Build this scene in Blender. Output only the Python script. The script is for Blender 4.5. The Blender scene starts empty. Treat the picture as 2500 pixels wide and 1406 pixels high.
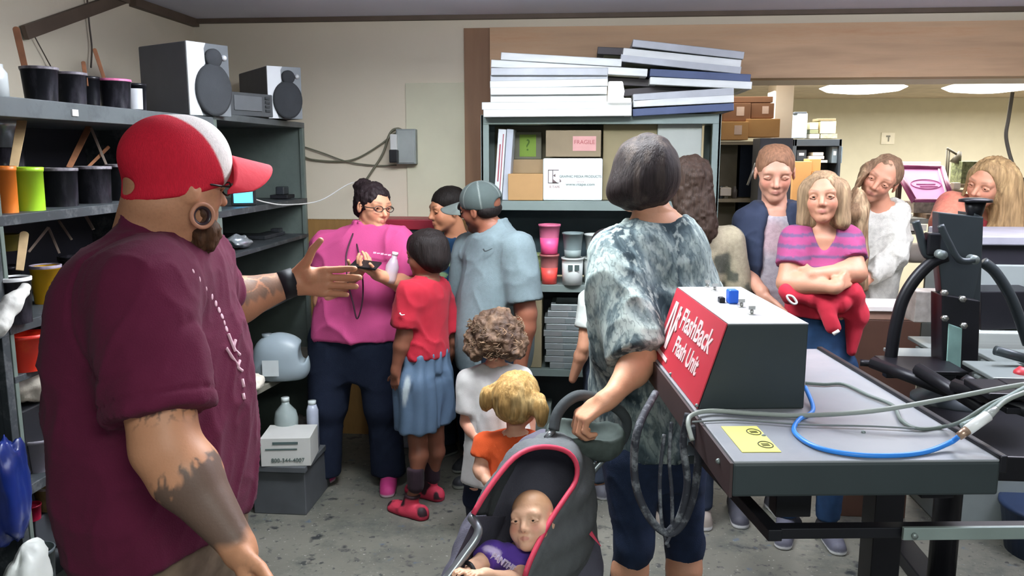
import bpy, math, random
import numpy as np
from mathutils import Vector, Matrix
random.seed(7)
# ---------------------------------------------------------------- camera
F = 2000.0; CX = 1250.0; CY = 703.0; CAM_H = 1.72
PITCH = math.atan((703 - 378) / F)
YAW = math.atan(180 * math.cos(PITCH) / F)
cd = bpy.data.cameras.new('camera'); cam = bpy.data.objects.new('camera', cd)
bpy.context.scene.collection.objects.link(cam)
cd.sensor_width = 36.0; cd.lens = 36.0 * F / 2500.0; cd.clip_start = 0.05; cd.clip_end = 60
cam.location = (0, 0, CAM_H); cam.rotation_euler = (math.pi / 2 - PITCH, 0, YAW)
bpy.context.scene.camera = cam
sc = bpy.context.scene
sc.view_settings.view_transform = 'Standard'; sc.view_settings.look = 'None'
sc.view_settings.gamma = 1.0; sc.view_settings.use_curve_mapping = False
sc.view_settings.exposure = 0.0
# ---------------------------------------------------------------- world and lights
w = bpy.data.worlds.new('world'); sc.world = w; w.use_nodes = True
w.node_tree.nodes['Background'].inputs[0].default_value = (0.82, 0.9, 1.0, 1)
w.node_tree.nodes['Background'].inputs[1].default_value = 0.60
def area_light(name, loc, size, power, color=(1, 1, 1), rot=(0, 0, 0)):
    l = bpy.data.lights.new(name, 'AREA'); l.shape = 'RECTANGLE'; l.size = size[0]; l.size_y = size[1]
    l.energy = power; l.color = color
    o = bpy.data.objects.new(name, l); sc.collection.objects.link(o); o.location = loc; o.rotation_euler = rot
    return o
area_light('ceiling_lamp_light_front', (-0.3, 2.9, 2.38), (1.3, 0.35), 48, (0.92, 1.0, 0.93))
area_light('ceiling_lamp_light_rear', (0.5, -0.2, 2.38), (1.2, 0.6), 58, (0.92, 1.0, 0.95))
area_light('ceiling_lamp_light_side', (1.9, 3.2, 2.38), (1.2, 0.5), 25, (1.0, 0.97, 0.95))
area_light('ceiling_fill_up_front', (-0.3, 2.9, 2.25), (1.3, 0.35), 85, (0.92, 0.94, 1.0), (math.pi, 0, 0))  # unseen upward fill, added to brighten the ceiling
area_light('ceiling_fill_up_side', (1.9, 3.0, 2.25), (1.3, 0.5), 80, (0.9, 0.92, 1.0), (math.pi, 0, 0))  # second added upward fill for the ceiling on the right
area_light('work_room_light', (2.3, 7.6, 2.22), (2.6, 1.6), 150, (1.0, 0.97, 0.90))
area_light('work_room_light_far', (4.4, 8.2, 2.22), (1.6, 1.6), 80, (1.0, 0.95, 0.90))

# ---------------------------------------------------------------- picture to place
def _ray(px, py):
    x = (px - CX) / F; y = -(py - CY) / F
    cy, sy = math.cos(YAW), math.sin(YAW); cp, sp = math.cos(PITCH), math.sin(PITCH)
    fwd = Vector((-sy * cp, cy * cp, -sp)); right = Vector((cy, sy, 0)); up = right.cross(fwd)
    return fwd + x * right + y * up
def at(px, py, Y):
    r = _ray(px, py); t = Y / r.y; return Vector((0, 0, CAM_H)) + r * t
def atX(px, py, X):
    r = _ray(px, py); t = X / r.x; return Vector((0, 0, CAM_H)) + r * t
def atZ(px, py, Z):
    r = _ray(px, py); t = (Z - CAM_H) / r.z; return Vector((0, 0, CAM_H)) + r * t

# ---------------------------------------------------------------- materials
def lin(c):
    if isinstance(c, str):
        c = tuple(int(c[i:i + 2], 16) / 255 for i in (0, 2, 4))
    return tuple((x / 12.92) if x <= 0.04045 else ((x + 0.055) / 1.055) ** 2.4 for x in c)
_mats = {}
def mat(name, col, rough=0.6, metal=0.0, var=0.12, scale=8.0, bump=0.0, bscale=60.0, spec=0.4, emit=None, estr=1.0,
        attr=False, stretch=(1, 1, 1), dirt=None, dirt_amt=0.4, dirt_scale=5.0, alpha=1.0, trans=0.0, sheen=0.0, sss=0.0):
    if name in _mats: return _mats[name]
    m = bpy.data.materials.new(name); m.use_nodes = True; nt = m.node_tree; N = nt.nodes; L = nt.links
    b = N['Principled BSDF']
    b.inputs['Roughness'].default_value = rough; b.inputs['Metallic'].default_value = metal
    b.inputs['Specular IOR Level'].default_value = spec
    if sheen: b.inputs['Sheen Weight'].default_value = sheen
    if sss:
        b.inputs['Subsurface Weight'].default_value = sss; b.inputs['Subsurface Radius'].default_value = (0.012, 0.005, 0.003)
        b.inputs['Subsurface Scale'].default_value = 1.0
    tc = N.new('ShaderNodeTexCoord'); mp = N.new('ShaderNodeMapping'); mp.inputs['Scale'].default_value = stretch
    L.new(tc.outputs['Object'], mp.inputs['Vector'])
    nz = N.new('ShaderNodeTexNoise'); nz.inputs['Scale'].default_value = scale; nz.inputs['Detail'].default_value = 5
    L.new(mp.outputs[0], nz.inputs['Vector'])
    c = lin(col)
    if attr:
        src = N.new('ShaderNodeAttribute'); src.attribute_name = 'Col'; base = src.outputs['Color']
    else:
        src = N.new('ShaderNodeRGB'); src.outputs[0].default_value = (*c, 1); base = src.outputs[0]
    mr = N.new('ShaderNodeMapRange'); mr.inputs['From Min'].default_value = 0.3; mr.inputs['From Max'].default_value = 0.7
    mr.inputs['To Min'].default_value = 1 - var; mr.inputs['To Max'].default_value = 1 + var
    L.new(nz.outputs['Fac'], mr.inputs['Value'])
    mx = N.new('ShaderNodeVectorMath'); mx.operation = 'SCALE'
    L.new(base, mx.inputs[0]); L.new(mr.outputs[0], mx.inputs['Scale'])
    out = mx.outputs[0]
    if dirt is not None:
        n2 = N.new('ShaderNodeTexNoise'); n2.inputs['Scale'].default_value = dirt_scale; n2.inputs['Detail'].default_value = 8
        n2.inputs['Roughness'].default_value = 0.7
        L.new(mp.outputs[0], n2.inputs['Vector'])
        r2 = N.new('ShaderNodeMapRange'); r2.inputs['From Min'].default_value = 0.5; r2.inputs['From Max'].default_value = 0.68
        r2.inputs['To Max'].default_value = dirt_amt
        L.new(n2.outputs['Fac'], r2.inputs['Value'])
        mm = N.new('ShaderNodeMix'); mm.data_type = 'RGBA'
        L.new(r2.outputs[0], mm.inputs['Factor']); L.new(out, mm.inputs['A']); mm.inputs['B'].default_value = (*lin(dirt), 1)
        out = mm.outputs['Result']
    L.new(out, b.inputs['Base Color'])
    if bump:
        bn = N.new('ShaderNodeTexNoise'); bn.inputs['Scale'].default_value = bscale; bn.inputs['Detail'].default_value = 3
        L.new(mp.outputs[0], bn.inputs['Vector'])
        bp = N.new('ShaderNodeBump'); bp.inputs['Strength'].default_value = bump; bp.inputs['Distance'].default_value = 0.004
        L.new(bn.outputs['Fac'], bp.inputs['Height']); L.new(bp.outputs[0], b.inputs['Normal'])
    if emit is not None:
        b.inputs['Emission Color'].default_value = (*lin(emit), 1); b.inputs['Emission Strength'].default_value = estr
    if alpha < 1: b.inputs['Alpha'].default_value = alpha
    if trans: b.inputs['Transmission Weight'].default_value = trans
    _mats[name] = m
    return m

# ---------------------------------------------------------------- object helpers
COL = sc.collection
def tag(o, label=None, cat=None, group=None, kind=None):
    if label: o['label'] = label
    if cat: o['category'] = cat
    if group: o['group'] = group
    if kind: o['kind'] = kind
    return o
def thing(name, label, cat, loc=(0, 0, 0), rz=0.0, group=None, rot=None):
    o = bpy.data.objects.new(name, None); COL.objects.link(o); o.location = loc
    o.rotation_euler = rot if rot else (0, 0, rz); o.empty_display_size = 0.1
    return tag(o, label, cat, group)
def raw(name, V, Fc, m, parent=None, smooth=False, loc=None, col=None):
    me = bpy.data.meshes.new(name)
    me.from_pydata([tuple(v) for v in V], [], Fc)
    me.update()
    if smooth: me.polygons.foreach_set('use_smooth', [True] * len(me.polygons))
    me.materials.append(m)
    o = bpy.data.objects.new(name, me); COL.objects.link(o)
    if parent is not None: o.parent = parent
    if loc is not None: o.location = loc
    return o
class MB:
    def __init__(s): s.v = []; s.f = []; s.sm = []
    def add(s, V, Fc, sm=False):
        n = len(s.v); s.v += [Vector(v) for v in V]; s.f += [tuple(i + n for i in f) for f in Fc]; s.sm += [sm] * len(Fc); return s
    def box(s, c, d, R=None, taper=None):
        x, y, z = d[0] / 2, d[1] / 2, d[2] / 2
        V = [Vector((a * x, b * y, e * z)) for e in (-1, 1) for b in (-1, 1) for a in (-1, 1)]
        if taper:
            for v in V[4:]: v.x *= taper; v.y *= taper
        if R is not None:
            if isinstance(R, (int, float)): R = Matrix.Rotation(R, 3, 'Z')
            V = [R @ v for v in V]
        V = [v + Vector(c) for v in V]
        return s.add(V, [(0, 2, 3, 1), (4, 5, 7, 6), (0, 1, 5, 4), (2, 6, 7, 3), (0, 4, 6, 2), (1, 3, 7, 5)])
    def lathe(s, prof, c=(0, 0, 0), n=28, R=None, caps=True):
        V = []; Fc = []
        for r, z in prof:
            for i in range(n):
                a = 2 * math.pi * i / n; V.append(Vector((r * math.cos(a), r * math.sin(a), z)))
        for j in range(len(prof) - 1):
            for i in range(n):
                k = (i + 1) % n; Fc.append((j * n + i, j * n + k, (j + 1) * n + k, (j + 1) * n + i))
        if caps:
            Fc.append(tuple(range(n - 1, -1, -1))); m = (len(prof) - 1) * n; Fc.append(tuple(range(m, m + n)))
        if R is not None: V = [R @ v for v in V]
        return s.add([v + Vector(c) for v in V], Fc, True)
    def cyl(s, a, b, r, r2=None, n=20):
        a = Vector(a); b = Vector(b); d = b - a; R = d.to_track_quat('Z', 'Y').to_matrix()
        return s.lathe([(r, 0), (r2 if r2 is not None else r, d.length)], a, n, R)
    def tube(s, pts, r, n=8, closed=False, spline=True, sub=6):
        P = [Vector(p) for p in pts]
        if spline and len(P) > 2: P = catmull(P, sub, closed)
        m = len(P); rr = r if hasattr(r, '__len__') else None
        V = []; Fc = []; up = None
        for i in range(m):
            if closed: t = P[(i + 1) % m] - P[i - 1]
            else: t = P[min(i + 1, m - 1)] - P[max(i - 1, 0)]
            t = t.normalized() if t.length > 1e-9 else Vector((0, 0, 1))
            if up is None: up = Vector((0, 0, 1)) if abs(t.z) < 0.9 else Vector((1, 0, 0))
            a = (up - t * up.dot(t)).normalized(); b = t.cross(a); up = a
            q = r if rr is None else rr[0] + (rr[1] - rr[0]) * i / max(1, m - 1)
            for k in range(n):
                an = 2 * math.pi * k / n; V.append(P[i] + (a * math.cos(an) + b * math.sin(an)) * q)
        for i in range(m if closed else m - 1):
            j = (i + 1) % m
            for k in range(n):
                l = (k + 1) % n; Fc.append((i * n + k, i * n + l, j * n + l, j * n + k))
        if not closed:
            Fc.append(tuple(range(n - 1, -1, -1))); Fc.append(tuple(range((m - 1) * n, m * n)))
        return s.add(V, Fc, True)
    def prism(s, poly, axis_pt, u, v, wv):
        # polygon in (u,v) plane extruded along vector wv
        u = Vector(u); v = Vector(v); wv = Vector(wv); o = Vector(axis_pt); n = len(poly)
        A = [o + u * a + v * b for a, b in poly]; B = [p + wv for p in A]
        Fc = [tuple(range(n - 1, -1, -1)), tuple(range(n, 2 * n))] + [(i, (i + 1) % n, (i + 1) % n + n, i + n) for i in range(n)]
        return s.add(A + B, Fc)
    def sphere(s, c, r, n=16):
        r = (r, r, r) if not hasattr(r, '__len__') else r
        V = []; Fc = []; m = n // 2
        for j in range(1, m):
            t = math.pi * j / m
            for i in range(n):
                a = 2 * math.pi * i / n; V.append((c[0] + r[0] * math.sin(t) * math.cos(a), c[1] + r[1] * math.sin(t) * math.sin(a), c[2] + r[2] * math.cos(t)))
        V.append((c[0], c[1], c[2] + r[2])); V.append((c[0], c[1], c[2] - r[2])); T = len(V) - 2
        for j in range(m - 2):
            for i in range(n):
                k = (i + 1) % n; Fc.append((j * n + i, (j + 1) * n + i, (j + 1) * n + k, j * n + k))
        for i in range(n):
            k = (i + 1) % n; Fc.append((T, i, k)); Fc.append((T + 1, (m - 2) * n + k, (m - 2) * n + i))
        return s.add(V, Fc, True)
    def build(s, name, m, parent=None, bevel=0.0, loc=None):
        o = raw(name, s.v, s.f, m, parent, loc=loc)
        o.data.polygons.foreach_set('use_smooth', s.sm if not bevel else [True] * len(s.sm))
        if bevel:
            o.data.polygons.foreach_set('use_smooth', s.sm)
            b = o.modifiers.new('edge', 'BEVEL'); b.width = bevel; b.segments = 2; b.limit_method = 'ANGLE'; b.angle_limit = math.radians(40)
        return o
def catmull(P, sub=6, closed=False):
    out = []; n = len(P)
    for i in range(n if closed else n - 1):
        if closed: p0, p1, p2, p3 = P[i - 1], P[i], P[(i + 1) % n], P[(i + 2) % n]
        else: p0, p1, p2, p3 = P[max(i - 1, 0)], P[i], P[i + 1], P[min(i + 2, n - 1)]
        for k in range(sub):
            t = k / sub
            out.append(0.5 * ((2 * p1) + (p2 - p0) * t + (2 * p0 - 5 * p1 + 4 * p2 - p3) * t * t + (3 * p1 - p0 - 3 * p2 + p3) * t ** 3))
    if not closed: out.append(P[-1].copy())
    return out
def copy_tree(o, parent=None):
    c = o.copy(); COL.objects.link(c)
    if parent is not None: c.parent = parent
    for ch in list(o.children): copy_tree(ch, c)
    return c
def struct(name, mb, m, bevel=0.0):
    o = mb.build(name, m, None, bevel); o['kind'] = 'structure'; return o
def solo(name, mb, m, label, cat, group=None, bevel=0.0, loc=None):
    return tag(mb.build(name, m, None, bevel, loc), label, cat, group)
def text_mesh(name, s, size, m, parent, M, extrude=0.0008, align='CENTER', sx=1.0, shear=0.0, bold=0.0):
    cu = bpy.data.curves.new(name, 'FONT'); cu.body = s; cu.size = size; cu.extrude = extrude; cu.align_x = align; cu.align_y = 'CENTER'
    cu.shear = shear; cu.offset = bold
    cu.materials.append(m); o = bpy.data.objects.new(name, cu); COL.objects.link(o)
    me = bpy.data.meshes.new_from_object(o); bpy.data.objects.remove(o); bpy.data.curves.remove(cu)
    o = bpy.data.objects.new(name, me); COL.objects.link(o)
    if parent is not None: o.parent = parent
    o.matrix_local = M @ Matrix.Diagonal((sx, 1, 1, 1))
    return o
def frame_matrix(o, x, y):
    x = Vector(x).normalized(); y = Vector(y); y = (y - x * y.dot(x)).normalized(); z = x.cross(y)
    M = Matrix((x, y, z)).transposed().to_4x4(); M.translation = Vector(o); return M
def arr(v): return np.array(v, dtype=float)
# ---------------------------------------------------------------- implicit surfaces
def nrm(v):
    v = arr(v); return v / (np.linalg.norm(v) + 1e-12)
def vnoise(P, sc_, seed=0):
    q = P * sc_ + seed * 17.31 + 100.0
    i = np.floor(q).astype(np.int64); f = q - i; f = f * f * (3 - 2 * f)
    def h(a, b, c):
        n = (a * 73856093) ^ (b * 19349663) ^ (c * 83492791); n = (n ^ (n >> 13)) * 1274126177; n = n ^ (n >> 16)
        return (n & 0xffff) / 65535.0
    x, y, z = i[:, 0], i[:, 1], i[:, 2]; fx, fy, fz = f[:, 0], f[:, 1], f[:, 2]
    r = 0
    for dx in (0, 1):
        for dy in (0, 1):
            for dz in (0, 1):
                r = r + h(x + dx, y + dy, z + dz) * (fx if dx else 1 - fx) * (fy if dy else 1 - fy) * (fz if dz else 1 - fz)
    return r * 2 - 1
class Cone:   # round cone / capsule
    def __init__(s, a, b, ra, rb=None):
        s.a = arr(a); s.b = arr(b); s.ra = ra; s.rb = ra if rb is None else rb
    def bounds(s):
        r = max(s.ra, s.rb); return np.minimum(s.a, s.b) - r, np.maximum(s.a, s.b) + r
    def d(s, X, Y, Z):
        ba = s.b - s.a; l2 = max(float(ba @ ba), 1e-12)
        t = ((X - s.a[0]) * ba[0] + (Y - s.a[1]) * ba[1] + (Z - s.a[2]) * ba[2]) / l2
        t = np.clip(t, 0, 1)
        return np.sqrt((X - s.a[0] - t * ba[0]) ** 2 + (Y - s.a[1] - t * ba[1]) ** 2 + (Z - s.a[2] - t * ba[2]) ** 2) - (s.ra + (s.rb - s.ra) * t)
    def grow(s, g): return Cone(s.a, s.b, s.ra + g, s.rb + g)
class Ell:
    def __init__(s, c, r, R=None):   # R rows = axes
        s.c = arr(c); s.r = arr(r); s.R = np.eye(3) if R is None else arr(R)
    def bounds(s):
        e = np.sqrt(((s.R.T * s.r) ** 2).sum(1)); return s.c - e, s.c + e
    def d(s, X, Y, Z):
        x, y, z = X - s.c[0], Y - s.c[1], Z - s.c[2]; R = s.R
        u = (R[0, 0] * x + R[0, 1] * y + R[0, 2] * z) / s.r[0]; v = (R[1, 0] * x + R[1, 1] * y + R[1, 2] * z) / s.r[1]; q = (R[2, 0] * x + R[2, 1] * y + R[2, 2] * z) / s.r[2]
        k0 = np.sqrt(u * u + v * v + q * q); k1 = np.sqrt((u / s.r[0]) ** 2 + (v / s.r[1]) ** 2 + (q / s.r[2]) ** 2)
        return k0 * (k0 - 1) / np.maximum(k1, 1e-9)
    def grow(s, g): return Ell(s.c, s.r + g, s.R)
class Plane:  # inside = behind the plane (dot<0)
    def __init__(s, p, n): s.p = arr(p); s.n = nrm(n)
    def bounds(s): return arr((-9, -9, -9)), arr((9, 9, 9))
    def d(s, X, Y, Z): return (X - s.p[0]) * s.n[0] + (Y - s.p[1]) * s.n[1] + (Z - s.p[2]) * s.n[2]
class SDF:
    def __init__(s): s.ops = []
    def add(s, p, k=0.02): s.ops.append(('+', p, k)); return s
    def sub(s, p, k=0.01): s.ops.append(('-', p, k)); return s
    def cap(s, a, b, ra, rb=None, k=0.02): return s.add(Cone(a, b, ra, rb), k)
    def ell(s, c, r, R=None, k=0.02): return s.add(Ell(c, r, R), k)
    def cut(s, p, n, k=0.002): s.ops.append(('&', Plane(p, -arr(n)), k)); return s      # removes the side n points to
    def mesh(s, res=0.008, zones=(), pad=0.02):
        B = [o[1].bounds() for o in s.ops if o[0] == '+']
        lo = np.min([b[0] for b in B], 0) - pad; hi = np.max([b[1] for b in B], 0) + pad
        ax = []
        for i in range(3):
            zs = sorted([(max(z[0][i], lo[i]), min(z[1][i], hi[i]), z[2]) for z in zones])
            t = lo[i]; out = [t]
            while t < hi[i]:
                r = res
                for z in zs:
                    if z[0] - r * 1.5 <= t <= z[1]: r = min(r, z[2])
                t += r; out.append(t)
            ax.append(np.array(out))
        n = [len(a) for a in ax]; G = np.full(n, 0.3, dtype=np.float32)
        for op, p, k in s.ops:
            a, b = p.bounds(); m = max(k, 0.01) * 1.2 + res * 2
            sl = []
            for i in range(3):
                i0 = max(0, int(np.searchsorted(ax[i], a[i] - m)) - 1); i1 = min(n[i], int(np.searchsorted(ax[i], b[i] + m)) + 1); sl.append(slice(i0, i1))
            if any(q.stop <= q.start for q in sl): continue
            X = ax[0][sl[0]][:, None, None]; Y = ax[1][sl[1]][None, :, None]; Z = ax[2][sl[2]][None, None, :]
            D = p.d(X, Y, Z).astype(np.float32); S = G[sl[0], sl[1], sl[2]]
            if op == '+':
                h = np.maximum(k - np.abs(S - D), 0) / k; G[sl[0], sl[1], sl[2]] = np.minimum(S, D) - h * h * k * 0.25
            else:
                D = -D
                h = np.maximum(k - np.abs(S - D), 0) / k; G[sl[0], sl[1], sl[2]] = np.maximum(S, D) + h * h * k * 0.25
        return nets(G, ax)
def nets(G, ax):
    ins = G < 0
    ins[0] = ins[-1] = False; ins[:, 0] = ins[:, -1] = False; ins[:, :, 0] = ins[:, :, -1] = False
    G = np.where(ins, G, np.maximum(G, 1e-5))
    cnt = np.zeros([k - 1 for k in G.shape], dtype=np.int8)
    for a in (0, 1):
        for b in (0, 1):
            for c in (0, 1):
                cnt += ins[a:ins.shape[0] - 1 + a, b:ins.shape[1] - 1 + b, c:ins.shape[2] - 1 + c]
    act = (cnt > 0) & (cnt < 8); I, J, K = np.nonzero(act); m = len(I)
    idx = np.full(act.shape, -1, dtype=np.int32); idx[I, J, K] = np.arange(m)
    V = np.zeros((m, 3)); W = np.zeros(m)
    cor = [(a, b, c) for a in (0, 1) for b in (0, 1) for c in (0, 1)]
    val = {c: G[I + c[0], J + c[1], K + c[2]].astype(float) for c in cor}
    pos = {c: np.stack([ax[0][I + c[0]], ax[1][J + c[1]], ax[2][K + c[2]]], 1) for c in cor}
    for c in cor:
        for i in range(3):
            if c[i] == 0:
                e = list(c); e[i] = 1; e = tuple(e); va, vb = val[c], val[e]; x = (va < 0) != (vb < 0)
                t = np.where(x, va / np.where(x, va - vb, 1), 0)[:, None]
                V += np.where(x[:, None], pos[c] + (pos[e] - pos[c]) * t, 0); W += x
    V /= W[:, None]
    Q = []
    for i in range(3):
        j, k = (i + 1) % 3, (i + 2) % 3
        s0 = [slice(None)] * 3; s1 = [slice(None)] * 3; s0[i] = slice(0, -1); s1[i] = slice(1, None)
        A = ins[tuple(s0)]; Bq = ins[tuple(s1)]; ch = A != Bq
        E = np.stack(np.nonzero(ch), 1); E = E[(E[:, j] > 0) & (E[:, k] > 0) & (E[:, j] < G.shape[j] - 1) & (E[:, k] < G.shape[k] - 1)]
        fl = A[tuple(E.T)]
        def g(dj, dk):
            q = E.copy(); q[:, j] -= dj; q[:, k] -= dk; return idx[tuple(q.T)]
        q = np.stack([g(1, 1), g(0, 1), g(0, 0), g(1, 0)], 1); q[~fl] = q[~fl][:, ::-1]; Q.append(q)
    Q = np.concatenate(Q); Q = Q[(Q >= 0).all(1)]
    return V, Q
def vnormals(V, Q):
    a = V[Q[:, 2]] - V[Q[:, 0]]; b = V[Q[:, 3]] - V[Q[:, 1]]; n = np.cross(a, b)
    N = np.zeros_like(V)
    for i in range(4): 
        for c in range(3): N[:, c] += np.bincount(Q[:, i], n[:, c], len(V))
    return N / (np.linalg.norm(N, axis=1)[:, None] + 1e-12)
def relax(V, Q, it=1):
    for _ in range(it):
        S = np.zeros_like(V); W = np.zeros(len(V))
        for i in range(4):
            for j in ((i + 1) % 4, (i + 3) % 4):
                for c in range(3): S[:, c] += np.bincount(Q[:, i], V[Q[:, j], c], len(V))
                W += np.bincount(Q[:, i], minlength=len(V))
        V = V * 0.5 + 0.5 * S / W[:, None]
    return V
def smooth_colors(V, base, paints):
    C = np.tile(arr(lin(base)), (len(V), 1))
    for p in paints:
        shape, col, soft = p[0], p[1], p[2]; amt = p[3] if len(p) > 3 else 1.0
        if callable(shape): mval = shape(V)
        else:
            d = shape.d(V[:, 0], V[:, 1], V[:, 2]); mval = np.clip(0.5 - d / max(soft, 1e-5), 0, 1)
        mval = (mval * amt)[:, None]
        C = C * (1 - mval) + arr(lin(col)) * mval
    return C
def sdf_obj(name, S, m, parent=None, res=0.008, zones=(), disp=None, color=None, paints=(), it=1, prune=None):
    V, Q = S.mesh(res, zones)
    if it: V = relax(V, Q, it)
    if disp is not None:
        V = V + vnormals(V, Q) * disp(V)[:, None]
    if prune is not None:
        keep = prune(V); qk = keep[Q].all(1); Q = Q[qk]
        used = np.unique(Q); mp = np.full(len(V), -1); mp[used] = np.arange(len(used)); V = V[used]; Q = mp[Q]
    me = bpy.data.meshes.new(name)
    me.vertices.add(len(V)); me.vertices.foreach_set('co', V.astype(np.float32).ravel())
    me.loops.add(Q.size); me.loops.foreach_set('vertex_index', Q.astype(np.int32).ravel())
    me.polygons.add(len(Q)); me.polygons.foreach_set('loop_start', np.arange(0, Q.size, 4, dtype=np.int32))
    me.polygons.foreach_set('use_smooth', np.ones(len(Q), dtype=bool))
    me.update(calc_edges=True); me.validate()
    if color is not None:
        C = smooth_colors(V, color, paints); at_ = me.color_attributes.new('Col', 'FLOAT_COLOR', 'POINT')
        at_.data.foreach_set('color', np.concatenate([C, np.ones((len(C), 1))], 1).astype(np.float32).ravel())
    me.materials.append(m)
    o = bpy.data.objects.new(name, me); COL.objects.link(o)
    if parent is not None: o.parent = parent
    return o
# ---------------------------------------------------------------- room shell
_fwd = Vector((-math.sin(YAW) * math.cos(PITCH), math.cos(YAW) * math.cos(PITCH), -math.sin(PITCH)))
def mpp(P): return (Vector(P) - Vector((0, 0, CAM_H))).dot(_fwd) / F     # metres per pixel at P
ZC = 2.50; YB = 4.8; XL = -2.3
M_wall = mat('wall_paint', 'd6ccb6', 0.8, var=0.03, scale=1.5, bump=0.15, bscale=40)
M_ceil = mat('ceiling_paint', 'd0d0de', 0.9, var=0.04, scale=2)
M_wood = mat('plywood', 'c9a783', 0.6, var=0.16, scale=3, stretch=(0.6, 1, 6), dirt='a8764c', dirt_amt=0.5, dirt_scale=1.5)
M_wood2 = mat('brown_wood', '8a684c', 0.6, var=0.15, scale=3, stretch=(6, 6, 0.6))
M_mold = mat('brown_molding', '5a4c40', 0.6)
M_white = mat('white_paint', 'e6dccd', 0.6, var=0.03)
M_wall2 = mat('work_room_wall', 'd8d3bc', 0.8, var=0.03)
def floor_mat():
    m = mat('concrete_floor', '66655c', 0.55, var=0.22, scale=2.2, bump=0.3, bscale=25, dirt='3d4340', dirt_amt=0.85, dirt_scale=3.2)
    nt = m.node_tree; N = nt.nodes; L = nt.links; b = N['Principled BSDF']
    prev = b.inputs['Base Color'].links[0].from_socket
    tc = [n for n in N if n.type == 'TEX_COORD'][0]
    for sc_, th, col, amt in ((9.0, 0.66, '22262a', 0.9), (26.0, 0.66, '2b2f30', 0.8), (60.0, 0.70, 'a3a49a', 0.7), (15.0, 0.71, '35506a', 0.5)):
        n = N.new('ShaderNodeTexNoise'); n.inputs['Scale'].default_value = sc_; n.inputs['Detail'].default_value = 4
        L.new(tc.outputs['Object'], n.inputs['Vector'])
        r = N.new('ShaderNodeMapRange'); r.inputs['From Min'].default_value = th - 0.05; r.inputs['From Max'].default_value = th + 0.02; r.inputs['To Max'].default_value = amt
        L.new(n.outputs['Fac'], r.inputs['Value'])
        mm = N.new('ShaderNodeMix'); mm.data_type = 'RGBA'; L.new(r.outputs[0], mm.inputs['Factor']); L.new(prev, mm.inputs['A']); mm.inputs['B'].default_value = (*lin(col), 1)
        prev = mm.outputs['Result']
    L.new(prev, b.inputs['Base Color'])
    return m
struct('floor', MB().box((1.6, 4.2, -0.05), (8.4, 12.4, 0.1)), floor_mat())
struct('ceiling', MB().box((1.6, 1.45, ZC + 0.05), (8.4, 6.9, 0.1)), M_ceil)
struct('wall_left', MB().box((XL - 0.05, 1.4, 1.25), (0.1, 6.8, 2.5)), M_wall)
struct('wall_back', MB().box((-1.53, YB + 0.06, 1.25 + 0.67), (1.66, 0.12, 1.17)).box((2.05, YB + 0.06, 2.465), (5.5, 0.12, 0.07)), M_wall)
struct('wall_right', MB().box((5.7, 4.2, 1.25), (0.1, 12.4, 2.5)), M_wall)
struct('trim_1', MB().box((-1.53, YB + 0.05, 0.67), (1.66, 0.10, 1.34)), mat('wainscot', '94703f', 0.6, var=0.1, stretch=(6, 1, 1)))
struct('trim_2', MB().box((-0.60, YB + 0.05, 1.215), (0.20, 0.13, 2.43)), M_wood2)
struct('trim_3', MB().box((2.5, YB + 0.045, 2.285), (6.1, 0.15, 0.29)), M_wood)
struct('trim_4', MB().box((1.6, YB - 0.02, ZC - 0.012), (7.8, 0.04, 0.024)), M_mold)
struct('trim_5', MB().box((XL + 0.02, 4.45, ZC - 0.02), (0.04, 0.68, 0.045)), M_mold)
struct('trim_6', MB().box((XL + 0.02, 3.3, ZC - 0.02), (0.04, 1.5, 0.04)), M_mold)
struct('trim_7', MB().box((2.5, YB + 0.3, 2.19), (6.1, 0.36, 0.10)), M_white)
# panel let into the back wall
p0 = at(990, 203, YB); p1 = at(1148, 203, YB)
struct('wall_back_panel', MB().box(((p0.x + p1.x) / 2, YB - 0.004, (p0.z + 1.345) / 2), (p1.x - p0.x, 0.012, p0.z - 1.345)), mat('panel_paint', 'cbc8ae', 0.75, var=0.03), bevel=0.002)
# brown board fixed to the left wall
a = atX(60, 80, XL + 0.02); b = atX(300, -5, XL + 0.02)
d = (b - a); R = Matrix.Rotation(-math.atan2(d.z, d.y) * -1, 3, 'X')
solo('wooden_batten', MB().box((0, 0, 0), (0.02, d.length, 0.055), R), M_mold, 'long brown wooden batten fixed slanting across the upper left wall', 'board', loc=(a + b) / 2)
t = MB(); t.tube([atX(213, 0, XL + 0.02), atX(218, 60, XL + 0.02), atX(224, 115, XL + 0.02), atX(222, 165, XL + 0.03)], 0.004)
solo('hanging_cable', t, mat('dark_cable', '4a4038', 0.5), 'thin dark cable hanging down the left wall behind the ink sticks', 'cable')
t = MB(); t.tube([atX(85, 90, XL + 0.02), atX(128, 170, XL + 0.02)], 0.0025)
solo('hanging_string', t, mat('dark_cable', '4a4038', 0.5), 'thin string slanting down the wall from the end of the batten', 'string')
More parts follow.
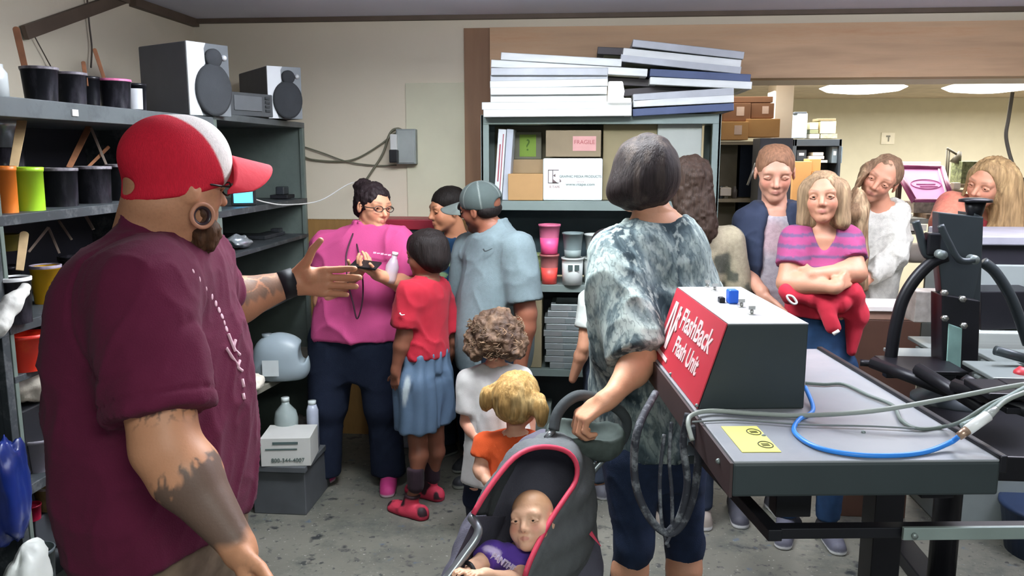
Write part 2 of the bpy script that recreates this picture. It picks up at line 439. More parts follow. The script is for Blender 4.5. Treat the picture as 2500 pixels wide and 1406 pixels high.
# junction box with plugs and cables on the wall
c = at(982, 358, YB - 0.03)
jb = thing('junction_box', 'grey metal electrical box on the cream wall with a black plug', 'electrical box', (c.x, YB - 0.012, c.z))
MB().box((0.03, -0.03, 0), (0.115, 0.06, 0.20)).build('box_body', mat('box_grey', '8c9391', 0.45, 0.3), jb, 0.004)
MB().box((0.03, -0.063, 0), (0.10, 0.006, 0.185)).build('cover', mat('box_grey2', '9aa09c', 0.45, 0.3), jb, 0.002)
MB().box((-0.035, -0.075, 0.025), (0.04, 0.03, 0.09)).build('outlet', mat('outlet_clear', 'c9cac6', 0.3), jb, 0.004)
MB().box((-0.035, -0.08, -0.055), (0.05, 0.045, 0.075)).build('plug', mat('black_plastic', '1c1c1e', 0.4), jb, 0.006)
M_cab = mat('grey_cable', '6c6a58', 0.5)
def wall_cable(pts, label, r=0.004, Y=YB - 0.02, name='cable', m=None, group=None):
    t = MB(); t.tube([at(x, y, Y) for x, y in pts], r)
    return solo(name, t, m or M_cab, label, 'cable', group)
wall_cable([(742, 358), (790, 374), (850, 395), (920, 404), (968, 403)], 'thin grey cable running from the shelf end to the bottom of the wall box')
wall_cable([(742, 382), (765, 390), (830, 394), (875, 385), (930, 352), (960, 328), (985, 322)], 'grey cable sagging along the cream wall then rising to the wall box top', 0.005)
wall_cable([(985, 320), (970, 314), (952, 326), (935, 375), (910, 415), (890, 445)], 'thicker grey cable looping from the wall box down behind the hair bun', 0.007)
# ---------------------------------------------------------------- work room behind the opening
Y2 = 10.0
struct('wall_far', MB().box((2.0, Y2 + 0.05, 1.25), (8.0, 0.1, 2.5)), M_wall2)
struct('ceiling_work_room', MB().box((2.5, 7.5, 2.40), (6.6, 5.0, 0.08)), mat('ceiling2', 'c3b4a0', 0.9))
struct('wall_work_room_left', MB().box((-0.75, 7.5, 1.2), (0.1, 5.2, 2.4)), M_wall2)
c0 = at(1903, 235, 6.7); c1 = at(1937, 235, 6.7)
struct('trim_8', MB().box(((c0.x + c1.x) / 2, 6.9, 1.18), (c1.x - c0.x + 0.03, 0.30, 2.36)), M_white)
M_em = mat('lamp_diffuser', 'ffffff', 0.4, emit='fffdf2', estr=5.0)
for i, (px, py) in enumerate(((2105, 234), (2410, 234), (1815, 222))):
    c = atZ(px, py, 2.36); c.y = min(c.y, 9.2); q = at(px, py, 7.6 if i < 2 else 6.3)
    labs = ['glowing white ceiling lamp over the back room left of the hanging cord', 'glowing white ceiling lamp at the upper right edge near the cord', 'glowing white ceiling lamp peeking out right of the stacked frames']
    l = thing('ceiling_lamp', labs[i], 'lamp', (q.x, q.y, 2.30))
    MB().lathe([(0.10, 0.03), (0.30, 0.02), (0.36, 0.0), (0.30, -0.03), (0.12, -0.05), (0.01, -0.052)], n=32).build('diffuser', M_em, l)
    MB().box((0, 0, 0.045), (0.5, 0.14, 0.03)).build('mount', M_white, l, 0.004)
c = at(2167, 338, Y2)
s = solo('wall_sign', MB().box((c.x, Y2 - 0.008, c.z), (0.15, 0.012, 0.135)), mat('sign_white', 'ece6d0', 0.5), 'small white notice square on the far cream wall', 'sign', bevel=0.002)
MB().box((c.x, Y2 - 0.018, c.z + 0.025), (0.045, 0.006, 0.018)).box((c.x + 0.006, Y2 - 0.018, c.z - 0.01), (0.012, 0.006, 0.05)).build('mark', mat('sign_mark', '8b8a80', 0.6), s)
t = MB(); t.tube([at(x, y, 5.6) for x, y in ((2472, 225), (2462, 290), (2456, 330), (2463, 370), (2472, 400), (2478, 430), (2480, 470))], 0.012)
solo('hanging_cable', t, mat('cord_grey', '77746c', 0.5), 'thick grey cord hanging from the ceiling at the right', 'cable')
# ---------------------------------------------------------------- left storage shelves
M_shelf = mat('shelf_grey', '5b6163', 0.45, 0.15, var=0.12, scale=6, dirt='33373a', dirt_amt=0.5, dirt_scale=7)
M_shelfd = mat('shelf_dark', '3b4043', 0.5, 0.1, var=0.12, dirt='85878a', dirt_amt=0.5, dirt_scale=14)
M_shelfg = mat('shelf_green_grey', '6b7770', 0.45, 0.15, var=0.08, dirt='4a5452', dirt_amt=0.4)
M_back = mat('shelf_back', '2a2b33', 0.7)
FX = -1.6; BX = -2.2
def shelf_bay(y0, y1, levels, label, m, pm=None, pw=0.03):
    r = thing('storage_shelf', label, 'shelf', ((FX + BX) / 2, (y0 + y1) / 2, 0))
    w = y1 - y0 - 0.004; dd = FX - BX
    MB().box((-dd / 2 + 0.01, 0, 0.94), (0.02, w, 1.86)).build('back_panel', M_back, r)
    for sgn in (-1, 1):
        MB().box((0, sgn * (w / 2 - 0.008), 0.94), (dd, 0.014, 1.86)).build('side_panel', m, r)
        MB().box((dd / 2 - 0.010, sgn * (w / 2 - pw / 2), 0.94), (0.022, pw, 1.88)).build('post', pm or M_shelfg, r, 0.002)
    for z, th in levels:
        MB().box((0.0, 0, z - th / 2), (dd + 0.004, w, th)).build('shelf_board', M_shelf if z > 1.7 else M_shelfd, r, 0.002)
    return r
shelf_bay(0.85, 2.11, [(1.88, 0.055), (1.555, 0.03), (1.25, 0.03), (0.77, 0.03), (0.45, 0.03)], 'dark steel shelving bay at the left edge with blue bags hung on it', M_shelfd, M_shelfd)
bay2 = shelf_bay(2.11, 3.47, [(1.88, 0.055), (1.555, 0.03), (1.25, 0.03), (1.10, 0.02), (0.77, 0.03), (0.45, 0.03)], 'dark steel shelving bay loaded with ink buckets behind the man in maroon', M_shelfd, None, 0.016)
bay3 = shelf_bay(3.47, 4.63, [(1.90, 0.03), (1.475, 0.03), (1.27, 0.02), (0.97, 0.03)], 'grey steel shelving bay with speakers on top beside the cream wall', M_shelfg)
# lower deep board of the end bay
MB().prism([(-0.3, -0.57), (0.30, -0.57), (0.45, 0.55), (-0.3, 0.57)], (0, 0, 0.57), (1, 0, 0), (0, 1, 0), (0, 0, 0.03)).build('lower_shelf_board', mat('pale_board', '7a786c', 0.6), bay3, 0.003)
MB().box((0.302, -0.67 + 0.0, 1.852), (0.004, 0.05, 0.028)).build('sticker_scrap', mat('paper_scrap', 'e8e8ea', 0.7), bay2)
MB().box((0.304, -0.30, 1.85), (0.004, 0.03, 0.02)).build('sticker_scrap', mat('paper_scrap', 'e8e8ea', 0.7), bay2)
M_bk = mat('black_bucket', '17171c', 0.28, var=0.3, dirt='5a5560', dirt_amt=0.5, dirt_scale=20, stretch=(1, 1, 0.3))
def bucket(px, pyb, wpx, hpx, X, z, label, m, rimcol=None, group=None, taper=0.84, content=None, labelcol=None, name='ink_bucket', cat='bucket', Y=None):
    P = at(px, pyb, Y) if Y is not None else atX(px, pyb, X); s_ = mpp(P)
    r = wpx * s_ / 2; h = hpx * s_
    b = thing(name, label, cat, (P.x, P.y, z), group=group, rz=random.uniform(0, 3))
    ri = r * 0.93
    prof = [(r * taper, 0), (r * 0.97, h * 0.90), (r, h * 0.90), (r, h), (ri, h), (ri * taper, h * 0.12), (0.001, h * 0.12)]
    MB().lathe(prof, n=32, caps=False).lathe([(0.001, 0.0005), (r * taper, 0.0005)], n=32, caps=False).build('bucket_body', m, b)
    MB().lathe([(0.001, h * 0.82), (ri * 0.95, h * 0.82)], n=24, caps=False).build('ink', content or m, b)
    if rimcol:
        q = MB(); q.lathe([(r * 1.02, h * 0.93), (r * 1.03, h * 1.0), (r * 0.92, h * 1.012), (r * 0.90, h * 0.97)], n=32, caps=False)
        q.build('rim', rimcol, b)
    if labelcol:
        V = []; n = 14; a0 = math.atan2(-P.y, -P.x) - b.rotation_euler.z
        for i in range(n + 1):
            a = a0 + (i / n - 0.5) * 1.3
            for zz in (0.12, 0.82):
                rr = r * (taper + (0.97 - taper) * zz / 0.9) + 0.0012; V.append((rr * math.cos(a), rr * math.sin(a), h * zz))
        raw('paper_label', V, [(2 * i, 2 * i + 2, 2 * i + 3, 2 * i + 1) for i in range(n)], labelcol, b, True)
    return b
def stick(p0, p1, w, m, label, name='stir_stick', group=None, th=0.004):
    a = Vector(p0); b = Vector(p1); d = b - a; L = d.length; Rq = d.to_track_quat('Z', 'X').to_matrix()
    n = 10; prof = [(-w * 0.42, 0), (w * 0.42, 0), (w * 0.5, L * 0.7)] + [(w * 0.5 * math.cos(t), L - w * 0.5 + w * 0.5 * math.sin(t)) for t in [math.pi * i / n for i in range(n + 1)]] + [(-w * 0.5, L * 0.7)]
    q = MB(); V0 = Rq @ Vector((0, 1, 0)); view = (Vector((0, 0, CAM_H)) - a); ax = d.normalized()
    nv = (view - ax * view.dot(ax)).normalized(); sv = ax.cross(nv)
    q.prism(prof, a - nv * th / 2, sv, ax, nv * th)
    return solo(name, q, m, label, 'stick', group, bevel=0.001)
M_st = mat('stick_wood', 'b59a72', 0.7, var=0.15, scale=20); M_stb = mat('stick_brown', '7c5136', 0.6, var=0.2, scale=20)
M_stp = mat('stick_pale', '8f7f74', 0.7, var=0.2, scale=20)
M_pink = mat('pink_ink', 'c2688f', 0.4, var=0.4, scale=40); M_greyrim = mat('grey_drips', '6f6a70', 0.5, var=0.6, scale=60)
M_lab = mat('label_white', 'd8dbe0', 0.6)
bucket(103, 257, 84, 86, -1.72, 1.88, 'black ink bucket at the left end of the top shelf row', M_bk, M_greyrim)
bucket(178, 262, 74, 80, -1.72, 1.88, 'black ink bucket on the top shelf, second along its row', M_bk, M_greyrim)
bucket(222, 265, 50, 78, -1.77, 1.88, 'narrow black ink bucket on the top shelf with a white drip', M_bk)
bucket(284, 270, 76, 74, -1.72, 1.88, 'black ink bucket with a pink-crusted rim on the top shelf', M_bk, M_pink, content=M_pink)
bucket(335, 272, 50, 70, -1.74, 1.88, 'black ink bucket with a white label beside the large speaker', M_bk, labelcol=M_lab)
stick(atX(70, 205, -1.74), atX(38, 65, -1.80), 0.02, M_stb, 'brown stir stick leaning high from the leftmost top shelf bucket')
stick(atX(212, 210, -1.74), atX(203, 150, -1.80), 0.014, M_stb, 'short brown stick standing up from the top shelf buckets')
stick(atX(262, 215, -1.74), atX(230, 118, -1.80), 0.014, M_stb, 'brown stick leaning left out of the pink-crusted bucket')
P = atX(-12, 262, -1.72)
solo('clear_jar', MB().lathe([(0.04, 0), (0.04, 0.075), (0.03, 0.09), (0.03, 0.10)], (0, 0, 0)), mat('clear_plastic', 'c9cfd0', 0.2, var=0.02), 'clear jar cut off by the left edge on the top shelf', 'jar', loc=(P.x, P.y, 1.88))
# speakers and radio on top of the end bays
M_spk = mat('speaker_side', '54555a', 0.6, var=0.08); M_sil = mat('speaker_silver', 'dfe3e6', 0.35, 0.1, var=0.02); M_cone = mat('speaker_cloth', '3a3d40', 0.9, bump=0.3, bscale=300)
def speaker(px0, px1, px2, pyt, pyb, z, label, Xf):
    # px0..px1 side seen, px1..px2 front face (facing +X, turned a little to the camera)
    A = atX(px1, pyb, Xf); A.z = z
    h = (atX(px1, pyt, Xf).z - z); wt = h * 0.68; B = None; Y = A.y
    while True:
        B = at(px2, pyb, Y); B.z = z
        if (B - A).length >= wt and Y > A.y + 0.06: break
        Y += 0.004
    fdir = B - A; fw = fdir.length; fn = Vector((-fdir.y, fdir.x, 0)).normalized(); rz = math.atan2(fdir.y, fdir.x)
    dpt = 0.05
    while True:
        q = A + fn * dpt; v = q - Vector((0, 0, CAM_H)); px = CX + F * v.dot(Vector((math.cos(YAW), math.sin(YAW), 0))) / v.dot(_fwd)
        if px <= px0 or dpt > 0.5: break
        dpt += 0.004
    r = thing('loudspeaker', label, 'speaker', (A.x, A.y, z), rz=rz)
    # local: x along the front face, -y out of the front, +y into the body
    MB().box((fw / 2, dpt / 2, h / 2), (fw, dpt, h)).build('cabinet', M_spk, r, 0.006)
    MB().prism([(0, 0), (fw * 0.30, 0), (fw * 0.20, h * 0.2), (fw * 0.18, h * 0.5), (fw * 0.42, h * 0.72), (fw * 0.40, h * 0.92), (fw * 0.45, h), (0, h)], (0, -0.012, 0), (1, 0, 0), (0, 0, 1), (0, 0.012, 0)).build('front_trim', M_sil, r, 0.002)
    MB().prism([(0, 0), (fw, 0), (fw, h), (0, h)], (0, -0.006, 0), (1, 0, 0), (0, 0, 1), (0, 0.006, 0)).build('front_panel', mat('speaker_front', '6f7477', 0.35, 0.2), r, 0.001)
    R = Matrix.Rotation(math.pi / 2, 3, 'X')
    w_ = MB(); w_.lathe([(fw * 0.46, 0), (fw * 0.46, 0.014), (fw * 0.40, 0.018), (0.001, 0.034)], (fw * 0.56, -0.010, h * 0.36), 36, R)
    for v in w_.v: v.x = fw * 0.56 + (v.x - fw * 0.56) * 0.92; v.z = h * 0.36 + (v.z - h * 0.36) * 1.15
    w_.build('woofer', M_cone, r)
    MB().lathe([(fw * 0.19, 0), (fw * 0.19, 0.012), (fw * 0.15, 0.016), (0.001, 0.024)], (fw * 0.60, -0.010, h * 0.80), 28, R).build('tweeter', M_cone, r)
    MB().sphere((fw * 0.87, -0.012, h * 0.82), 0.012).build('port', M_sil, r)
    return r
speaker(349, 460, 562, 102, 267, 1.885, 'large grey loudspeaker with silver front on the left shelving top', -1.66)
speaker(565, 655, 738, 162, 293, 1.905, 'smaller grey loudspeaker nearest the cream wall on the shelving top', -1.63)
P = atX(618, 288, -1.62)
r = thing('radio', 'small grey radio standing in front of the smaller loudspeaker', 'radio', (P.x, P.y - 0.02, 1.905), rz=math.radians(68))
MB().box((0, 0.03, 0.055), (0.30, 0.06, 0.11)).build('case', mat('radio_grey', '55585a', 0.5), r, 0.004)
MB().box((-0.02, -0.003, 0.06), (0.18, 0.006, 0.07)).build('display', mat('radio_panel', '6c7072', 0.4), r, 0.002)
q = MB(); [q.box((0.11, -0.003, 0.03 + 0.02 * i), (0.03, 0.008, 0.012)) for i in range(4)]; q.build('button_row', mat('radio_button', '3f4244', 0.4), r)
# second shelf (1.555): orange and lime buckets, dark buckets, sticks
M_or = mat('orange_bucket', 'e0792a', 0.4, var=0.12, dirt='f09a50', dirt_amt=0.4); M_lime = mat('lime_bucket', 'a6d830', 0.4, var=0.08, scale=12)
bucket(18, 500, 52, 112, -1.66, 1.555, 'orange ink bucket on the second shelf at the far left', M_or, M_or, content=M_or, taper=0.9)
bucket(75, 500, 68, 104, -1.66, 1.555, 'lime green ink bucket on the second shelf', M_lime, M_lime, content=M_lime, taper=0.93)
bucket(150, 498, 84, 92, -1.70, 1.555, 'dark ink bucket directly right of the lime green one', M_bk, M_greyrim, taper=0.9)
bucket(232, 494, 84, 88, -1.70, 1.555, 'dark ink bucket behind the red cap, right of another dark one', M_bk, M_greyrim, taper=0.9)
bucket(300, 490, 70, 86, -1.70, 1.555, 'dark ink bucket half hidden behind the red cap', M_bk, M_greyrim, taper=0.9)
bucket(330, 487, 70, 86, -1.95, 1.555, 'dark ink bucket deep in the shelf behind the red cap', M_bk, M_greyrim, taper=0.9)
solo('silver_tin', MB().lathe([(0.045, 0), (0.045, 0.06), (0.05, 0.065), (0.05, 0.085), (0.045, 0.09)], n=28), mat('tin', 'aab2ba', 0.25, 0.5), 'translucent grey tub stacked at the left edge of the second shelf', 'tub', loc=atX(8, 360, -1.86))
solo('small_dark_tub', MB().lathe([(0.055, 0), (0.06, 0.12)], n=28), M_bk, 'dark tub under the grey one at the left edge', 'tub', loc=(atX(8, 360, -1.86).x, atX(8, 360, -1.86).y, atX(8, 360, -1.86).z - 0.122))
stick(atX(30, 425, -1.68), atX(55, 288, -1.74), 0.027, M_st, 'pale wooden stir stick standing in the orange bucket')
stick(atX(168, 410, -1.74), atX(218, 308, -1.86), 0.022, M_stb, 'broad brown stir stick slanting out of the dark buckets')
stick(atX(262, 408, -1.74), atX(222, 312, -1.84), 0.010, M_stp, 'thin pale stick crossing the brown ones on the second shelf')
stick(atX(215, 408, -1.76), atX(266, 358, -1.80), 0.012, M_stb, 'short brown stick crossing the thin pale one')
# third shelf (1.25): dark bucket with white ink, yellow tub
M_yel = mat('yellow_bucket', 'd8a413', 0.45, var=0.15)
M_whi = mat('white_ink', 'e4e4e6', 0.4, var=0.05)
bucket(42, 770, 76, 112, -1.60, 1.25, 'black ink bucket with thick white drips round its rim', M_bk, M_whi, content=M_whi)
bucket(118, 735, 70, 92, -1.72, 1.25, 'yellow ink tub on the third shelf behind the man', M_yel, mat('dusty_rim', '8c8190', 0.6, var=0.3, scale=50), content=M_yel)
bucket(22, 668, 60, 40, -1.95, 1.40, 'olive lidded tub at the back of the third shelf', mat('olive', '8c8434', 0.5))
bucket(22, 735, 64, 70, -1.96, 1.25, 'dark tub at the back of the third shelf under the olive one', M_bk)
bucket(185, 728, 66, 88, -1.76, 1.25, 'dark tub next to the yellow one on the third shelf', M_bk)
stick(atX(48, 660, -1.62), atX(60, 565, -1.66), 0.024, M_st, 'wooden stir stick standing in the white-rimmed black bucket')
stick(atX(70, 615, -1.76), atX(118, 555, -1.84), 0.009, M_stp, 'thin grey stick leaning right on the third shelf')
stick(atX(145, 618, -1.76), atX(118, 555, -1.84), 0.009, M_stp, 'thin grey stick leaning left and meeting another at its tip')
stick(atX(175, 585, -1.76), atX(143, 538, -1.84), 0.009, M_stp, 'grey stick poking up beside the shoulder of the maroon shirt')
stick(atX(228, 560, -1.76), atX(204, 518, -1.84), 0.012, M_stp, 'white-tipped stick above the shoulder of the maroon shirt')
# fourth shelf (1.10): red bucket
M_red = mat('red_bucket', 'e83a26', 0.4, var=0.10, dirt='f0702c', dirt_amt=0.7, dirt_scale=9)
bucket(70, 893, 94, 88, -1.62, 1.10, 'bright red ink bucket with orange smears', M_red, mat('red_rim', 'c93024', 0.4), content=M_red, taper=0.86)
stick(atX(62, 812, -1.70), atX(40, 778, -1.78), 0.012, M_st, 'short stick poking out behind the red bucket')
def crumple(name, c, r, m, label, cat, seed=1, amp=0.35, n=40, squash=(1, 1, 1), group=None, freq=3.0):
    S = MB().sphere((0, 0, 0), 1.0, n); V = np.array([tuple(v) for v in S.v])
    d = 1 + amp * (vnoise(V, 1.6, seed) * 0.8) + amp * 0.35 * (0.5 - np.abs(vnoise(V, freq, seed + 5))) + amp * 0.12 * vnoise(V, 9, seed + 8)
    V = V * d[:, None] * arr(r); zmin = V[:, 2].min(); V[:, 2] -= zmin
    o = raw(name, V, S.f, m, None, True, loc=c); tag(o, label, cat, group); return o
M_paper = mat('crumpled_paper', 'dcd5c6', 0.8, var=0.08, bump=0.6, bscale=50)
M_blk = mat('black_box', '18191e', 0.6)
P = atX(85, 1112, -1.66)
solo('black_tray', MB().box((0, 0, 0.10), (0.12, 0.20, 0.20)), M_blk, 'black box under the crumpled paper bag', 'box', bevel=0.004, loc=(P.x - 0.05, P.y + 0.05, 0.77))
crumple('paper_bag', (atX(80, 1005, -1.68).x, atX(80, 1005, -1.68).y, 0.972), (0.07, 0.085, 0.06), M_paper, 'crumpled off-white paper bag on the shelf below the red bucket', 'bag', 3)
bucket(108, 1195, 110, 80, -1.66, 0.77, 'grey-white plastic tub low on the shelving behind the man', mat('grey_tub', '94909a', 0.5, var=0.1), name='plastic_tub', cat='tub')
bucket(82, 1292, 44, 38, -1.70, 0.60, 'small crimson lidded cup beside the glass jar', mat('crimson', 'a8193c', 0.4), name='lidded_cup', cat='cup')
solo('lower_box', MB().box((0, 0, 0.07), (0.2, 0.3, 0.13)), mat('lower_grey', '4a4d52', 0.5), 'dark grey crate beneath the crimson cup and glass jar', 'crate', loc=(-1.80, 2.42, 0.455), bevel=0.004)
bucket(140, 1290, 90, 60, -1.70, 0.595, 'glass jar of amber ink with a grey lid', mat('amber_jar', 'a08c5c', 0.15, var=0.4, scale=30), mat('jar_lid', 'b9b6aa', 0.4), name='glass_jar', cat='jar')
bucket(95, 1400, 80, 100, -1.60, 0.45, 'dark grey bucket with pale stripes near the floor', mat('striped_bucket', '4c5458', 0.4, var=0.4, scale=6, stretch=(0.2, 0.2, 8)), name='plastic_bucket', cat='bucket')
crumple('plastic_bag', (-1.56, 2.32, 0.42), (0.06, 0.10, 0.10), mat('white_plastic', 'cfd2cc', 0.4, var=0.06), 'crumpled white plastic bag low beside the striped bucket', 'bag', 9)
crumple('plastic_bag', (-1.54, 2.0, 0.42), (0.05, 0.09, 0.10), mat('white_plastic', 'cfd2cc', 0.4, var=0.06), 'large white plastic bag at the lower left corner', 'bag', 12)
crumple('plastic_bag', (-1.555, 1.99, 0.66), (0.035, 0.07, 0.16), mat('blue_plastic', '16296e', 0.3, var=0.4, scale=6), 'dark blue plastic bag hanging on the left shelving', 'bag', 15, squash=(1, 1, 1))
# glove dangling at the left edge
S_ = SDF(); g0 = atX(-5, 800, -1.5); g1 = atX(30, 740, -1.5); g2 = atX(62, 702, -1.5)
S_.cap(g0, g1, 0.026, 0.022, k=0.02).cap(g1, g2, 0.022, 0.012)
S_.cap(g1, atX(66, 715, -1.49), 0.012, 0.007, k=0.006).cap(g1, atX(58, 698, -1.51), 0.012, 0.007, k=0.006)
o = sdf_obj('work_glove', S_, mat('glove_white', 'd9d7d2', 0.8, bump=0.4), None, 0.004, disp=lambda V: 0.003 * vnoise(V, 60)); tag(o, 'off-white cloth glove hanging at the left edge before the black bucket', 'glove')
# end bay contents
P = atX(596, 500, -1.64)
ph = thing('phone', 'small phone with a glowing blue screen on the end bay shelf', 'phone', (P.x, P.y, 1.477), rz=math.radians(20))
MB().box((0, 0, 0.04), (0.115, 0.014, 0.075)).build('phone_body', mat('black_plastic', '1c1c1e', 0.4), ph, 0.003)
MB().box((-0.002, -0.008, 0.042), (0.088, 0.003, 0.055)).build('screen', mat('screen_blue', '5fc6f5', 0.2, emit='54c4ff', estr=1.6), ph)
t = MB(); t.tube([atX(622, 486, -1.62), atX(650, 494, -1.60), atX(700, 500, -1.55), at(780, 490, 4.4), at(850, 450, 4.6), at(885, 443, 4.7)], 0.0035)
solo('charging_cable', t, mat('white_cable', 'd6d6d2', 0.4), 'white charging cable running from the phone towards the hair bun', 'cable')
P = atX(690, 490, -1.7)
dv = thing('camera', 'small dark gadget on a black stand at the right of the shelf', 'gadget', (P.x, P.y, 1.477))
MB().box((0, 0, 0.012), (0.10, 0.12, 0.02)).build('stand', M_blk, dv, 0.003); MB().box((0, 0, 0.045), (0.05, 0.08, 0.045)).build('gadget_body', mat('gadget', '33373b', 0.3), dv, 0.006)
t = MB(); t.tube([atX(690, 330, -2.0), atX(700, 400, -2.0), atX(715, 450, -1.95), atX(705, 480, -1.8)], 0.003)
solo('black_cable', t, mat('dark_cable', '4a4038', 0.5), 'thin black cable hanging inside the end bay above the gadget', 'cable')
q = crumple('foil_wrap', (atX(572, 580, -1.66).x, atX(572, 580, -1.66).y + 0.05, 1.272), (0.045, 0.075, 0.03), mat('foil', 'aab2b8', 0.3, 0.6, var=0.3, scale=30), 'crumpled silver foil on the shelf under the phone', 'foil', 4, amp=0.5)
solo('flat_tool', MB().box((0, 0, 0.01), (0.10, 0.30, 0.02)).box((0.02, 0.1, 0.03), (0.05, 0.06, 0.02)), mat('dark_tool', '3c3f44', 0.4, 0.4, var=0.4, scale=30), 'dark flat tools lying on the shelf right of the foil', 'tool', bevel=0.003, loc=(atX(650, 552, -1.75).x, atX(650, 552, -1.75).y, 1.272))
solo('brown_carton', MB().box((0, 0, 0.055), (0.26, 0.28, 0.11)), mat('dark_carton', '5a4636', 0.7), 'dark brown carton in the shadow above the reaching forearm', 'carton', loc=(-1.82, 3.85, 0.972), bevel=0.003)
# grey jug
P = atX(690, 862, -1.50); s_ = mpp(P)
jg = thing('plastic_jug', 'grey translucent plastic jug with a handle and white label', 'jug', (P.x - 0.02, P.y + 0.02, 0.60), rz=math.radians(12))
S_ = SDF(); S_.add(Ell((0, 0, 0.10), (0.135, 0.085, 0.14)), 0.03).cap((-0.07, 0, 0.06), (0.07, 0, 0.06), 0.072, k=0.04).cap((-0.05, 0, 0.14), (0.05, 0, 0.14), 0.065, k=0.04)
S_.cut((0, 0, 0.0), (0, 0, -1), 0.01).sub(Ell((0.115, 0, 0.14), (0.020, 0.2, 0.05)), 0.012)
sdf_obj('jug_body', S_, mat('jug_grey', '8b989e', 0.35, var=0.05), jg, 0.006)
MB().lathe([(0.024, 0), (0.026, 0.03)], (-0.06, 0, 0.205), 20).build('jug_cap', mat('jug_cap', '6a7478', 0.4), jg)
V, = [[(-0.075, -0.096, 0.04), (0.005, -0.100, 0.04), (0.005, -0.096, 0.12), (-0.075, -0.092, 0.12)]]
raw('label_sticker', V, [(0, 1, 2, 3)], mat('jug_label', 'b9c0c0', 0.6), jg)
crumple('paper_wad', (atX(620, 900, -1.56).x, atX(620, 900, -1.56).y, 0.60), (0.045, 0.06, 0.04), M_paper, 'white crumpled paper on the low board beside the belly', 'paper', 21)
# box with bottles on the floor
P = atZ(690, 1050, 0.0)
bx = thing('supply_box', 'white cardboard box with open brown flap on the floor by the wall', 'box', (-1.42, 3.72, 0.25), rz=math.radians(8))
q = MB().box((0, 0, 0.07), (0.235, 0.20, 0.14)); q.build('box_body', mat('box_white', 'b9b9b4', 0.7, var=0.05), bx, 0.002)
MB().prism([(-0.12, 0), (0, 0), (-0.03, -0.05), (-0.14, -0.035)], (-0.11, -0.10, 0.13), (1, -0.4, 0), (0, -0.3, 1), (0.003, 0, 0)).build('flap', mat('kraft', '9c7d5a', 0.8), bx)
MB().box((0, -0.1015, 0.115), (0.12, 0.002, 0.012)).box((-0.02, -0.1015, 0.085), (0.15, 0.002, 0.006)).build('print', mat('print_grey', '4a5a58', 0.6), bx)
text_mesh('box_lettering', '800-344-4007', 0.028, mat('print_grey', '4a5a58', 0.6), bx, frame_matrix((0.01, -0.1025, 0.03), (1, 0, 0), (0, 0, 1)))
solo('low_bench', MB().box((-1.45, 3.84, 0.235), (0.28, 0.46, 0.03)).box((-1.45, 3.84, 0.11), (0.26, 0.42, 0.22)), mat('low_bench_dark', '4a4d50', 0.6), 'low dark bench against the wall that carries the bottle box', 'bench', bevel=0.004)
for i, (dx, lab) in enumerate(((-0.06, 'clear round bottle with a cap standing in the white box'), (0.07, 'slim clear bottle standing at the right in the white box'))):
    bt = thing('bottle', lab, 'bottle', (-1.42 + dx, 3.84 + 0.02 * i, 0.265), group=None)
    if i == 0: MB().lathe([(0.055, 0), (0.06, 0.15), (0.05, 0.19), (0.02, 0.225), (0.018, 0.24)], n=24).build('bottle_body', mat('bottle_clear', '8f9a98', 0.15, var=0.1), bt)
    else: MB().lathe([(0.03, 0), (0.03, 0.19), (0.02, 0.22)], n=20).build('bottle_body', mat('bottle_clear2', 'a3a9b8', 0.2, var=0.1), bt)
    MB().lathe([(0.02, 0), (0.02, 0.02)], (0, 0, 0.238 if i == 0 else 0.219), 18).build('bottle_cap', mat('cap_grey', 'b5bdbd', 0.4), bt)
crumple('bundle_of_cloth', (atZ(735, 1110, 0).x, atZ(735, 1110, 0).y, 0.0), (0.08, 0.10, 0.09), mat('cloth_dark', '6d6864', 0.9, var=0.3, scale=20), 'crumpled grey rag on the floor left of the dark trousers', 'rag', 31, amp=0.5)
# ---------------------------------------------------------------- free-standing shelf unit in front of the opening
M_unit = mat('unit_grey', '7f8d89', 0.45, 0.2, var=0.06)
UX0, UX1, UY0, UY1 = -0.56, 0.70, 4.42, 4.74
UL = [(1.93, 0.05), (1.475, 0.05), (1.02, 0.04), (0.545, 0.04), (0.12, 0.04)]
u = thing('shelf_unit', 'grey-green steel shelf unit with screen frames piled on top', 'shelf', ((UX0 + UX1) / 2, (UY0 + UY1) / 2, 0))
hw = (UX1 - UX0) / 2; hd = (UY1 - UY0) / 2
for sx in (-1, 1):
    MB().box((sx * (hw - 0.006), 0, 0.965), (0.012, 2 * hd, 1.93)).build('side_panel', M_unit, u)
    for sy in (-1, 1): MB().box((sx * (hw - 0.022), sy * (hd - 0.010), 0.965), (0.042, 0.02, 1.93)).build('post', M_unit, u, 0.002)
for z, th in UL: MB().box((0, -0.001, z - th / 2), (2 * hw - 0.026, 2 * hd + 0.004, th)).build('shelf_board', M_unit, u, 0.001)
MB().box((0, hd - 0.004, 1.25), (2 * hw - 0.05, 0.006, 0.44)).build('back_panel', mat('unit_back', '3a4a50', 0.5), u)
MB().box((0, hd - 0.004, 0.55), (2 * hw - 0.05, 0.006, 0.9)).build('back_panel', mat('unit_back2', '2c3438', 0.5), u)
MB().box((-0.25, hd - 0.004, 1.69), (2 * hw - 0.55, 0.006, 0.42)).build('back_panel', mat('unit_back3', '8a8468', 0.6), u)
M_al = mat('aluminium_frame', 'd2d6d4', 0.42, 0.2, var=0.10, scale=6, stretch=(1, 4, 4)); M_ald = mat('frame_blue', '4c5878', 0.45, 0.2, var=0.12)
M_aldk = mat('frame_dark', '4e4a4c', 0.5, 0.1, var=0.1); M_alg = mat('frame_grey', 'a9adb2', 0.4, 0.25, var=0.12); M_mesh = mat('screen_mesh', 'b8b9a0', 0.7)
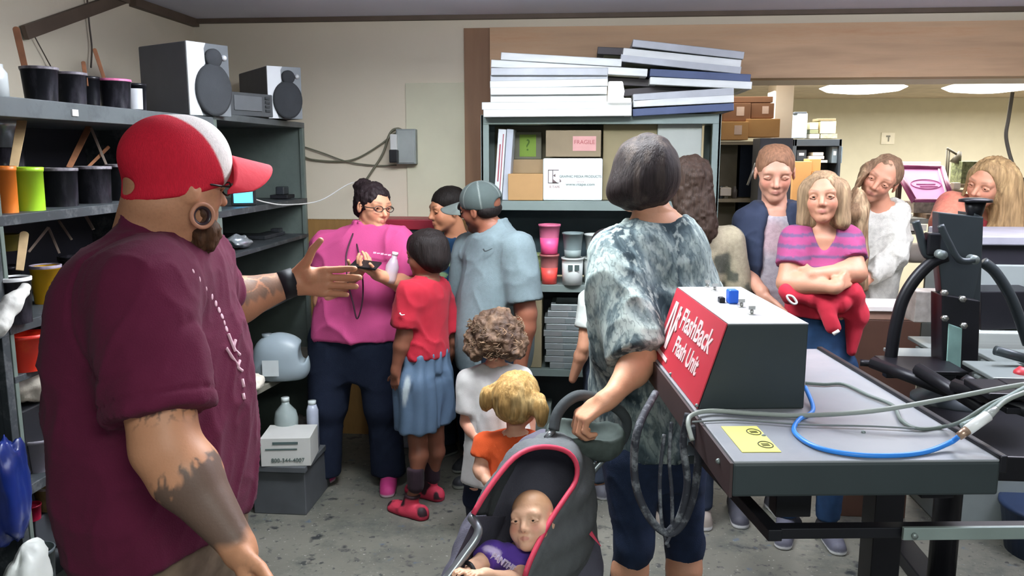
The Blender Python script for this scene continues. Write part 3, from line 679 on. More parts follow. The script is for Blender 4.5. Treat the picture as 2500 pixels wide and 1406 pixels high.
def screen_frame(p0, p1, th, m, label, depth=0.52, group='silkscreen frames piled on the shelf unit', slant=0.0, yb=None):
    # p0,p1: front bottom-left / bottom-right in the picture on the plane of the front face
    Yf = UY0 - 0.09 + slant; a = at(*p0, Yf); b = at(*p1, Yf); w_ = (b - a).length; ang = math.atan2(b.z - a.z, b.x - a.x)
    f = thing('silkscreen', label, 'silkscreen', tuple(a), group=group, rot=(0, -ang, 0))
    bw = 0.035
    q = MB().box((w_ / 2, bw / 2, th / 2), (w_, bw, th)).box((w_ / 2, depth - bw / 2, th / 2), (w_, bw, th)).box((bw / 2, depth / 2, th / 2), (bw, depth - 2 * bw, th)).box((w_ - bw / 2, depth / 2, th / 2), (bw, depth - 2 * bw, th))
    q.build('frame_bars', m, f, 0.003)
    MB().box((w_ / 2, depth / 2, 0.003), (w_ - bw, depth - bw, 0.002)).build('mesh_screen', M_mesh, f)
    return f
TH = 0.042
names = [
 ((1180, 286), (1542, 283), M_al, 'bottom'), ((1176, 268), (1542, 266), M_al, 'second from the bottom'),
 ((1197, 250), (1482, 250), M_al, 'third from the bottom'), ((1197, 232), (1482, 230), M_al, 'fourth from the bottom'),
 ((1196, 216), (1484, 210), M_al, 'fifth from the bottom'), ((1197, 201), (1484, 196), M_alg, 'sixth from the bottom'),
 ((1198, 184), (1484, 184), M_alg, 'seventh from the bottom'), ((1198, 164), (1580, 187), M_al, 'second from the top, tilted'), ((1222, 146), (1517, 163), M_al, 'topmost')]
for i, (a, b, m, n_) in enumerate(names):
    screen_frame(a, b, (TH if i != 2 else TH) * 0.92, m, 'aluminium screen frame, %s in the left pile on the shelf unit' % n_, slant=0.0 + 0.012 * (i % 3), depth=0.42)
names2 = [
 ((1545, 284), (1792, 270), M_ald, 'blue, bottom'), ((1546, 262), (1792, 250), M_al, 'pale, second from the bottom'), ((1546, 248), (1792, 232), M_alg, 'grey, third from the bottom'),
 ((1515, 236), (1745, 218), M_aldk, 'dark brown, under the tilted pale one'), ((1482, 206), (1700, 218), M_aldk, 'dark maroon, lying crooked in the middle'),
 ((1586, 206), (1835, 218), M_al, 'pale, under the blue one at the upper right'), ((1586, 186), (1832, 200), M_ald, 'dark blue, upper right'),
 ((1514, 150), (1808, 181), M_alg, 'grey, third from the top at the right'), ((1520, 135), (1808, 165), M_al, 'pale, second from the top at the right'), ((1543, 114), (1815, 145), M_alg, 'topmost, tilted down to the right'),
 ((1458, 132), (1548, 136), M_aldk, 'dark slate end sticking out at the top left')]
for i, (a, b, m, n_) in enumerate(names2):
    screen_frame(a, b, TH * 0.90, m, 'screen frame in the right pile: %s' % n_, slant=0.03 + (0.10 if i in (3, 4, 10) else 0), depth=0.40)
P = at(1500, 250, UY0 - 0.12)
lp = thing('glow_block', 'small glowing white block between the two piles of frames', 'lamp', (P.x, P.y, P.z))
MB().prism([(-0.035, 0), (0.085, 0), (0.085, 0.022), (0.045, 0.022), (0.05, 0.055), (0.04, 0.105), (-0.032, 0.105)], (0, 0, 0), (1, 0, 0), (0, 0, 1), (0, 0.03, 0)).build('block_body', mat('block_glow', 'ffffff', 0.4, emit='ffffff', estr=1.6), lp, 0.006)  # emissive block added for a bright spot of light between the frames
# shelf contents, upper shelf (z 1.475)
def carton(px0, px1, pyt, pyb, Y, dep, z, m, label, rz=0.0, name='carton', cat='box', bev=0.004, group=None):
    a = at(px0, pyb, Y); b = at(px1, pyb, Y); t_ = at(px0, pyt, Y); h = t_.z - a.z; zz = a.z if z is None else z
    r = thing(name, label, cat, ((a.x + b.x) / 2, Y, zz), rz=rz, group=group); w_ = b.x - a.x
    MB().box((0, dep / 2, h / 2), (w_, dep, h)).build('box_body', m, r, bev)
    return r, w_, h
M_kr = mat('kraft_card', 'a58e6c', 0.75, var=0.06); M_kr2 = mat('kraft_card_shaded', '8b7d64', 0.75, var=0.08); M_kro = mat('kraft_orange', 'c69660', 0.75, var=0.06)
Yc = UY0 + 0.04
r, w_, h = carton(1325, 1470, 384, 487, Yc - 0.02, 0.22, 1.477, mat('white_card', 'dfe6e4', 0.6, var=0.02), 'white cardboard box with a printed letter logo on the shelf', bev=0.008)
M_lt = mat('logo_brown', '6d5c5c', 0.6); M_ltg = mat('logo_green', '4f6660', 0.6); M_ltr = mat('logo_red', 'b08a86', 0.6)
def M_front(x, y, z=0.0): return frame_matrix((x, z, y), (1, 0, 0), (0, 0, 1))
lx = -w_ * 0.30; ly = h * 0.57
q = MB(); s2 = h * 0.16
for (x0, z0, x1, z1) in ((-1, -1, -0.9, 1), (-1, 0.9, 0.6, 1), (-1, -1, 0.6, -0.9), (-0.35, -1, -0.25, 1)): q.box((lx + (x0 + x1) / 2 * s2, -0.001, ly + (z0 + z1) / 2 * s2), ((x1 - x0) * s2, 0.002, (z1 - z0) * s2))
q.prism([(-0.25, 0.15), (0.1, 0.4), (0.1, -0.1)], (lx, -0.002, ly), (s2, 0, 0), (0, 0, s2), (0, 0.002, 0)).prism([(-0.25, -0.4), (-0.25, -1), (0.5, -1)], (lx, -0.002, ly), (s2, 0, 0), (0, 0, s2), (0, 0.002, 0)).prism([(0.75, -0.3), (1.0, -0.7), (0.75, -0.9)], (lx, -0.002, ly), (s2, 0, 0), (0, 0, s2), (0, 0.002, 0))
q.build('logo', M_lt, r)
text_mesh('lettering', 'GRAPHIC MEDIA PRODUCTS', 0.0178, M_ltg, r, M_front(w_ * 0.13, h * 0.57, -0.001), sx=0.98)
text_mesh('lettering', 'visit us at', 0.010, M_ltr, r, M_front(w_ * 0.13, h * 0.45, -0.001))
text_mesh('lettering', 'www.rtape.com', 0.020, M_ltg, r, M_front(w_ * 0.13, h * 0.385, -0.001), sx=1.2)
text_mesh('lettering', 'R TAPE', 0.018, M_ltr, r, M_front(lx, h * 0.32, -0.001))
r, w_, h = carton(1240, 1325, 422, 487, Yc - 0.03, 0.16, 1.477, mat('kraft_small', 'b28c5c', 0.7, var=0.06), 'small brown carton left of the white logo box', rz=0.0)
q, w2, h2 = carton(1237, 1330, 391, 487, Yc + 0.14, 0.10, 1.477, M_kr, 'tan carton standing behind the small brown carton')
r, w_, h = carton(1332, 1467, 318, 383, Yc + 0.0, 0.20, None, M_kr2, 'long brown carton with a pink fragile sticker on top of the logo box')
MB().box((w_ * 0.20, -0.001, h * 0.5), (w_ * 0.42, 0.002, h * 0.55)).build('sticker', mat('pink_sticker', 'cf9c97', 0.6), r)
text_mesh('lettering', 'FRAGILE', 0.030, mat('sticker_red', 'a65a5a', 0.6), r, M_front(w_ * 0.20, h * 0.55, -0.003))
r, w_, h = carton(1255, 1322, 322, 389, Yc + 0.16, 0.06, None, mat('card_grey', '6c6c5c', 0.7), 'grey-brown carton with a green label above the tan carton')
MB().box((0, -0.001, h * 0.5), (w_ * 0.6, 0.002, h * 0.8)).build('green_label', mat('green_label', '7a9a3c', 0.7, var=0.1), r)
text_mesh('lettering', '?', 0.09, mat('green_label_dark', '4c6b22', 0.7), r, M_front(0, h * 0.5, -0.003))
for i, (x0, x1, mcol, lab) in enumerate(((1203, 1222, 'd9dde2', 'white long carton with a red stripe leaning at the left end of the shelf'), (1222, 1238, 'b4bac4', 'grey-blue long carton leaning beside the striped white one'))):
    a = at(x0 + 2, 470, Yc - 0.02); b = at(x0 + 6, 320, Yc - 0.02)
    o = thing('long_carton', lab, 'box', (a.x + 0.02, Yc, 1.477), rot=(0, math.radians(4), 0))
    MB().box((0, 0.1, 0.19), ((x1 - x0) * mpp(a), 0.2, 0.38)).build('box_body', mat('lc%d' % i, mcol, 0.6, var=0.03), o, 0.002)
    if i == 0: MB().box((0.008, -0.001, 0.19), (0.005, 0.002, 0.33)).box((-0.006, -0.001, 0.2), (0.007, 0.002, 0.2)).build('stripe', mat('red_stripe', 'a05058', 0.6), o)
r, w_, h = carton(1604, 1712, 298, 385, Yc + 0.02, 0.2, None, mat('pale_box', 'a4aaa2', 0.6, var=0.06), 'pale box on a carton at the right end of the upper shelf')
r, w_, h = carton(1600, 1722, 385, 487, Yc + 0.02, 0.2, 1.477, mat('dark_carton2', '57584c', 0.7), 'dark carton under the pale box at the right end of the upper shelf')
r, w_, h = carton(1470, 1600, 300, 487, Yc + 0.05, 0.2, 1.477, mat('olive_carton', '8c8262', 0.7, var=0.06), 'large olive-tan carton behind the bob haircut')
# middle shelf (z 1.02): buckets
M_pb = mat('pink_clear', 'd86a8c', 0.3, var=0.08); M_pc = mat('coral_clear', 'e25b57', 0.3, var=0.08); M_gc = mat('grey_clear', '7d8d8c', 0.3, var=0.05); M_wb = mat('white_tub', 'd6dcd8', 0.35, var=0.03)
def cup(pxc, pyb, wpx, hpx, Y, z, m, m2, label, fill=0.55, taper=0.78):
    P = at(pxc, pyb, Y); s_ = mpp(P); R_ = wpx * s_ / 2; h = hpx * s_
    b = thing('plastic_cup', label, 'tub', (P.x, Y, z))
    rr = lambda t: R_ * (taper + (1 - taper) * t)
    MB().lathe([(rr(fill), h * fill), (rr(0.93), h * 0.93), (rr(1) * 1.05, h * 0.93), (rr(1) * 1.06, h), (rr(1) * 0.95, h), (rr(fill) * 0.96, h * fill)], n=28, caps=False).build('cup_wall', m, b)
    MB().lathe([(rr(0), 0), (rr(fill), h * fill), (0.001, h * fill)], n=28).build('ink_fill', m2, b)
    return b, h
b, h = cup(1341, 685, 46, 72, Yc + 0.0, 1.022, mat('coral_wall', 'b86d6c', 0.3), mat('coral_ink', 'ff5a52', 0.35), 'coral pink ink cup standing under the pink one')
cup(1341, 620, 52, 72, Yc + 0.0, 1.022 + h + 0.002, mat('pink_wall', 'd4708f', 0.3), mat('pink_ink2', 'ff5f98', 0.35), 'pink ink cup stacked on the coral one')
b, h = cup(1397, 690, 52, 66, Yc - 0.02, 1.022, M_wb, M_wb, 'white tub with a small printed label under the clear cup', fill=0.8, taper=0.92)
MB().box((-0.01, -0.062, h * 0.66), (0.025, 0.004, 0.03)).box((0.025, -0.058, h * 0.66), (0.025, 0.004, 0.03)).build('tub_print', mat('print_grey', '4a5a58', 0.6), b)
cup(1398, 622, 50, 60, Yc - 0.02, 1.022 + h + 0.002, M_gc, mat('grey_clear2', '90a09c', 0.3), 'clear grey cup stacked on the white tub', fill=0.3)
b, h = cup(1450, 688, 52, 62, Yc + 0.06, 1.022, M_wb, M_wb, 'white tub behind the dark-haired toddler', fill=0.8, taper=0.92)
cup(1452, 622, 50, 56, Yc + 0.06, 1.022 + h + 0.002, M_wb, M_gc, 'upper white tub behind the dark-haired toddler', fill=0.3)
b, h = cup(1515, 688, 60, 62, Yc + 0.05, 1.022, M_wb, M_wb, 'white tub at the right half of the middle shelf', fill=0.8, taper=0.92)
cup(1515, 622, 60, 52, Yc + 0.05, 1.022 + h + 0.002, M_wb, M_wb, 'white tub stacked on another behind the patterned shoulder', fill=0.8, taper=0.92)
cup(1308, 688, 44, 66, Yc + 0.10, 1.022, mat('olive_tub', '8c9a68', 0.5, var=0.5, scale=40), mat('olive_tub', '8c9a68', 0.5), 'mottled olive tub beside the man in pale blue', fill=0.8)
cup(1585, 688, 60, 90, Yc + 0.10, 1.022, M_wb, M_gc, 'tall pale tub hidden behind the patterned top', fill=0.6)
# lower shelf (z .545): carton and stack of frames
carton(1262, 1322, 725, 892, Yc - 0.02, 0.22, 0.547, mat('lower_carton', '8f8568', 0.75, var=0.06), 'tall tan carton on the lower shelf left of the small frames')
ys = [886, 872, 850, 834, 818, 800, 784, 768, 752, 734]; xs = [1342, 1330, 1333, 1330, 1330, 1327, 1333, 1329, 1337, 1345]
ords = ['bottom', 'second from the bottom', 'third from the bottom', 'fourth from the bottom', 'fifth from the bottom', 'sixth from the bottom', 'fourth from the top', 'third from the top', 'second from the top', 'topmost']
zz = 0.547
for i in range(10):
    a = at(xs[i], ys[i], Yc - 0.03); b = at(xs[i] + (75 if i == 0 else 95 if i < 6 else 108), ys[i], Yc - 0.03)
    f = thing('small_silkscreen', 'small silver frame, %s in the pile on the lower shelf' % ords[i], 'silkscreen', (a.x, Yc - 0.03, zz + 0.0365 * i), group='small silver frames on the lower shelf')
    w_ = b.x - a.x; th = 0.034
    MB().box((w_ / 2, 0.0125, th / 2), (w_, 0.025, th)).box((w_ / 2, 0.2375, th / 2), (w_, 0.025, th)).box((0.0125, 0.125, th / 2), (0.025, 0.20, th)).box((w_ - 0.0125, 0.125, th / 2), (0.025, 0.20, th)).build('frame_bars', mat('small_frame_metal', 'a4aeae', 0.3, 0.6, var=0.1), f, 0.002)
    MB().box((w_ * 0.72, -0.001, th * 0.42), (w_ * 0.5, 0.003, th * 0.7)).build('edge_tape', mat('frame_tape', '6d7676', 0.6), f)
carton(1295, 1345, 905, 985, Yc - 0.02, 0.2, 0.122, mat('pale_plastic_box', '8a958f', 0.5), 'pale plastic box at the bottom of the shelf unit')
# small cabinet with a red top by the back wall
a = at(945, 530, 4.72); b = at(1060, 530, 4.72)
rc = thing('exposure_cabinet', 'cabinet with a dark red top against the wall behind the boy', 'cabinet', ((a.x + b.x) / 2 + 0.0, 4.68, 0))
w_ = b.x - a.x + 0.10
MB().box((0, 0, a.z - 0.03), (w_, 0.22, 0.06)).build('red_top', mat('dark_red_top', '8e2432', 0.45), rc, 0.006)
MB().box((0, 0, a.z - 0.075), (w_ - 0.02, 0.20, 0.03)).build('black_band', M_blk, rc)
MB().box((0, 0, a.z / 2 - 0.045), (w_ - 0.02, 0.20, a.z - 0.09)).build('cabinet_body', mat('cabinet_grey', '8f9498', 0.5, var=0.1), rc, 0.004)
# ---------------------------------------------------------------- things in the work room
def box_at(name, cat, label, px0, px1, pyt, pyb, Y, dep, m, rz=0.0, bev=0.004, group=None): return carton(px0, px1, pyt, pyb, Y, dep, None, m, label, rz, name, cat, bev, group)
Yr = 6.2
# brown shelving left of the column
g = thing('storage_rack', 'grey rack with small jars left of the white column', 'shelf', (at(1830, 345, Yr).x, Yr + 0.18, 0))
zt = at(1830, 345, Yr).z; cx = at(1830, 345, Yr).x; xw = 0.46
for z_ in (zt, zt - 0.42, zt - 0.78, zt - 1.12, 0.3): MB().box((0, 0, z_ - 0.012), (xw, 0.34, 0.024)).build('shelf_board', mat('rack_board', '9c9078', 0.6), g)
for sx in (-1, 1): MB().box((sx * xw / 2, 0, zt / 2), (0.02, 0.34, zt)).build('side_panel', mat('rack_side', '5e625e', 0.6), g)
MB().box((0.10, 0.17, zt / 2), (0.24, 0.01, zt)).build('back_panel', mat('rack_back', '38445a', 0.6), g)
MB().box((-0.12, 0.17, zt / 2), (0.24, 0.01, zt)).build('back_panel', mat('rack_back2', '9a8f74', 0.6), g)
M_kd = mat('kraft_brown', '8a6248', 0.75, var=0.06)
cb = [(1760, 1826, 297, 342, M_kro, 0.00, 'orange-brown carton with a pale label, lower left in the pile on the rack'), (1820, 1903, 290, 335, M_kro, 0.02, 'orange-brown carton, lower right in the pile on the rack'),
      (1765, 1832, 252, 296, M_kd, 0.04, 'dark brown carton, middle left in the pile on the rack'), (1833, 1889, 252, 289, M_kd, 0.06, 'dark brown carton, middle right in the pile on the rack'), (1770, 1887, 236, 251, M_kd, 0.06, 'flat brown carton topmost on the rack by the column')]
for i, (x0, x1, y0, y1, m, dy, lab) in enumerate(cb):
    r, w_, h = box_at('carton', 'box', lab, x0, x1, y0, y1, Yr + dy, 0.3, m)
    if i in (0, 2, 3): MB().box((w_ * 0.12, -0.001, h * 0.55), (w_ * 0.28, 0.002, h * 0.5)).build('paper_label', mat('label_pink', 'dcc0b0', 0.7), r)
for i, (x, lab) in enumerate(((1762, 'small grey jar, first on the rack shelf'), (1775, 'pale jar, second on the rack shelf'), (1796, 'small jar with a white top on the rack shelf'))):
    P = at(x, 408, Yr + 0.08); solo('small_jar', MB().lathe([(0.018, 0), (0.02, 0.06), (0.012, 0.075), (0.012, 0.09)], n=16), mat('jarcol%d' % i, ['5a6266', 'a9a294', '6c6660'][i], 0.4), lab, 'jar', 'small jars on the rack', loc=(P.x, P.y, zt - 0.42 + 0.001))
box_at('paper_stack', 'paper', 'white paper pile on the rack below the jars', 1758, 1785, 458, 478, Yr + 0.03, 0.2, M_white)
# dark locker between rack and column
P0 = at(1822, 345, 6.0); 
box_at('grey_locker', 'locker', 'slate grey locker standing between the rack and the girl in the navy hoodie', 1826, 1903, 337, 969, 5.9, 0.25, mat('locker_grey', '62646c', 0.6, var=0.06))
t = MB(); t.tube([at(1845, 398, 5.85), at(1835, 425, 5.85), at(1825, 452, 5.85)], 0.008, spline=False)
solo('metal_rod', t, mat('rod', 'b9b9b9', 0.3, 0.6), 'thin metal rod leaning against the slate locker', 'rod')
# dark shelf right of column
Yd = 7.6
a = at(1940, 340, Yd); b = at(2056, 340, Yd)
g = thing('dark_bookcase', 'dark bookcase with binders right of the white column', 'bookcase', ((a.x + b.x) / 2, Yd + 0.17, 0)); xw = b.x - a.x
M_dk = mat('bookcase_dark', '2f3740', 0.5)
for z_ in (a.z, a.z - 0.50, a.z - 0.95, 0.5): MB().box((0, 0, z_ - 0.03), (xw, 0.34, 0.06)).build('shelf_board', M_dk, g, 0.003)
for sx in (-1, 1): MB().box((sx * (xw / 2 - 0.01), 0, a.z / 2), (0.02, 0.34, a.z)).build('side_panel', M_dk, g)
MB().box((0, 0.165, a.z / 2), (xw, 0.01, a.z)).build('back_panel', mat('bookcase_back', '262b33', 0.7), g)
box_at('blue_binder', 'binder', 'pale blue binder standing on the bookcase beside the column', 1944, 1969, 277, 337, Yd + 0.05, 0.22, mat('binder_blue', 'a5b4be', 0.5))
box_at('dark_tray', 'tray', 'dark tool lying on top of the pale blue binder', 1941, 1970, 273, 278, Yd + 0.05, 0.15, M_dk)
M_cr = mat('cream_card', 'cfc39a', 0.7)
for (x0, x1, y0, y1, m, lab) in ((1977, 2000, 327, 338, M_white, 'small white box at the bottom of the left pile on the bookcase'), (1977, 1998, 317, 326, mat('dk_green', '6d7258', 0.6), 'green-grey case in the left pile on the bookcase'),
    (1977, 1997, 299, 316, M_cr, 'cream box topmost in the left pile on the bookcase'), (2003, 2044, 327, 338, mat('mag', '8b8a78', 0.6, var=0.4, scale=40), 'magazine pile under the large cream box on the bookcase'),
    (2002, 2040, 296, 326, M_cr, 'large cream box on the bookcase'), (1998, 2041, 289, 295, mat('lid_br', '6b624a', 0.6), 'thin dark lid lying on the large cream box')):
    box_at('storage_box', 'box', lab, x0, x1, y0, y1, Yd + 0.06, 0.2, m, bev=0.002)
for (x0, x1, y0, y1, m, lab) in ((1944, 1968, 366, 392, M_dk, 'dark box file with a white tag inside the bookcase'), (2030, 2043, 358, 398, mat('binder_grey', '6d7d8a', 0.5), 'left grey binder with a white tag inside the bookcase'), (2044, 2055, 358, 398, mat('binder_grey', '6d7d8a', 0.5), 'right grey binder with a white tag inside the bookcase')):
    r, w_, h = box_at('box_file', 'binder', lab, x0, x1, y0, y1, Yd + 0.04, 0.2, m, bev=0.002)
    MB().box((0, -0.001, h * 0.6), (w_ * 0.5, 0.002, h * 0.25)).build('tag', mat('tag_white', 'f0f0f0', 0.5), r)
for k, (x0, x1, y0, y1) in enumerate(((1985, 2010, 372, 380), (1975, 2012, 381, 388), (2003, 2020, 391, 397))):
    box_at('paper_stack', 'paper', ['uppermost white paper pile inside the bookcase', 'wide white paper pile inside the bookcase', 'small white paper pile inside the bookcase'][k], x0, x1, y0, y1, Yd + 0.02, 0.2, M_white, bev=0.001)
for (x0, x1, y0, y1, Y, lab) in ((1932, 1975, 394, 520, 7.3, 'tall orange-brown carton right of the column'), (1975, 2003, 388, 420, 7.32, 'open brown carton beside the tall one'), (1978, 2010, 421, 520, 7.28, 'brown carton lower right behind the striped-shirt girl')):
    box_at('carton', 'box', lab, x0, x1, y0, y1, Y, 0.2, M_kro)
# pink screen on easel
def quad_thing(name, cat, label, pts, Y, m, frame_m=None, th=0.02, dy=0.0):
    P = [at(x, y, Y + dy * i) for i, (x, y) in enumerate(pts)]
    c = sum(P, Vector()) / len(P); r = thing(name, label, cat, tuple(c))
    return r, [p - c for p in P]
r, Q = quad_thing('pink_silkscreen', 'silkscreen', 'pink silkscreen with a frame propped up in the back room', [(2186, 408), (2299, 410), (2325, 492), (2232, 492)], 6.4, None)
Q = [at(2186, 408, 6.75) - r.location, at(2299, 410, 6.75) - r.location, at(2325, 492, 6.38) - r.location, at(2232, 492, 6.38) - r.location]
q = MB()
for i in range(4): q.cyl(Q[i], Q[(i + 1) % 4], 0.022, n=10)
q.build('screen_bars', mat('frame_magenta', '8c3f6c', 0.4), r)
MB().add(Q + [v + Vector((0, 0.006, 0)) for v in Q], [(3, 2, 1, 0), (4, 5, 6, 7), (0, 1, 5, 4), (1, 2, 6, 5), (2, 3, 7, 6), (3, 0, 4, 7)]).build('pink_mesh', mat('pink_mesh', 'efa0da', 0.5, var=0.05, emit='e58fcb', estr=0.15), r)  # faint emission stands in for light coming through the mesh
MB().cyl(Q[1] + Vector((-0.03, -0.02, -0.01)), Q[2] + Vector((-0.04, -0.02, 0.02)), 0.008, n=8).build('edge_highlight', mat('highlight_white', 'f5eef2', 0.4), r)  # white rod imitates the highlight along the right edge
t = MB(); c_ = (Q[0] + Q[1] + Q[2] + Q[3]) / 4; eu = (Q[0] + Q[1] - Q[2] - Q[3]).normalized(); t.tube([c_ + Vector((0.11 * math.cos(a), -0.004, 0)) + eu * 0.06 * math.sin(a) for a in [i * math.pi / 8 for i in range(16)]], 0.003, closed=True); t.tube([c_ + Vector((-0.07, -0.004, 0)), c_ + Vector((0.07, -0.004, 0))], 0.003); t.tube([c_ + Vector((-0.05, -0.004, 0)) - eu * 0.03, c_ + Vector((0.08, -0.004, 0)) - eu * 0.03], 0.003).build('stencil_print', mat('stencil', 'b9659c', 0.6), r)
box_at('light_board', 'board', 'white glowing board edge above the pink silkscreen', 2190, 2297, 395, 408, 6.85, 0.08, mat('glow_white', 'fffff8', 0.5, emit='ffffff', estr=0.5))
# desk lamp
dl = at(2312, 470, 7.0)
l = thing('desk_lamp', 'dark folding desk lamp against the cream wall', 'lamp', tuple(dl))
def rel(x, y, Y=7.0): return at(x, y, Y) - dl
MB().cyl(rel(2307, 480), rel(2312, 365), 0.008, n=8).cyl(rel(2311, 478), rel(2318, 368), 0.006, n=8).build('lower_arm', mat('lamp_dark', '5a5548', 0.4), l)
MB().cyl(rel(2312, 362), rel(2338, 378), 0.009, n=8).build('upper_arm', mat('lamp_dark', '5a5548', 0.4), l)
MB().cyl(rel(2345, 370), rel(2332, 398), 0.012, 0.045, n=18).build('lamp_shade', mat('lamp_dark', '5a5548', 0.4), l)
box_at('radio_cassette', 'device', 'olive green box of dials beside the blonde woman', 2345, 2402, 394, 448, 6.9, 0.2, mat('olive_box', '6c7352', 0.6, var=0.7, scale=40))
box_at('white_cup', 'cup', 'small white mug below the desk lamp', 2328, 2345, 446, 462, 6.6, 0.06, M_white)
# tables with clutter
def table(label, x0, x1, y0, y1, z, m, legs=True, name='work_table'):
    g = thing(name, label, 'table', ((x0 + x1) / 2, (y0 + y1) / 2, 0)); w_, d_ = x1 - x0, y1 - y0
    MB().box((0, 0, z - 0.015), (w_, d_, 0.03)).build('table_top', m, g, 0.003)
    for sx in (-1, 1):
        for sy in (-1, 1): MB().box((sx * (w_ / 2 - 0.03), sy * (d_ / 2 - 0.03), (z - 0.03) / 2), (0.03, 0.03, z - 0.03)).build('leg', mat('table_leg', '3b332c', 0.5), g)
    return g
table('long work table covered in papers under the pink screen', 2.05, 3.35, 6.1, 6.7, 0.98, M_white)
zw = at(2140, 748, 3.84).z; wa = at(2080, 748, 3.84).x; wb = at(2262, 748, 3.84).x
cb_ = thing('work_cabinet', 'dark brown cabinet with a bright white top between the girl in white and the press', 'cabinet', ((wa + wb) / 2, 3.95, 0))
MB().box((0, 0, zw - 0.012), (wb - wa, 0.22, 0.024)).build('white_top', mat('bright_top', 'f0ece4', 0.5), cb_, 0.003)
MB().box((0, 0, zw - 0.045), (wb - wa - 0.02, 0.20, 0.04)).build('top_rail', mat('rail_tan', '9a7a68', 0.6), cb_, 0.003)
MB().box((0, 0, (zw - 0.066) / 2), (wb - wa - 0.03, 0.20, zw - 0.066)).build('cabinet_body', mat('dark_wood', '54392c', 0.6, var=0.1), cb_, 0.003)
for k, (x0, x1, y0, y1, Y, c_) in enumerate(((2190, 2228, 522, 531, 6.15, 'e9e9e4'), (2195, 2262, 548, 563, 6.1, 'f0eee6'), (2190, 2270, 533, 546, 6.2, '8e8f8c'), (2230, 2290, 494, 520, 6.35, '8a7e74'), (2262, 2300, 523, 535, 6.2, '6e5846'), (2196, 2250, 566, 572, 6.1, '6a6a62'))):
    box_at('paper_stack', 'paper', ['small white paper sheet pile at the left of the paper-covered table', 'wide white paper pile at the front of the paper-covered table', 'grey folder between the white paper piles', 'tangle of printed paper under the pink screen', 'brown folder beside the tangle of paper', 'flat grey folder lowest on the paper-covered table'][k], x0, x1, y0, y1, Y, 0.25, mat('pap%d' % k, c_, 0.7, var=0.5 if k in (3, 4) else 0.1, scale=25), bev=0.001)
# office chair
P = at(2255, 700, 5.9)
ch = thing('office_chair', 'grey rounded office chair back seen left of the press', 'chair', (P.x, 5.9, 0))
S_ = SDF(); c_ = at(2232, 617, 5.9); e_ = at(2275, 617, 5.9); S_.cap((c_.x - P.x, 0, c_.z), (e_.x - P.x + 0.1, 0, c_.z), 0.07, k=0.02)
sdf_obj('backrest', S_, mat('chair_grey', 'a39c94', 0.7), ch, 0.01)
MB().box((0.08, 0.28, 0.56), (0.42, 0.40, 0.06)).build('seat', mat('chair_grey', 'a39c94', 0.7), ch, 0.02)
MB().cyl((0.08, 0.28, 0.12), (0.08, 0.28, 0.54), 0.025).cyl((0.08, 0.08, 0.50), (0.08, 0.0, 0.85), 0.012).build('column', M_blk, ch)
for k in range(5):
    a = k * 2 * math.pi / 5; MB().cyl((0.08, 0.28, 0.13), (0.08 + 0.26 * math.cos(a), 0.28 + 0.26 * math.sin(a), 0.07), 0.016, 0.012).sphere((0.08 + 0.26 * math.cos(a), 0.28 + 0.26 * math.sin(a), 0.028), 0.027).build('leg', M_blk, ch)
# grey machine at the right edge of the back room
mc = thing('dryer_machine', 'grey machine with dark opening at the right edge', 'machine', (at(2440, 640, 3.7).x + 0.28, 3.92, 0))
ztop = at(2440, 575, 3.7).z; zb = at(2440, 645, 3.7).z
MB().box((0.05, 0, ztop - 0.02), (0.9, 0.5, 0.04)).build('machine_top', mat('machine_lilac', '9a9aa4', 0.5), mc, 0.006)
MB().box((0.05, 0, (ztop + zb) / 2 - 0.02), (0.88, 0.46, ztop - zb - 0.03)).build('dark_opening', mat('machine_dark', '1f1e26', 0.6), mc)
MB().box((0.05, 0, zb / 2), (0.9, 0.48, zb - 0.0)).build('machine_body', mat('machine_grey', '8d9694', 0.5, var=0.05), mc, 0.006)
b_ = box_at('monitor_box', 'machine', 'pale grey boxed device with a dark emblem at the right edge above the machine', 2482, 2540, 455, 560, 5.2, 0.3, mat('pale_dev', 'b3b3bd', 0.5))
MB().box((-0.04, -0.001, b_[2] * 0.78), (0.03, 0.002, 0.05)).build('emblem', mat('dark_emblem', '3c3c44', 0.5), b_[0])
solo('black_lump', MB().sphere((0, 0, 0), (0.05, 0.05, 0.035)), M_blk, 'black round lump on top of the pale device at the right edge', 'object', loc=at(2493, 447, 5.25))

# supports in the work room that people hide
def support(label, x0, x1, y0, y1, z): return table(label, x0, x1, y0, y1, z, mat('support_top', '8a7a62', 0.6), name='side_table')
zc_ = at(1960, 520, 7.3).z; xa = at(1928, 520, 7.3).x; xb_ = at(2012, 520, 7.3).x
support('small table carrying the orange-brown cartons by the column', xa - 0.03, xb_ + 0.05, 7.2, 7.58, zc_ - 0.002)
zd_ = at(2312, 480, 7.0).z
support('high side table behind the blonde woman with the desk lamp', at(2290, 480, 7.0).x, at(2420, 480, 7.0).x, 6.85, 7.15, at(2345, 448, 6.9).z - 0.002)
zw_ = at(2335, 462, 6.6).z
support('narrow stand below the white mug', at(2322, 480, 6.6).x, at(2350, 480, 6.6).x, 6.56, 6.70, zw_ - 0.002)
support('narrow stand below the glowing board', at(2190, 480, 6.85).x, at(2297, 480, 6.85).x, 6.87, 6.95, at(2190, 408, 6.85).z - 0.002)
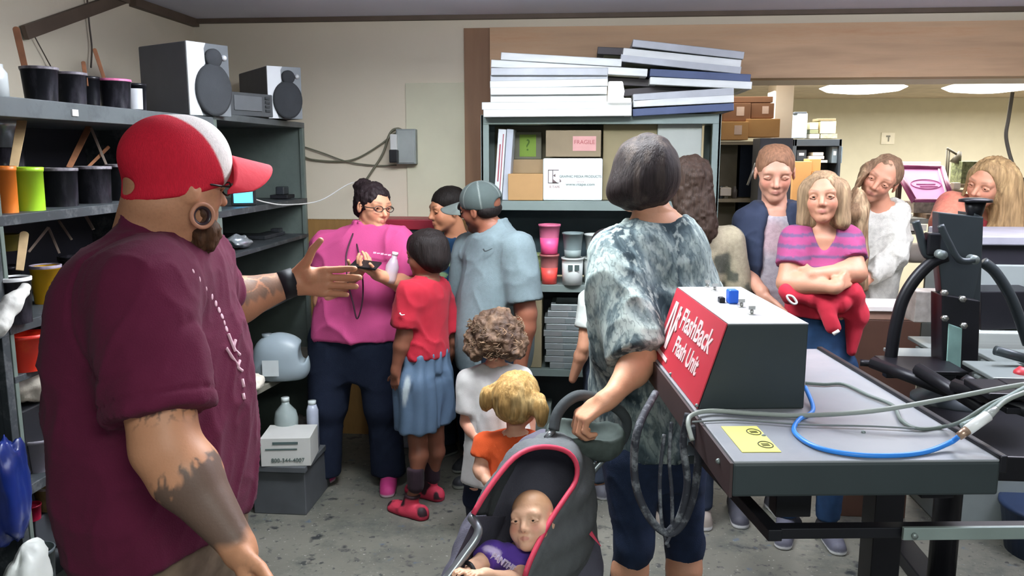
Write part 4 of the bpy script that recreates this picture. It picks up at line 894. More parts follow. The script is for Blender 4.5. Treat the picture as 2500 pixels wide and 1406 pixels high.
# ---------------------------------------------------------------- flash cure unit and its table
TA = math.radians(6.2); T0 = Vector((0.31, 1.633, 0)); ZT = 1.10; QF = (CAM_H - ZT) / (CAM_H - 0.90)
tx = Vector((math.cos(TA), math.sin(TA), 0)); ty = Vector((-math.sin(TA), math.cos(TA), 0))
def TL(p): v = Vector(p) - T0; return Vector((v.dot(tx), v.dot(ty), v.z))
M_fg = mat('flash_grey', '30383a', 0.5, 0.1, var=0.05); M_ft = mat('flash_top', '8d9094', 0.35, 0.1, var=0.06, dirt='a8a2a4', dirt_amt=0.4, dirt_scale=3)
M_bm = mat('black_metal', '1b1b20', 0.4, 0.3, var=0.15); M_dg = mat('dark_grey_metal', '3a4144', 0.4, 0.3, var=0.08); M_gm = mat('grey_metal', '7f8886', 0.4, 0.4, var=0.08)
tb = thing('flash_table', 'grey heater table slab with a yellow warning label', 'machine', (T0.x, T0.y, 0), rz=TA)
W_, D_ = 0.556, 0.98
MB().box((W_ / 2, D_ / 2, ZT - 0.041), (W_, D_, 0.074)).build('slab_body', M_fg, tb, 0.006)
MB().box((W_ / 2, D_ / 2, ZT - 0.003), (W_ - 0.004, D_ - 0.004, 0.006)).build('slab_top', M_ft, tb, 0.002)
MB().box((W_ + 0.006, D_ / 2, ZT - 0.012), (0.018, D_, 0.04)).build('side_rail', M_bm, tb, 0.004)
for x, y in ((W_ * 0.2, 0.15), (W_ * 0.62, 0.17)): MB().sphere((x, y, ZT + 0.001), 0.005).build('screw', M_gm, tb)
MB().box((-0.003, D_ / 2, ZT - 0.041), (0.006, D_, 0.074)).build('side_skirt', mat('skirt_brown', '3a2c2c', 0.6), tb)
MB().sphere((-0.008, 0.08, ZT - 0.03), 0.006).build('screw', M_gm, tb)
# yellow label
a = TL(atZ(1770, 1040, ZT + 0.001)); b = TL(atZ(1858, 1042, ZT + 0.001)); c = TL(atZ(1928, 1103, ZT + 0.001)); d = TL(atZ(1800, 1104, ZT + 0.001))
w0 = 0.083; l0 = (a.x + d.x) / 2; yb0 = (c.y + d.y) / 2; yt0 = (a.y + b.y) / 2
lb = MB().box((l0 + w0 / 2, (yb0 + yt0) / 2, ZT + 0.0012), (w0, yt0 - yb0, 0.0012)).build('warning_label', mat('label_yellow', 'e8e070', 0.5, var=0.02), tb)
q = MB()
for yy in (0.25, 0.75):
    cy = yb0 + (yt0 - yb0) * yy; cxl = l0 + w0 * 0.76
    q.tube([(cxl + 0.015 * math.cos(t), cy + 0.020 * math.sin(t), ZT + 0.0022) for t in [i * math.pi / 8 for i in range(16)]], 0.0014, closed=True, n=6)
    q.box((cxl, cy, ZT + 0.0022), (0.017, 0.0025, 0.0008)).box((cxl, cy + 0.006, ZT + 0.0022), (0.017, 0.0025, 0.0008)).box((cxl, cy - 0.006, ZT + 0.0022), (0.017, 0.0025, 0.0008))
q.build('label_marks', mat('label_black', '3c3c20', 0.5), lb if False else tb)
# hood box (flash head) standing on the slab
zt = CAM_H - (CAM_H - 1.182) * QF
Yb = T0.y + 0.0
A0 = TL(atZ(1705, 998, ZT + 0.002)); B0 = TL(atZ(1967, 1005, ZT + 0.002)); C0 = TL(atZ(1605, 862, ZT + 0.002))
A1 = TL(atZ(1776, 791, zt)); B1 = TL(atZ(1971, 787, zt)); C1 = TL(atZ(1654, 697, zt)); D1 = TL(atZ(1805, 694, zt))
A1.y = A0.y; B1.y = A0.y; B0.y = A0.y; B1.x = B0.x = (B0.x + B1.x) / 2; dep = max(C1.y, D1.y) - A0.y; dep = 0.56
fh = thing('flash_cure_unit', 'red-faced grey flash unit box with white lettering', 'machine', tuple(T0 + tx * A0.x + ty * A0.y + Vector((0, 0, ZT + 0.001))), rz=TA)
Wb = B0.x - A0.x; off = A1.x - A0.x; H_ = zt - ZT - 0.001
MB().prism([(0, 0), (Wb, 0), (Wb, H_), (off, H_)], (0, 0, 0), (1, 0, 0), (0, 0, 1), (0, dep, 0)).build('hood', M_fg, fh, 0.003)
MB().prism([(off, 0), (Wb, 0), (Wb, dep), (off, dep)], (0, 0, H_), (1, 0, 0), (0, 1, 0), (0, 0, 0.003)).build('hood_top', mat('flash_lid', 'b5b6ba', 0.35, 0.1, var=0.04), fh, 0.001)
n_ = Vector((-H_, 0, off)).normalized()
MB().prism([(0.0, 0.004), (1, 0.004), (1, dep - 0.004), (0, dep - 0.004)], n_ * 0.001, (off, 0, H_), (0, 1, 0), n_ * 0.003).build('red_face', mat('red_face', 'b8303e', 0.45, var=0.03), fh)
up = Vector((off, 0, H_)).normalized(); Lf = Vector((off, 0, H_)).length
def RF(s, t): return Vector((0, 0, 0)) + n_ * 0.005 + Vector((0, -1, 0)) * (-dep * (1 - s)) + up * (Lf * t)   # s 0 far end .. 1 near end
M_wt = mat('letter_white', 'e8c8c8', 0.5)
text_mesh('lettering', 'FlashBack', 0.085, M_wt, fh, frame_matrix(RF(0.60, 0.70), (0, -1, 0), up), sx=0.98, shear=0.1, bold=0.0014)
text_mesh('lettering', 'Flash Unit', 0.070, M_wt, fh, frame_matrix(RF(0.58, 0.36), (0, -1, 0), up), sx=0.95, shear=0.1, bold=0.0014)
q = MB()
def fp(poly):
    q.prism(poly, RF(0.18, 0.52), (0, -0.076, 0), up * 0.076, n_ * 0.002)
fp([(-0.9, -0.9), (-0.65, -0.9), (-0.3, 0.95), (-0.55, 0.95)]); fp([(-0.3, 0.95), (-0.1, 0.95), (0.15, -0.9), (-0.1, -0.9)]); fp([(0.0, -0.9), (0.25, -0.9), (0.62, 0.9), (0.38, 0.9)]); fp([(0.35, 0.9), (0.75, 0.6), (0.7, 0.4), (0.3, 0.7)]); fp([(-1.0, -1.1), (0.9, -1.15), (0.9, -1.3), (-1.0, -1.25)]); fp([(0.5, 0.5), (0.8, 0.0), (0.65, -0.1), (0.35, 0.4)])
q.build('logo', M_wt, fh)
for s, t in ((0.02, 0.04), (0.99, 0.03), (0.45, 0.02)): MB().sphere(RF(s, t), 0.005).build('face_screw', M_gm, fh)
for k, (px, py) in enumerate(((1727, 703), (1745, 712), (1810, 752), (1835, 770))):
    p = TL(atZ(px, py, zt)); lx, ly = p.x - A0.x, p.y - A0.y
    m_ = MB().cyl((lx, ly, H_ + 0.003), (lx, ly, H_ + 0.016), 0.0045, n=12).lathe([(0.010, 0), (0.010, 0.003)], (lx, ly, H_ + 0.002), 14).box((lx, ly, H_ + 0.020), (0.017, 0.004, 0.009)).build('wing_screw', mat('screw_steel', 'b0b0aa', 0.3, 0.8), fh)
p = TL(atZ(1787, 742, zt)); lx, ly = p.x - A0.x, p.y - A0.y
MB().box((lx, ly, H_ + 0.022), (0.027, 0.034, 0.038)).build('blue_switch', mat('switch_blue', '1f62d8', 0.4), fh, 0.004)
MB().box((lx - 0.027, ly + 0.01, H_ + 0.010), (0.016, 0.024, 0.016)).build('switch_bracket', M_bm, fh, 0.003)
# dark skirt below the box at its left, stand under the slab
st = thing('flash_stand', 'black steel stand carrying the heater table', 'stand', (T0.x, T0.y, 0), rz=TA)
MB().box((W_ / 2, 0.65, ZT - 0.088), (0.50, 0.4, 0.02)).build('side_tray', mat('stand_brown', '3c3434', 0.6, var=0.1), st, 0.003)
a = TL(at(1885, 1312, T0.y + 0.05)); z0 = a.z
MB().box((a.x + 0.38, 0.045, z0 + 0.012), (0.76, 0.03, 0.024)).build('front_rail', M_bm, st, 0.002)
b = TL(at(2222, 1290, T0.y + 0.03)); MB().box((b.x + 0.35, 0.018, z0 + 0.017), (0.70, 0.010, 0.028)).build('alloy_bar', mat('alloy', '8f9c98', 0.35, 0.4), st, 0.002)
MB().cyl((b.x + 0.022, 0.006, z0 + 0.015), (b.x + 0.022, 0.013, z0 + 0.015), 0.006).build('bolt', M_gm, st)
MB().prism([(a.x - 0.015, 0.02), (a.x + 0.015, 0.02), (a.x - 0.03, 0.56), (a.x - 0.06, 0.56)], (0, 0, z0), (1, 0, 0), (0, 1, 0), (0, 0, 0.026)).build('side_rail', M_bm, st, 0.002)
ZB = ZT - 0.078
MB().box((a.x + 0.08, 0.16, (z0 + ZB) / 2), (0.08, 0.05, ZB - z0)).build('spacer', M_bm, st, 0.003)
MB().box((a.x + 0.46, 0.27, (z0 + ZB) / 2), (0.08, 0.08, ZB - z0)).build('spacer', M_bm, st, 0.003)
MB().box((0.72, 0.80, 0.45), (0.09, 0.09, 0.90)).box((0.72, 0.80, 0.03), (0.5, 0.5, 0.05)).build('column', M_bm, st, 0.004)
MB().box((0.42, 0.50, z0 + 0.012), (0.80, 0.08, 0.024)).build('cross_rail', M_dg, st, 0.002)
# ---------------------------------------------------------------- carousel press
PC = at(2345, 900, 3.05); PC.z = 0
pr = thing('screen_press', 'black multi-arm screen printing press with curved side arms', 'machine', tuple(PC))
def PR(px, py, Y): return at(px, py, Y) - PC
Yp = 3.05
def plate(pts, Y, dep, m, name, bev=0.004):
    MB().prism([((PR(x, y, Y)).x, (PR(x, y, Y)).z) for x, y in pts], (0, Y - PC.y, 0), (1, 0, 0), (0, 0, 1), (0, dep, 0)).build(name, m, pr, bev)
plate([(2292, 518), (2402, 530), (2398, 640), (2375, 745), (2370, 910), (2300, 890), (2300, 720), (2292, 640)], Yp, 0.06, M_dg, 'head_plate')
plate([(2300, 720), (2394, 735), (2388, 905), (2345, 915), (2300, 890)], Yp - 0.05, 0.10, M_bm, 'front_block')
plate([(2316, 790), (2350, 802), (2346, 905), (2311, 888)], Yp - 0.056, 0.006, mat('teal_sticker', '8db3ab', 0.5, var=0.25, scale=9), 'sticker')
plate([(2380, 520), (2402, 530), (2394, 740), (2376, 740)], Yp + 0.02, 0.14, M_dg, 'side_plate')
MB().lathe([(0.055, 0.03), (0.055, 0.04), (0.03, 0.045), (0.001, 0.046)], PR(2381, 500, Yp + 0.05) + Vector((0, 0, -0.02)), 28).lathe([(0.016, -0.05), (0.03, 0.0), (0.035, 0.03)], PR(2381, 500, Yp + 0.05) + Vector((0, 0, -0.02)), 20).build('height_knob', M_bm, pr)
def arm(pts, Y, r, m, name): MB().tube([PR(x, y, Y + dy) for x, y, dy in pts], r, n=12).build(name, m, pr)
arm([(2310, 625, 0), (2275, 640, 0), (2235, 680, 0), (2205, 730, 0), (2188, 790, 0), (2178, 850, 0), (2172, 900, 0)], Yp, 0.022, M_bm, 'curved_arm')
arm([(2400, 640, 0.1), (2430, 665, 0.1), (2465, 720, 0.1), (2490, 780, 0.1), (2510, 840, 0.1)], Yp, 0.020, M_dg, 'curved_arm')
arm([(2235, 540, 0), (2245, 570, 0), (2262, 622, 0), (2300, 622, 0)], Yp, 0.014, M_dg, 'lift_lever')
arm([(2296, 550, -0.07), (2315, 590, -0.07), (2342, 634, -0.07), (2378, 636, -0.07)], Yp, 0.012, M_dg, 'lift_lever')
MB().box(PR(2275, 595, Yp) + Vector((0, 0, 0)), (0.045, 0.05, 0.08)).build('lever_block', M_bm, pr, 0.006)
for x, y in ((2306, 715), (2350, 730), (2307, 777), (2353, 795)):
    p = PR(x, y, Yp - 0.055); MB().cyl(p + Vector((0, -0.006, 0)), p + Vector((0, 0.01, 0)), 0.012, n=6).build('hex_bolt', mat('screw_steel', 'b0b0aa', 0.3, 0.8), pr)
for x, y in ((2300, 622), (2378, 634)):
    p = PR(x, y, Yp - 0.07); MB().cyl(p + Vector((0, -0.01, 0)), p + Vector((0, 0.03, 0)), 0.016, n=14).build('pivot', M_gm, pr)
MB().lathe([(0.05, 0.0), (0.05, 0.80), (0.035, 0.95)], (0.02, 0.05, 0.04), 24).build('main_column', M_bm, pr)
MB().box((0.02, 0.05, 0.03), (0.8, 0.10, 0.06)).box((0.02, 0.05, 0.03), (0.10, 0.8, 0.06)).build('base_cross', M_bm, pr, 0.005)
zc = 0.80
MB().lathe([(0.16, zc), (0.16, zc + 0.02), (0.08, zc + 0.06)], (0.02, 0.05, 0), 28).build('hub', M_dg, pr)
# platens and arms radiating
for k, (x0, x1, y0, y1, Yk, m) in enumerate(((2180, 2300, 868, 885, 3.25, M_gm), (2240, 2330, 838, 850, 3.5, M_gm), (2385, 2520, 905, 925, 2.75, M_gm), (2400, 2560, 870, 885, 3.3, M_gm), (2160, 2330, 890, 905, 2.95, M_bm))):
    a = PR(x0, y0, Yk); b = PR(x1, y1, Yk); w_ = b.x - a.x
    MB().box(((a.x + b.x) / 2, Yk - PC.y, a.z), (w_, 0.22, 0.014)).box(((a.x + b.x) / 2, Yk - PC.y, a.z - 0.03), (w_, 0.04, 0.03)).build('platen_arm', m, pr, 0.003)
for k, (x, y, Yk) in enumerate(((2365, 940, 2.75), (2396, 965, 2.6), (2495, 920, 2.7), (2232, 780, 3.6))):
    p = PR(x, y, Yk); MB().lathe([(0.028 if k < 3 else 0.02, 0), (0.03 if k < 3 else 0.02, 0.01), (0.02, 0.03)], p, 18, Matrix.Rotation(math.radians(80 if k == 1 else 20), 3, 'Y')).build('clamp_knob', mat('red_knob', 'b03038', 0.4) if k in (1, 2) else M_bm, pr)
arm([(2100, 885, 0.25), (2200, 893, 0.2), (2300, 900, 0.1)], Yp, 0.014, M_bm, 'cross_bar')
arm([(2430, 855, 0), (2520, 880, 0)], 2.8, 0.016, M_dg, 'cross_bar')
for k, (px0, py0, px1, py1, Yk) in enumerate(((2130, 885, 2330, 960, 2.9), (2330, 940, 2530, 1010, 2.6), (2240, 900, 2420, 1010, 2.75))):
    a = PR(px0, py0, Yk); b = PR(px1, py1, Yk - 0.25); MB().cyl(a, b, 0.022, n=8).build('frame_beam', M_bm, pr)
MB().box(PR(2480, 1080, 2.75), (0.5, 0.5, 0.08)).build('lower_frame', M_bm, pr, 0.006)
plate([(2390, 812), (2540, 815), (2540, 865), (2390, 868)], 3.45, 0.10, mat('corrugated', '9ea39e', 0.5, var=0.1, stretch=(0.1, 0.1, 20)), 'side_duct')
plate([(2395, 712), (2545, 712), (2545, 800), (2395, 808)], 3.5, 0.2, M_bm, 'rear_motor')
for k in range(3): MB().box(PR(2425 + 42 * k, 950 + 34 * (k % 2), 2.45) , (0.10, 0.16, 0.02)).build('side_clamp', M_bm, pr, 0.004)
solo('register_box', MB().box((0, 0, 0), (0.13, 0.10, 0.13)), mat('device_grey', '8b857e', 0.5, var=0.3, scale=20), 'grey boxed device standing between the press arms', 'device', bevel=0.004, loc=at(2262, 745, 3.5))
# cables and hoses
def hose(pts, r, m, label, name='hose', cat='hose', n=10, sub=8):
    t = MB(); t.tube(pts, r, n=n, sub=sub); return solo(name, t, m, label, cat)
M_gh = mat('grey_hose', '8f958e', 0.45, var=0.05); M_bh = mat('blue_hose', '2f7fd6', 0.4, var=0.05)
z9 = ZT + 0.006
hose([atZ(1690, 1075, ZT - 0.03), atZ(1680, 1032, ZT), atZ(1692, 1012, ZT + 0.010), atZ(1740, 1003, ZT + 0.010), atZ(1850, 1010, z9 + 0.004), atZ(1960, 1014, z9 + 0.004), at(2130, 1003, 1.86), at(2300, 975, 1.9), at(2420, 952, 1.92), at(2520, 935, 1.92)], 0.0057, M_gh, 'long grey power cable crossing above the heater table to the right edge', 'power_cable', 'cable')
hose([atZ(1690, 1030, ZT + 0.004), atZ(1800, 1025, z9), atZ(1960, 1036, z9), atZ(2120, 1040, z9), atZ(2240, 1046, z9)], 0.0023, mat('thin_grey', '6f7474', 0.5), 'thin grey wire lying on the heater table behind the yellow label', 'thin_wire', 'wire')
hose([atZ(1966, 935, z9), atZ(2010, 938, z9), atZ(2060, 938, z9), atZ(2120, 965, z9), atZ(2180, 990, z9), atZ(2200, 1025, z9), atZ(2240, 1046, z9), atZ(2300, 1042, z9), at(2350, 1028, 1.80), at(2420, 985, 1.83), at(2510, 950, 1.87)], 0.0046, mat('gr_green', '66706a', 0.5), 'dark grey cable curling across the heater table top', 'power_cable', 'cable')
hose([atZ(1966, 945, z9 + 0.02), atZ(1985, 1000, z9), atZ(1950, 1025, z9), atZ(1940, 1055, z9), atZ(1990, 1090, z9), atZ(2080, 1109, z9), atZ(2180, 1112, z9), atZ(2260, 1103, z9), atZ(2320, 1080, z9 + 0.01), at(2342, 1064, 1.73)], 0.0055, M_bh, 'bright blue air hose looping over the heater table', 'air_hose')
fl = thing('air_filter', 'clear and white inline air fitting joining the blue hose', 'fitting', tuple(at(2340, 1066, 1.73)))
o0 = at(2340, 1066, 1.73)
MB().cyl((0, 0, 0), at(2362, 1050, 1.735) - o0, 0.0084, 0.0098).build('brass_end', mat('brass', 'b89a84', 0.3, 0.7), fl)
MB().cyl(at(2362, 1050, 1.735) - o0, at(2412, 1015, 1.75) - o0, 0.0115).build('white_barrel', mat('barrel_white', 'f0f0f0', 0.3), fl)
MB().cyl(at(2412, 1015, 1.75) - o0, at(2432, 998, 1.76) - o0, 0.009, 0.007).build('clear_end', mat('clear_grey', 'a8aaa8', 0.2), fl)
hose([at(2432, 998, 1.76), at(2460, 975, 1.79), at(2510, 955, 1.82)], 0.0053, M_gh, 'grey hose continuing from the white fitting to the right edge', 'air_hose')
hose([at(2350, 1040, 1.78), at(2390, 1020, 1.80), at(2440, 985, 1.82), at(2510, 945, 1.85)], 0.0076, mat('grn_grey_hose', '7c8a86', 0.45), 'thick grey-green hose above the white fitting', 'air_hose')
# dark cable bundle hanging at the left of the table
yb_ = 1.93
M_bc = mat('dusty_black_cable', '30323a', 0.7, var=0.3, dirt='9a9ea2', dirt_amt=0.8, dirt_scale=22)
hose([at(1600, 960, yb_ + 0.2), at(1560, 1040, yb_), at(1548, 1120, yb_), at(1556, 1200, yb_), at(1590, 1270, yb_), at(1632, 1302, yb_), at(1668, 1275, yb_), at(1695, 1200, yb_), at(1705, 1100, yb_), at(1690, 1040, yb_)], 0.0099, M_bc, 'thick dusty black cable hanging in a long loop beside the jeans', 'thick_cable', 'cable')
hose([at(1622, 1060, yb_ + 0.02), at(1612, 1150, yb_), at(1612, 1230, yb_), at(1618, 1290, yb_), at(1632, 1335, yb_)], 0.0046, M_bc, 'dusty thin cable hanging inside the long loop', 'thin_cable', 'cable')
hose([at(1640, 1030, yb_ + 0.02), at(1634, 1120, yb_), at(1640, 1200, yb_), at(1640, 1290, yb_), at(1625, 1330, yb_ - 0.01)], 0.0046, M_bc, 'second dusty thin cable inside the loop tied at its bottom', 'thin_cable', 'cable')
hose([at(1680, 1010, yb_ + 0.02), at(1668, 1080, yb_ + 0.02), at(1678, 1180, yb_), at(1660, 1260, yb_), at(1632, 1298, yb_)], 0.0091, M_bc, 'black cable strand behind the hanging loop', 'thick_cable', 'cable')

bi = at(2485, 1325, 2.35); 
solo('blue_bin', MB().lathe([(0.16, 0), (0.19, 0.20), (0.20, 0.205), (0.20, 0.22), (0.18, 0.22)], n=32), mat('navy_bin', '24334f', 0.5), 'dark blue round bin on the floor at the lower right corner', 'bin', loc=(atZ(2510, 1360, 0).x + 0.1, atZ(2510, 1360, 0).y + 0.05, 0))
# ---------------------------------------------------------------- people
class FCone(Cone):   # round at a, flat at b
    def d(s, X, Y, Z):
        ba = s.b - s.a; L = max(float(np.linalg.norm(ba)), 1e-9); u = ba / L
        e = (X - s.b[0]) * u[0] + (Y - s.b[1]) * u[1] + (Z - s.b[2]) * u[2]
        t = np.clip(((X - s.a[0]) * u[0] + (Y - s.a[1]) * u[1] + (Z - s.a[2]) * u[2]) / L, 0, 3)
        ex = s.a + u * L * 3
        r = np.sqrt((X - s.a[0] - t * ba[0]) ** 2 + (Y - s.a[1] - t * ba[1]) ** 2 + (Z - s.a[2] - t * ba[2]) ** 2) - (s.ra + (s.rb - s.ra) * np.minimum(t, 1))
        return np.maximum(r, e)
    def grow(s, g): return FCone(s.a, s.b, s.ra + g, s.rb + g)
class Loft:
    def __init__(s, secs, g=0.0, p=2.3):   # secs: (z, cx, cy, rx, ry)
        s.src = secs; s.g = g; s.p = p
        q = np.array(sorted(secs), dtype=float); n = len(q); P = [Vector((i, 0, 0)) for i in range(n)]
        T = []
        for i in range(n - 1):
            p0, p1, p2, p3 = q[max(i - 1, 0)], q[i], q[i + 1], q[min(i + 2, n - 1)]
            for k in range(8):
                t = k / 8; T.append(0.5 * (2 * p1 + (p2 - p0) * t + (2 * p0 - 5 * p1 + 4 * p2 - p3) * t * t + (3 * p1 - p0 - 3 * p2 + p3) * t ** 3))
        T.append(q[-1]); s.T = np.array(T); s.T[:, 0] = np.maximum.accumulate(s.T[:, 0] + np.arange(len(T)) * 1e-7)
    def bounds(s):
        T = s.T; g = s.g + 0.01
        return arr(((T[:, 1] - T[:, 3]).min() - g, (T[:, 2] - T[:, 4]).min() - g, T[0, 0] - g)), arr(((T[:, 1] + T[:, 3]).max() + g, (T[:, 2] + T[:, 4]).max() + g, T[-1, 0] + g))
    def d(s, X, Y, Z):
        T = s.T; z = np.asarray(Z); cx, cy, rx, ry = [np.interp(z, T[:, 0], T[:, i]) for i in (1, 2, 3, 4)]
        rx = rx + s.g; ry = ry + s.g; x = X - cx; y = Y - cy
        k0 = (np.abs(x / rx) ** s.p + np.abs(y / ry) ** s.p) ** (1 / s.p) + 1e-9; L = np.sqrt(x * x + y * y) + 0 * z
        d = np.where(k0 > 0.3, L * (1 - 1 / k0), -np.minimum(rx, ry) * 0.7 + 0 * L)
        zc = (T[0, 0] + T[-1, 0]) / 2; hz = (T[-1, 0] - T[0, 0]) / 2 + s.g
        return np.maximum(d, np.abs(z - zc) - hz)
    def grow(s, g): return Loft(s.src, s.g + g, s.p)
M_skin = mat('skin', 'c08060', 0.5, attr=True, var=0.04, scale=20, bump=0.12, bscale=160, spec=0.35, sss=0.06)
M_clo = mat('cloth', '808080', 0.85, attr=True, var=0.05, scale=30, bump=0.25, bscale=500, spec=0.2, sheen=0.05)
M_cloc = mat('cloth_coarse', '808080', 0.9, attr=True, var=0.14, scale=60, bump=0.5, bscale=220, spec=0.15, sheen=0.1)
M_hair = mat('hair', '808080', 0.6, attr=True, var=0.35, scale=14, stretch=(9, 9, 1.0), bump=0.8, bscale=24, spec=0.18)
M_curl = mat('hair_curly', '808080', 0.6, attr=True, var=0.45, scale=40, bump=1.0, bscale=90, spec=0.25)
M_shoe = mat('shoe', '808080', 0.6, attr=True, var=0.06, bump=0.2, spec=0.3)
M_eye = mat('eye', 'ffffff', 0.15, attr=True, var=0.0, spec=0.6)
def rotz(v, a): c, s_ = math.cos(a), math.sin(a); return arr((v[0] * c - v[1] * s_, v[0] * s_ + v[1] * c, v[2]))
class Person:
    def __init__(s, label, foot, heading, h=1.65, hr=0.135, bw=1.0, skin='c68d6e', J=None, head=(None, 0, 0, 0), torso=None, limb=1.0, legs=1.0, foot_dir=(8, 8), hd=1.0,
                 name='person', z0=0.0, kneeback=0.0):
        s.root = thing(name, label, 'person', (foot[0], foot[1], z0), rz=math.radians(heading)); s.h = h; s.skin = skin; s.bw = bw
        s.a = math.radians(heading); s.o = arr((foot[0], foot[1], z0)); s.limb = limb; s.paints = []
        zs = lambda z: z * h * (1 - hr) / 0.865
        hw = 0.5 * (1 + bw)
        j = dict(pelvis=(0, 0, zs(.53)), chest=(0, 0, zs(.73)), neck=(0, -.01 * h, zs(.835)), head=(0, 0.005, h * (1 - hr * 0.5)))
        for n, sx in (('L', -1), ('R', 1)):
            j['sh' + n] = (sx * .112 * h * hw, -0.01 * h, zs(.805)); j['el' + n] = (sx * .145 * h * hw, -0.02 * h, zs(.63)); j['wr' + n] = (sx * .15 * h * hw, .04 * h, zs(.485))
            j['hip' + n] = (sx * .052 * h * hw, 0, zs(.50)); j['kn' + n] = (sx * .058 * h * hw, .012 * h - kneeback, zs(.28)); j['an' + n] = (sx * .060 * h * hw, -.02 * h, zs(.045))
        s.j = {k: arr(v) for k, v in j.items()}
        for k, v in (J or {}).items(): s.j[k] = s.L(*v) if len(v) == 3 else arr(v[:3])
        s.hh = h * hr * hd
        hp = head[0]
        if hp is not None: s.j['head'] = s.L(*hp)
        ya = math.radians(head[1]) ; pit = math.radians(head[2]); rol = math.radians(head[3])
        R = (Matrix.Rotation(ya, 3, 'Z') @ Matrix.Rotation(-pit, 3, 'X') @ Matrix.Rotation(rol, 3, 'Y'))
        s.hR = arr(R @ Vector((1, 0, 0))); s.hF = arr(R @ Vector((0, 1, 0))); s.hU = arr(R @ Vector((0, 0, 1)))
        s.HM = np.stack([s.hR, s.hF, s.hU])
        if torso is None:
            c = s.j['chest']; pv = s.j['pelvis']; nk = s.j['neck']
            def cen(z):
                t = np.array([0, pv[2], c[2], nk[2], 9]); return np.interp(z, t, [pv[0], pv[0], c[0], nk[0], nk[0]]), np.interp(z, t, [pv[1], pv[1], c[1], nk[1], nk[1]])
            torso = []
            for z, rx, ry in ((.465, .075, .060), (.52, .098, .074), (.60, .082, .064), (.68, .088, .068), (.75, .098, .070), (.80, .094, .058), (.835, .058, .044), (.85, .034, .034)):
                cx, cy = cen(zs(z)); torso.append((zs(z), cx, cy, rx * h * bw, ry * h * bw))
        s.secs = torso; s.build_prims(legs, foot_dir)
        s.body = SDF(); s.zones = []
    def L(s, px, py, Y):
        w_ = arr(at(px, py, Y)) - s.o; return rotz(w_, -s.a)
    def W(s, p):   # world to local
        return rotz(arr(p) - s.o, -s.a)
    def H(s, r, f, u): return s.j['head'] + s.hh * (r * s.hR + f * s.hF + u * s.hU)
    def hE(s, c, r): return Ell(s.H(*c), arr(r) * s.hh, s.HM)
    def hC(s, a, b, ra, rb=None): return Cone(s.H(*a), s.H(*b), ra * s.hh, (ra if rb is None else rb) * s.hh)
    def build_prims(s, lg, fd):
        h = s.h; j = s.j; b = 0.5 + 0.5 * s.bw; l = s.limb; P = {}
        P['torso'] = [(Loft(s.secs), .03 * h), (Cone(j['shL'] * .82 + j['shR'] * .18, j['shR'] * .82 + j['shL'] * .18, .034 * h * b), .04 * h)]
        P['neck'] = [(Cone(j['neck'] - arr((0, 0, .02 * h)), j['head'] - s.hU * s.hh * .22 - s.hF * s.hh * .10, .036 * h * (0.6 + 0.4 * l), .031 * h * (0.6 + 0.4 * l)), .02 * h)]
        for n in 'LR':
            P['up' + n] = [(Cone(j['sh' + n], j['el' + n], .032 * h * l, .025 * h * l), .025 * h)]
            m = j['el' + n] * .72 + j['wr' + n] * .28
            P['fo' + n] = [(Cone(j['el' + n], m, .024 * h * l, .0255 * h * l), .012 * h), (Cone(m, j['wr' + n], .0255 * h * l, .0155 * h * (.5 + .5 * l)), .012 * h)]
            P['th' + n] = [(Cone(j['hip' + n], j['kn' + n], .053 * h * b * lg, .034 * h * lg), .03 * h)]
            k, a = j['kn' + n], j['an' + n]; cm = k * .68 + a * .32 + arr((0, -.008 * h, 0))
            P['ca' + n] = [(Cone(k, cm, .032 * h * lg, .034 * h * lg), .02 * h), (Cone(cm, a, .034 * h * lg, .021 * h * lg), .02 * h)]
            sx = -1 if n == 'L' else 1; t = math.radians(fd[0 if n == 'L' else 1]) * sx
            d = arr((math.sin(t), math.cos(t), 0)); base = arr((a[0], a[1], 0)); fl = .155 * h
            P['ft' + n] = [(Cone(base + d * (-.022 * h) + arr((0, 0, .022 * h)), base + d * (.085 * h) + arr((0, 0, .017 * h)), .022 * h, .019 * h), .01), (Cone(base + d * .05 * h + arr((0, 0, .014 * h)), base + d * .105 * h + arr((0, 0, .014 * h)), .023 * h, .017 * h), .012), (Cone(a, base + d * .04 * h + arr((0, 0, .02 * h)), .022 * h, .018 * h), .02)]
            s.__dict__['fd' + n] = d
        P['waist'] = [(Ell(j['pelvis'] - arr((0, 0, .01 * h)), (.1 * h * s.bw, .075 * h * s.bw, .06 * h)), .04 * h)]
        s.P = P
    def head_prims(s, child=0.0, male=0.0, brow='4a3428', lip='b06a60', eyes=True, iris='3b2a20', lids=0.45, beard=None, smile=0.0, cheek=0.0, ears=True, hiE=1.0):
        S = s.body; k = s.hh; A = lambda p, kk: S.add(p, kk * k)
        A(s.hE((0, -.07, .14), (.335, .42, .36)), .05)
        A(s.hE((0, .10, -.12), (.245 + .045 * child, .27, .33)), .12)
        A(s.hC((-.19, .02, -.22), (-.05, .24, -.41 + .04 * child), .070 + .03 * child, .065), .10); A(s.hC((.19, .02, -.22), (.05, .24, -.41 + .04 * child), .070 + .03 * child, .065), .10)
        A(s.hE((0, .27, -.40 + .04 * child), (.10, .085, .085)), .08)
        for sx in (-1, 1): A(s.hE((sx * .155, .21, -.12 - .04 * child), (.095 + .045 * child, .115, .11 + .03 * child)), .10)
        A(s.hC((-.17, .30, .09), (.17, .30, .09), .07), .08)
        nl = 1 - .35 * child
        for sx in (-1, 1): S.sub(s.hE((sx * .145, .40 + .015 * child, .0), (.085, .085, .055)), .05 * k)
        A(s.hC((0, .335, .05), (0, .335 + .115 * nl, -.13), .038, .048), .05); A(s.hC((-.05, .37, -.15), (.05, .37, -.15), .036), .04)
        A(s.hC((-.06, .335, -.265), (.06, .335, -.265), .034), .07)
